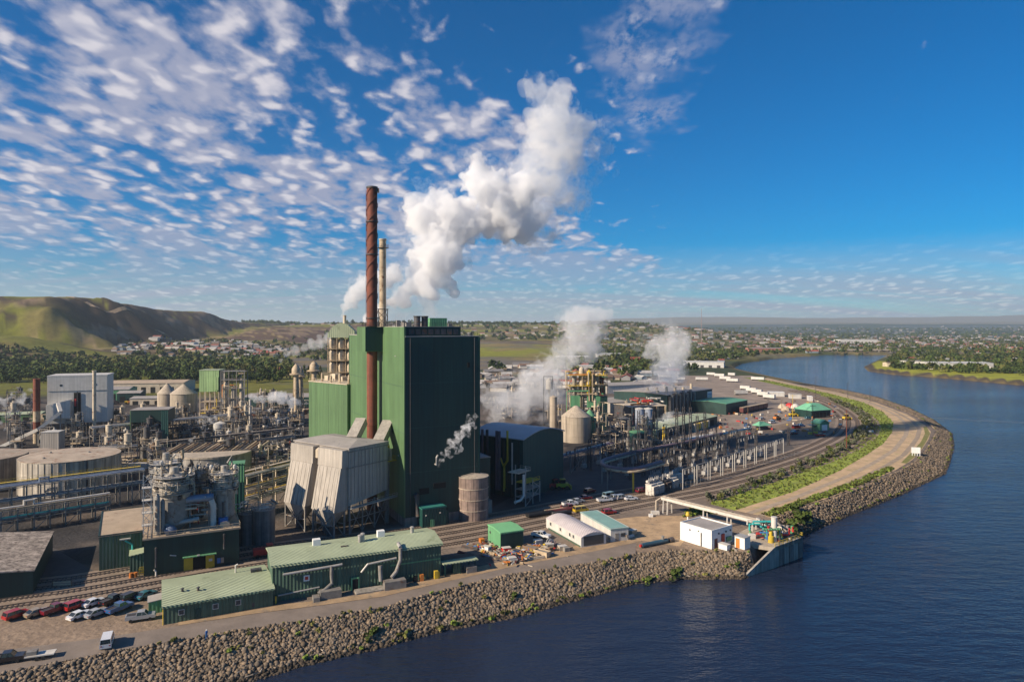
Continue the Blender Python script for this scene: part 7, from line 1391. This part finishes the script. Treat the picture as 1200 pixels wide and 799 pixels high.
for row, off in ((0, 2), (1, 13), (2, 25), (3, 38), (4, 52)):
    for i in range(9):
        p = a0.lerp(a1, (i + (row % 2) * .4) / 9) + dn * off; lab = 'lattice gantry, %s from the left in the %s row of the substation' % (ORD[i], ('front', 'second', 'third', 'fourth', 'rear')[row])
        if row == 0: gantry(lab, p, ga, gm='galvanised'); continue
        if G0 is None: G0 = gantry(lab, p, ga)
        else: clone(G0, p, ga + (1.57 if (i + row) % 3 == 0 else 0), lab)
def breaker(label, p, rot):
    o = thing('circuit_breaker', label, 'circuit breaker', p, rot, 'grey breakers between the substation gantries'); slab(o, 'tank', 'galvanised', -1.2, -.8, .8, 1.2, .8, 2.2); [MB().bar((x, 0, 0), (x, 0, .8), .25).build('leg', 'steel', o) for x in (-1, 1)]
    for x in (-.8, 0, .8): MB().tube([(x, 0, 2.2), (x * 1.5, -.2, 4.2)], [.2, .1], 7).build('bushing', 'insulator', o)
    return o
B0 = None
for row in range(5):
    for i in range(8):
        p = a0.lerp(a1, (i + .45) / 9) + dn * (7 + row * 11); lab = 'grey breaker with bushings, %s from the left in the %s substation bay' % (ORD[i], ('front', 'second', 'third', 'fourth', 'rear')[row])
        if B0 is None: B0 = breaker(lab, p, ga)
        else: clone(B0, p, ga + random.uniform(-.1, .1), lab)
def transformer(label, p, rot, m='steel_white'):
    o = thing('transformer', label, 'transformer', p, rot); slab(o, 'tank', m, -1.8, -1.2, .3, 1.8, 1.2, 4.0); slab(o, 'lid', m, -1.9, -1.3, 4.003, 1.9, 1.3, 4.2)
    for i in range(8): slab(o, 'radiator_fin', m, -1.7 + i * .45, -2.1, .6, -1.55 + i * .45, -1.203, 3.6)
    for x in (-1.1, 0, 1.1): MB().lathe([(.16, 0), (.34, .25), (.16, .45), (.34, .7), (.16, .9), (.3, 1.1), (.14, 1.35), (.24, 1.5), (.08, 2.2)], 8, (x, .2, 4.2)).build('bushing', 'insulator', o)
    MB().tube([(-1.6, .8, 5.0), (1.6, .8, 5.0)], .45, 10).build('conservator', m, o, smooth=True); MB().bar((0, .8, 4.2), (0, .8, 4.6), .2).build('bracket', m, o)
for i, (px, py) in enumerate(((763, 580), (770, 578), (779, 575), (787, 572), (772, 570), (793, 567))): transformer('pale transformer, ' + ('nearest the maroon car', 'second from the maroon car', 'third in the front row', 'fourth in the front row', 'left one in the rear row', 'right one in the rear row') [i], place(px, py), ga, ('steel_white', 'white_siding', 'dark_steel', 'steel_white', 'galvanised', 'white_siding')[i])
PP = None
for i, (px, yb, yt) in enumerate(((748.5, 552, 481), (757, 550, 483), (766, 549, 482), (793, 545, 478), (801, 543, 476), (809, 541, 477), (817, 538, 487), (924, 522, 500), (826, 532, 482))):
    p = at(px, yb); h = 60 - (yt - HY) * p.y / 800; o = thing('steel_mast', ('first', 'second', 'third', 'fourth', 'fifth', 'sixth', 'seventh', 'shorter lone', 'eighth')[i] + ' thin dark mast of the substation, counting from the left' if i != 7 else 'shorter lone dark mast at the right end of the substation', 'mast', V3(p)); mb = MB(); lattice(mb, (0, 0, 0), (0, 0, h), .9, 1.8, .16); mb.build('shaft', 'dark_steel', o, kind='stuff'); MB().bar((-1.6, 0, h * .86), (1.6, 0, h * .86), .16).build('cross_arm', 'dark_steel', o); MB().bar((0, 0, h), (0, 0, h + 2), .08).build('spike', 'dark_steel', o)
# fence along the substation
o = thing('chain_fence', 'wire fence with steel posts along the front of the substation', 'fence', (0, 0, 0)); f0 = at(760, 584) ; f1 = at(935, 534)
for i in range(36): p = f0.lerp(f1, i / 35); MB().bar((p.x, p.y, 0), (p.x, p.y, 2.4), .12).build('post', 'steel', o)
for z in (.4, 1.2, 2.3): MB().bar((f0.x, f0.y, z), (f1.x, f1.y, z), .05).build('wire', 'steel', o)
# wooden poles along the rail bend and wires
PW = {}
for i, (px, yb, yt, m_, lab) in enumerate(((992, 527, 480, 'rust_red', 'orange brown pole at the rail bend beside the grass'), (956, 468, 441, 'dark_steel', 'tall dark pole at the left of the levee'), (993.5, 466, 448, 'dark_steel', 'dark pole in the middle of the levee grass'), (1019.6, 471, 454, 'dark_steel', 'dark pole nearest the river on the levee'),
        (952.5, 510, 474, 'wood', 'brown pole left of the green yard office'), (876.5, 508, 475, 'wood', 'light pole between the substation and the trailer yard'), (929, 491, 462, 'yellow', 'lamp pole with a yellow foot in the far yard'), (916, 480, 468, 'wood', 'short pole beside the waste mounds'), (822, 463, 362, 'red_white', 'very tall thin radio mast far across the plain'), (721.5, 530, 508, 'cream', 'T shaped cream pole beside the purple pipe loop'))):
    if i == 8: p = Vector(((822 - 600) / 800 * 2200, 2200, zat((822 - 600) / 800 * 2200, 2200))); h = 60 - (362 - HY) * 2200 / 800 - p.z; wd = .9
    else: p = at(px, yb); h = 60 - (yt - HY) * p.y / 800; wd = .22
    o = thing('utility_pole' if i != 8 else 'radio_mast', lab, 'pole' if i != 8 else 'mast', tuple(p)); M('red_white', (.35, .25, .25), .7); MB().tube([(0, 0, -.5), (0, 0, h)], [wd, wd * .6], 8).build('pole', m_, o)
    if i != 8: MB().bar((-1.5, 0, h - .8), (1.5, 0, h - .8), .2).build('cross_arm', m_, o); [MB().lathe([(.1, 0), (.16, .15), (.08, .35)], 6, (x, 0, h - .7)).build('insulator', 'insulator', o) for x in (-1.3, 1.3)]
    PW[i] = (p, h)
o = thing('power_line', 'pair of thin overhead wires crossing the river from the orange brown pole', 'wires', (0, 0, 0))
p, h = PW[0]
for k in (-1.2, 1.2):
    e = Vector((420, 330, 14)); s = p + Vector((0, k, h - .8)); pts = []
    for i in range(25): t = i / 24; q = s.lerp(e + Vector((0, k * 4, 0)), t); q.z -= 16 * t * (1 - t); pts.append(q)
    MB().tube(pts, .028, 4).build('wire', 'steel', o)
# ---------------------------------------------------------------- trees, bushes, town
def leaf_mat(name, col):
    m = M(name, col, .9, var=.3, vs=.35, spec=.2); return m
FOL = [leaf_mat('foliage_dark', (.048, .072, .02)), leaf_mat('foliage_green', (.07, .10, .022)), leaf_mat('foliage_olive', (.12, .125, .035)), leaf_mat('foliage_sage', (.13, .135, .085)), leaf_mat('foliage_poplar', (.13, .12, .03))]
M('bark', (.08, .055, .04), .9)
def crown_geo(rx, rz, n, size, seed, lobes=6, z0=0.35):
    r_ = np.random.default_rng(seed); cs = []
    for k in range(lobes): cs.append((r_.normal(0, .36) * rx, r_.normal(0, .36) * rx, rz * (z0 + .75 + r_.uniform(-.5, .75)), r_.uniform(.4, .68)))
    v = []; f = []
    for i in range(n):
        c = cs[i % lobes]; d = r_.normal(0, 1, 3); d /= np.linalg.norm(d); q = r_.random() ** .25 * c[3]
        p = np.array([c[0] + d[0] * q * rx, c[1] + d[1] * q * rx, c[2] + d[2] * q * rz]); nn = d + r_.normal(0, .45, 3); nn /= np.linalg.norm(nn)
        a = np.cross(nn, [0, 0, 1.0]); a /= np.linalg.norm(a) + 1e-6; b = np.cross(nn, a); s = size * r_.uniform(.6, 1.3); o = len(v)
        v += [p + a * s, p + b * s * .9 + nn * s * .25, p - a * s * .8, p - b * s]; f += [(o, o + 1, o + 2), (o, o + 2, o + 3)]
    return np.array(v), np.array(f)
def mesh_np(name, v, f, mat):
    me = bpy.data.meshes.new(name); me.from_pydata(v.tolist(), [], f.tolist()); me.materials.append(mat if not isinstance(mat, str) else MATS[mat]); return me
CG = [crown_geo(4.6, 4.2, 170, 1.05, 1), crown_geo(5.2, 3.8, 190, 1.1, 2, 8), crown_geo(3.8, 4.8, 150, 1.0, 3), crown_geo(1.7, 7.5, 150, .8, 4, 9, .1)]
CROWN = {(i, j): mesh_np('crown', CG[i][0], CG[i][1], FOL[j]) for i in range(4) for j in range(5)}
TRK = MB().tube([(0, 0, -.5), (.1, 0, 2.2), (0, .1, 5)], [.35, .26, .1], 6).tube([(.08, 0, 2.2), (1.2, .4, 4)], [.16, .06], 5).tube([(.08, 0, 2.6), (-1.0, -.5, 4.3)], [.15, .06], 5).mesh('trunk', 'bark')
def tree(p, i, j, s, label, group, name='tree'):
    o = bpy.data.objects.new(name, None); COL.objects.link(o); o.location = p; o.rotation_euler.z = random.uniform(0, 6.28); o.scale = (s, s, s * random.uniform(.85, 1.15)); o['label'] = label; o['category'] = 'tree'; o['group'] = group
    for nm, me in (('crown', CROWN[(i, j)]), ('trunk', TRK)): c = bpy.data.objects.new(nm, me); COL.objects.link(c); c.parent = o
def scatter(px0, px1, y0, y1, n, seed, clear=6):
    r_ = np.random.default_rng(seed); Y = 1 / (r_.random(n) * (1 / y0 - 1 / y1) + 1 / y1); X = (px0 + r_.random(n) * (px1 - px0) - CX) / FOC * Y
    ok = ~inside(polyT, X, Y) & (dist(LW, X, Y) > 24) & (dist(LR, X, Y) > 30); X = X[ok]; Y = Y[ok]; Z = height(X, Y); k = ~((Z > 36) & (X < -550) & (Y < 3000)); return X[k], Y[k], Z[k]
def mass(name, sets, gi, mats, label, smin, smax, seed, crown=None):
    """many far crowns joined into one object"""
    r_ = np.random.default_rng(seed); VV = []; FF = []; MI = []; o = 0
    for X, Y, Z in sets:
        for x, y, z in zip(X, Y, Z):
            v, f = (crown or CG)[r_.integers(0, gi)]; s = r_.uniform(smin, smax); a = r_.random() * 6.28; c, s_ = math.cos(a) * s, math.sin(a) * s
            VV.append(np.stack([v[:, 0] * c - v[:, 1] * s_ + x, v[:, 0] * s_ + v[:, 1] * c + y, v[:, 2] * s * r_.uniform(.8, 1.1) + z], -1)); FF.append(f + o); MI.append(np.full(len(f), r_.integers(0, len(mats)))); o += len(v)
    V = np.concatenate(VV); F = np.concatenate(FF); me = bpy.data.meshes.new(name); me.vertices.add(len(V)); me.vertices.foreach_set('co', V.ravel()); me.loops.add(F.size); me.loops.foreach_set('vertex_index', F.ravel().astype(np.int32))
    me.polygons.add(len(F)); me.polygons.foreach_set('loop_start', np.arange(len(F)) * 3); me.polygons.foreach_set('loop_total', np.full(len(F), 3)); me.polygons.foreach_set('material_index', np.concatenate(MI)); me.update()
    for m in mats: me.materials.append(m)
    ob = bpy.data.objects.new(name, me); COL.objects.link(ob); tag(ob, label, None, kind='stuff'); return ob
SG = [crown_geo(4.6, 4.0, 34, 1.9, 21, 4), crown_geo(4.2, 4.4, 34, 1.9, 22, 4), crown_geo(5.5, 3.4, 40, 1.9, 23, 5)]
# trees one can pick apart
gA = 'trees of the wood behind the mill'; nA = 0
X, Y, Z = scatter(-20, 335, 735, 900, 215, 31)
for k, (x, y, z) in enumerate(zip(X, Y, Z)): tree((x, y, z), k % 3, (0, 0, 1, 0, 1)[k % 5], random.uniform(.8, 1.35), 'dark leafy tree along the near edge of the wood behind the mill', gA)
for k in range(26): xx = -335 + k * 4.4 + random.uniform(-1, 1); tree((xx, 800 + random.uniform(-3, 3), 0), 3, 4 if k % 3 else 1, random.uniform(.85, 1.15), 'narrow upright poplar in the row behind the thin red stack', 'row of poplars behind the thin red stack', 'poplar_tree')
for k, (px, py, s, j, lab) in enumerate(((577, 434, 2.0, 0, 'round dark tree right of the boiler house on the far field'), (585, 434, 1.7, 0, 'second dark tree right of the boiler house'), (732, 443, 1.5, 1, 'green tree among the houses left of the steam cloud'), (740, 441, 1.4, 0, 'dark tree among the houses left of the steam cloud'), (796, 437, 1.5, 0, 'dark tree at the near side of the trailer yard'), (806, 436, 1.5, 0, 'leafy tree left of the far trailers'), (815, 434, 1.4, 1, 'smaller tree behind the far trailers'))):
    p = at(px, py); tree(tuple(p), k % 3, j, s, lab, 'single trees on the plain') 
X, Y, Z = scatter(1108, 1215, 850, 960, 60, 37)
for k, (x, y, z) in enumerate(zip(X, Y, Z)):
    if dist(LR, np.array([x]), np.array([y]))[0] > 75: tree((x, y, z), k % 3, (0, 1)[k % 2], random.uniform(.7, 1.1), 'leafy tree on the grassy far bank peninsula', 'trees on the far bank peninsula')
mass('woodland', [scatter(-20, 340, 900, 1230, 950, 41)], 3, FOL[:3], 'dense dark green wood at the foot of the hills', .9, 1.5, 5, SG)
mass('town_trees', [scatter(700, 1215, 1230, 4200, 2600, 42), scatter(650, 780, 900, 1700, 160, 43), scatter(150, 420, 1250, 2000, 260, 44), scatter(960, 1215, 900, 1300, 420, 45), scatter(330, 480, 1700, 2400, 60, 46)], 3, FOL[:3], 'dark trees scattered through the distant town', .8, 1.5, 6, SG)
mass('skyline_trees', [scatter(260, 760, 3300, 3900, 700, 47), scatter(760, 1215, 4200, 7000, 900, 48), scatter(380, 760, 2300, 3300, 240, 49)], 3, FOL[:2], 'line of dark trees along the far plateau', 1.4, 2.4, 7, SG)
# sage bushes between railway and levee
bl = smooth_line([tuple(at(x, y)[:2]) for x, y in ((831, 586), (868, 575), (905, 562), (944, 546), (974, 532), (1000, 517), (1014, 504), (1013, 490), (1000, 480), (975, 469))], 8)
CB = [mesh_np('bush_crown', *crown_geo(1.6, 1.3, 60, .45, 60 + i, 4, .1), FOL[(3, 3, 2, 1)[i]]) for i in range(4)]
k = 0; cum = 0
for a, b in zip(bl[:-1], bl[1:]):
    n = max(1, int((b - a).length / 1.6)); t = (b - a).normalized(); nn = Vector((-t.y, t.x, 0))
    for i in range(n):
        if k >= 230: break
        q = a.lerp(b, i / n) + nn * random.uniform(-2.6, 2.6); o = bpy.data.objects.new('sage_bush', CB[k % 4]); COL.objects.link(o); o.location = q; o.rotation_euler.z = random.uniform(0, 6); o.scale = [random.uniform(.6, 1.25)] * 3
        tag(o, 'grey-green bush in the hedge between the railway and the grass strip', 'bush', 'sage bushes hedging the railway'); k += 1
TG = [crown_geo(.9, .5, 12, .34, 70 + i, 2, 0) for i in range(3)]
def strip_pts(A, B, n, seed):
    r_ = np.random.default_rng(seed); A = np.array([tuple(at(x, y)[:2]) for x, y in A]); B = np.array([tuple(at(x, y)[:2]) for x, y in B])
    def sm(P, t): s = np.r_[0, np.cumsum(np.hypot(*np.diff(P, axis=0).T))]; s /= s[-1]; return np.stack([np.interp(t, s, P[:, 0]), np.interp(t, s, P[:, 1])], -1)
    t = r_.random(n); w = r_.random(n)[:, None]; p = sm(A, t) * (1 - w) + sm(B, t) * w; return p[:, 0], p[:, 1], np.zeros(n)
mass('levee_herbage', [strip_pts(lev_in[::-1], grn_in[::-1], 3000, 3)], 3, [MATS['bank_grass'], M('foliage_fresh', (.20, .27, .04), .9, var=.3, vs=.1), FOL[2]], 'rough green herbage covering the strip inside the levee', .35, .9, 8, TG)
mass('levee_edge_herbage', [strip_pts([(905, 606), (936, 593), (974, 581), (1013, 566), (1048, 549)], [(893, 603), (936, 588), (974, 575), (1010, 561), (1042, 548)], 900, 4), strip_pts([(800, 606), (835, 600)], [(808, 596), (860, 603)], 260, 6)], 3, [FOL[2], MATS['foliage_fresh']], 'yellow-green tufts along the outer levee edge', .6, 1.3, 9, TG)
for (px, py, s) in ((432, 753, 1.0), (436, 751, .8), (787, 677, 1.3), (793, 675, 1.1), (758, 681, 1.0), (862, 672, .9), (600, 710, .8), (926, 628, 2.0), (934, 622, 2.2), (944, 618, 1.8), (930, 616, 1.6)):
    p = at(px, py, WZ + .5); z = zat(p.x, p.y); o = bpy.data.objects.new('bank_bush', CB[3]); COL.objects.link(o); o.location = (p.x, p.y, z); o.scale = (s, s, s); o.data = CB[3]
    tag(o, ('low green bush growing out of the riprap at the waterline' if px < 900 else 'green bush at the river corner behind the intake'), 'bush', 'bushes rooted in the riprap' if px < 900 else 'bushes behind the river intake')
wd = []
for (A_, B_, n_, sd_) in ((T_left[4:18], W_left[4:13], 150, 81), (T_left[19:31], W_left[14:24], 160, 82)):
    r_ = np.random.default_rng(sd_); A2 = np.array(A_); B2 = np.array(B_); t = r_.random(n_); w = np.where(r_.random(n_) < .5, r_.random(n_) ** 2.5, 1 - .12 * r_.random(n_))[:, None]
    def sm(P, t): s = np.r_[0, np.cumsum(np.hypot(*np.diff(P, axis=0).T))]; s /= s[-1]; return np.stack([np.interp(t, s, P[:, 0]), np.interp(t, s, P[:, 1])], -1)
    q = sm(A2, t) * (1 - w) + sm(B2, t) * w; wd.append((q[:, 0], q[:, 1], height(q[:, 0], q[:, 1]) + .25))
mass('bank_weeds', wd, 3, [FOL[2], MATS['foliage_fresh'], MATS['dry_grass']], 'sparse weeds and yellow grass rooted among the riprap stones', .4, 1.1, 11, TG)
def driftwood():
    mb = MB(); r_ = random.Random(4)
    for i in range(34):
        k = r_.randrange(2, 12); a = Vector((*W_left[k], 0)).lerp(Vector((*W_left[k + 1], 0)), r_.random()); b = Vector((*T_left[k + 2], 0)); q = a.lerp(b, r_.uniform(.02, .2)); an = r_.uniform(0, 3.1); L_ = r_.uniform(1, 3.6); z = zat(q.x, q.y) + .5
        mb.tube([(q.x, q.y, z), (q.x + L_ * .5 * math.cos(an), q.y + L_ * .5 * math.sin(an), z + .15), (q.x + L_ * math.cos(an + .2), q.y + L_ * math.sin(an + .2), z + .05)], [.12, .1, .05], 5)
    tag(mb.build('driftwood', 'silo_concrete'), 'bleached driftwood caught along the foot of the riprap', None, kind='stuff')
driftwood()
# houses
WALLS = ['house_white', 'house_cream', 'house_grey', 'house_tan', 'house_blue']
for n_, c in zip(WALLS, ((.55, .52, .48), (.42, .36, .27), (.27, .26, .26), (.26, .20, .15), (.24, .29, .33))): M(n_, c, .8, var=.15)
for n_, c in (('house_roof_grey', (.20, .19, .19)), ('house_roof_brown', (.17, .11, .08)), ('house_roof_pale', (.42, .40, .38)), ('house_roof_red', (.33, .09, .06))): M(n_, c, .85, var=.2)
RF = ['house_roof_grey', 'house_roof_brown', 'house_roof_pale', 'house_roof_red', 'house_roof_pale']
HW = {}; HR = {}; HWin = MB()
for x in (2, 5.5, 9): HWin.box(x, -.06, 1.1, x + 1.2, -.004, 2.3)
HWm = HWin.mesh('window', 'window_glass')
for i, w in enumerate(WALLS): HW[i] = MB().prism([(0, 0), (8, 0), (8, 3.2), (4, 5.2), (0, 3.2)], 0, 12, 'x').mesh('wall', w)
for i, r_n in enumerate(RF): HR[i] = MB().prism([(-.5, 2.97), (4, 5.22), (8.5, 2.97), (8.5, 3.2), (4, 5.5), (-.5, 3.2)], -.4, 12.4, 'x').mesh('roof', r_n)
def house(p, rot, i, j, s, label, group, sx=1):
    o = bpy.data.objects.new('house', None); COL.objects.link(o); o.location = p; o.rotation_euler.z = rot; o.scale = (s * sx, s, s); o['label'] = label; o['category'] = 'house'; o['group'] = group
    for nm, me in (('wall', HW[i]), ('roof', HR[j])): c = bpy.data.objects.new(nm, me); COL.objects.link(c); c.parent = o
rh = random.Random(9)
cn = ('white', 'cream', 'grey', 'tan', 'pale blue'); rn = ('grey', 'brown', 'pale', 'red', 'pale')
for rng_, n, seed, where, grp in (((560, 790), 110, 51, 'on the near plain beyond the mill', 'houses on the plain beyond the mill'), ((130, 345), 95, 52, 'in the village below the mesa', 'houses of the village below the mesa'), ((800, 1215), 90, 53, 'in the riverside town', 'houses of the riverside town')):
    ya, yb = ((640, 1080), (1180, 1750), (1200, 1900))[(51, 52, 53).index(seed)]; X, Y, Z = scatter(rng_[0], rng_[1], ya, yb, int(n * 1.35), seed)
    cnt = {}
    for x, y, z in sorted(list(zip(X, Y, Z))[:n], key=lambda t: t[0] / t[1]):
        
        if seed == 52 and z > 34: continue
        i = rh.randrange(5); j = rh.randrange(5); kk = (cn[i], rn[j]); cnt[kk] = cnt.get(kk, 0) + 1; house((x, y, z), rh.uniform(-.3, .3) + rh.choice((0, 1.57)), i, j, rh.uniform(.8, 1.3), '%s %s walled house with %s roof %s' % (ORD[cnt[kk] - 1], cn[i], rn[j], where), grp, rh.choice((1, 1, 1, 1.8)))
def house_mass(sets, seed):
    r_ = np.random.default_rng(seed); mb = MB(); mats = WALLS + RF[:4]
    for X, Y, Z in sets:
        for x, y, z in zip(X, Y, Z):
            w = r_.uniform(9, 22); d = r_.uniform(7, 12); h = r_.uniform(3, 5); a = int(r_.integers(0, 5)); mb.box(x, y, z - 2, x + w, y + d, z + h, a); mb.prism([(y - .4, z + h + .01), (y + d / 2, z + h + 2), (y + d + .4, z + h + .01)], x - .3, x + w + .3, 'x', 5 + int(r_.integers(0, 4)))
    o = mb.build('town_houses', mats); tag(o, 'far houses of the town too small to tell apart', None, kind='stuff')
house_mass([scatter(700, 1215, 1900, 5200, 900, 61), scatter(330, 720, 2400, 3300, 260, 62), scatter(150, 330, 1400, 1900, 160, 64), scatter(900, 1215, 5200, 8500, 260, 65)], 3)
for i, (px, py, Y, w, d, h, r_, wl, rf, lab) in enumerate(((1092, 434, 985, 86, 46, 9, -3, 'white_siding', 'white_siding', 'large white warehouse on the far bank peninsula'), (1062, 428, 1080, 30, 20, 7, 0, 'white_siding', 'grey_roof', 'smaller pale shed left of the large white warehouse'), (1040, 434, 1050, 18, 14, 6, 0, 'cream', 'house_roof_brown', 'brown roofed building at the tip of the peninsula'), (1165, 442, 930, 20, 14, 6, 0, 'white_siding', 'grey_roof', 'white building by the right edge of the far bank'),
        (203, 404, 1540, 46, 22, 9, 0, 'white_siding', 'white_siding', 'lone white barn below the mesa scarp'), (800, 430, 1040, 60, 30, 8, -20, 'white_siding', 'white_siding', 'long white flat roofed store beyond the trailers'), (880, 417, 1650, 80, 40, 10, 0, 'house_red', 'grey_roof', 'row of red brown warehouses along the far river front'), (930, 415, 1800, 90, 40, 10, 0, 'cream', 'house_roof_pale', 'pale long building on the far river front'),
        (985, 407, 2400, 130, 50, 13, 0, 'white_siding', 'white_siding', 'long white hall in the far town'), (655, 424, 1250, 60, 30, 7, 5, 'white_siding', 'white_siding', 'white flat store behind the grey steam cloud'), (700, 420, 1350, 50, 26, 8, 5, 'white_siding', 'white_siding', 'bright store right of the grey steam cloud'), (740, 424, 1200, 16, 12, 7, 0, 'red', 'house_roof_red', 'red roofed building between two steam clouds'), (676, 436, 980, 30, 14, 5, 5, 'white_siding', 'white_siding', 'white shed behind the green process tower'), (712, 437, 960, 26, 14, 5, 5, 'white_siding', 'house_roof_red', 'white and red shed behind the green process tower'))):
    M('house_red', (.30, .13, .10), .8); p = atd(px, py, Y); z = zat(p.x, p.y); T = thing('warehouse', lab, 'building', (p.x, p.y, z), R(r_)); gable(T, w, d, h, 1.0, wl, rf)
    for k in range(int(w / 12)): slab(T, 'bay_door', 'dark_steel', 2 + k * 12, -.12, 0, 7 + k * 12, -.004, h * .45)
T = thing('road_bridge', 'low concrete road bridge across the far end of the river', 'bridge', (0, 0, 0)); a = Vector((785, 1712, 0)); b = Vector((980, 1690, 0))
MB().bar((a.x - 20, a.y, 4.5), (b.x + 20, b.y, 4.5), 12, 1.6).build('deck', 'concrete', T)
for k in range(7): q = a.lerp(b, (k + .5) / 7); MB().box(q.x - 1.5, q.y - 5, -9, q.x + 1.5, q.y + 5, 3.6).build('pier', 'concrete', T)
for s in (-5.5, 5.5): MB().bar((a.x - 20, a.y + s, 5.9), (b.x + 20, b.y + s, 5.9), .3, 1.0).build('parapet', 'silo_concrete', T)
# farm track curling below the mesa
tr = [(-1130, 1700), (-1010, 1640), (-960, 1720), (-900, 1830), (-800, 1880), (-640, 1900)]; ln = smooth_line(tr, 8); mb = MB(); a_ = offset(ln, 5); b_ = offset(ln, -5)
for i in range(len(ln) - 1): mb.quadlist([(q.x, q.y, zat(q.x, q.y) + .8) for q in (a_[i], b_[i], b_[i + 1], a_[i + 1])], [(0, 1, 2, 3)])
struct(mb.build('farm_track', 'sand_verge'), 'pale track curving up below the mesa')
haze_and_air()
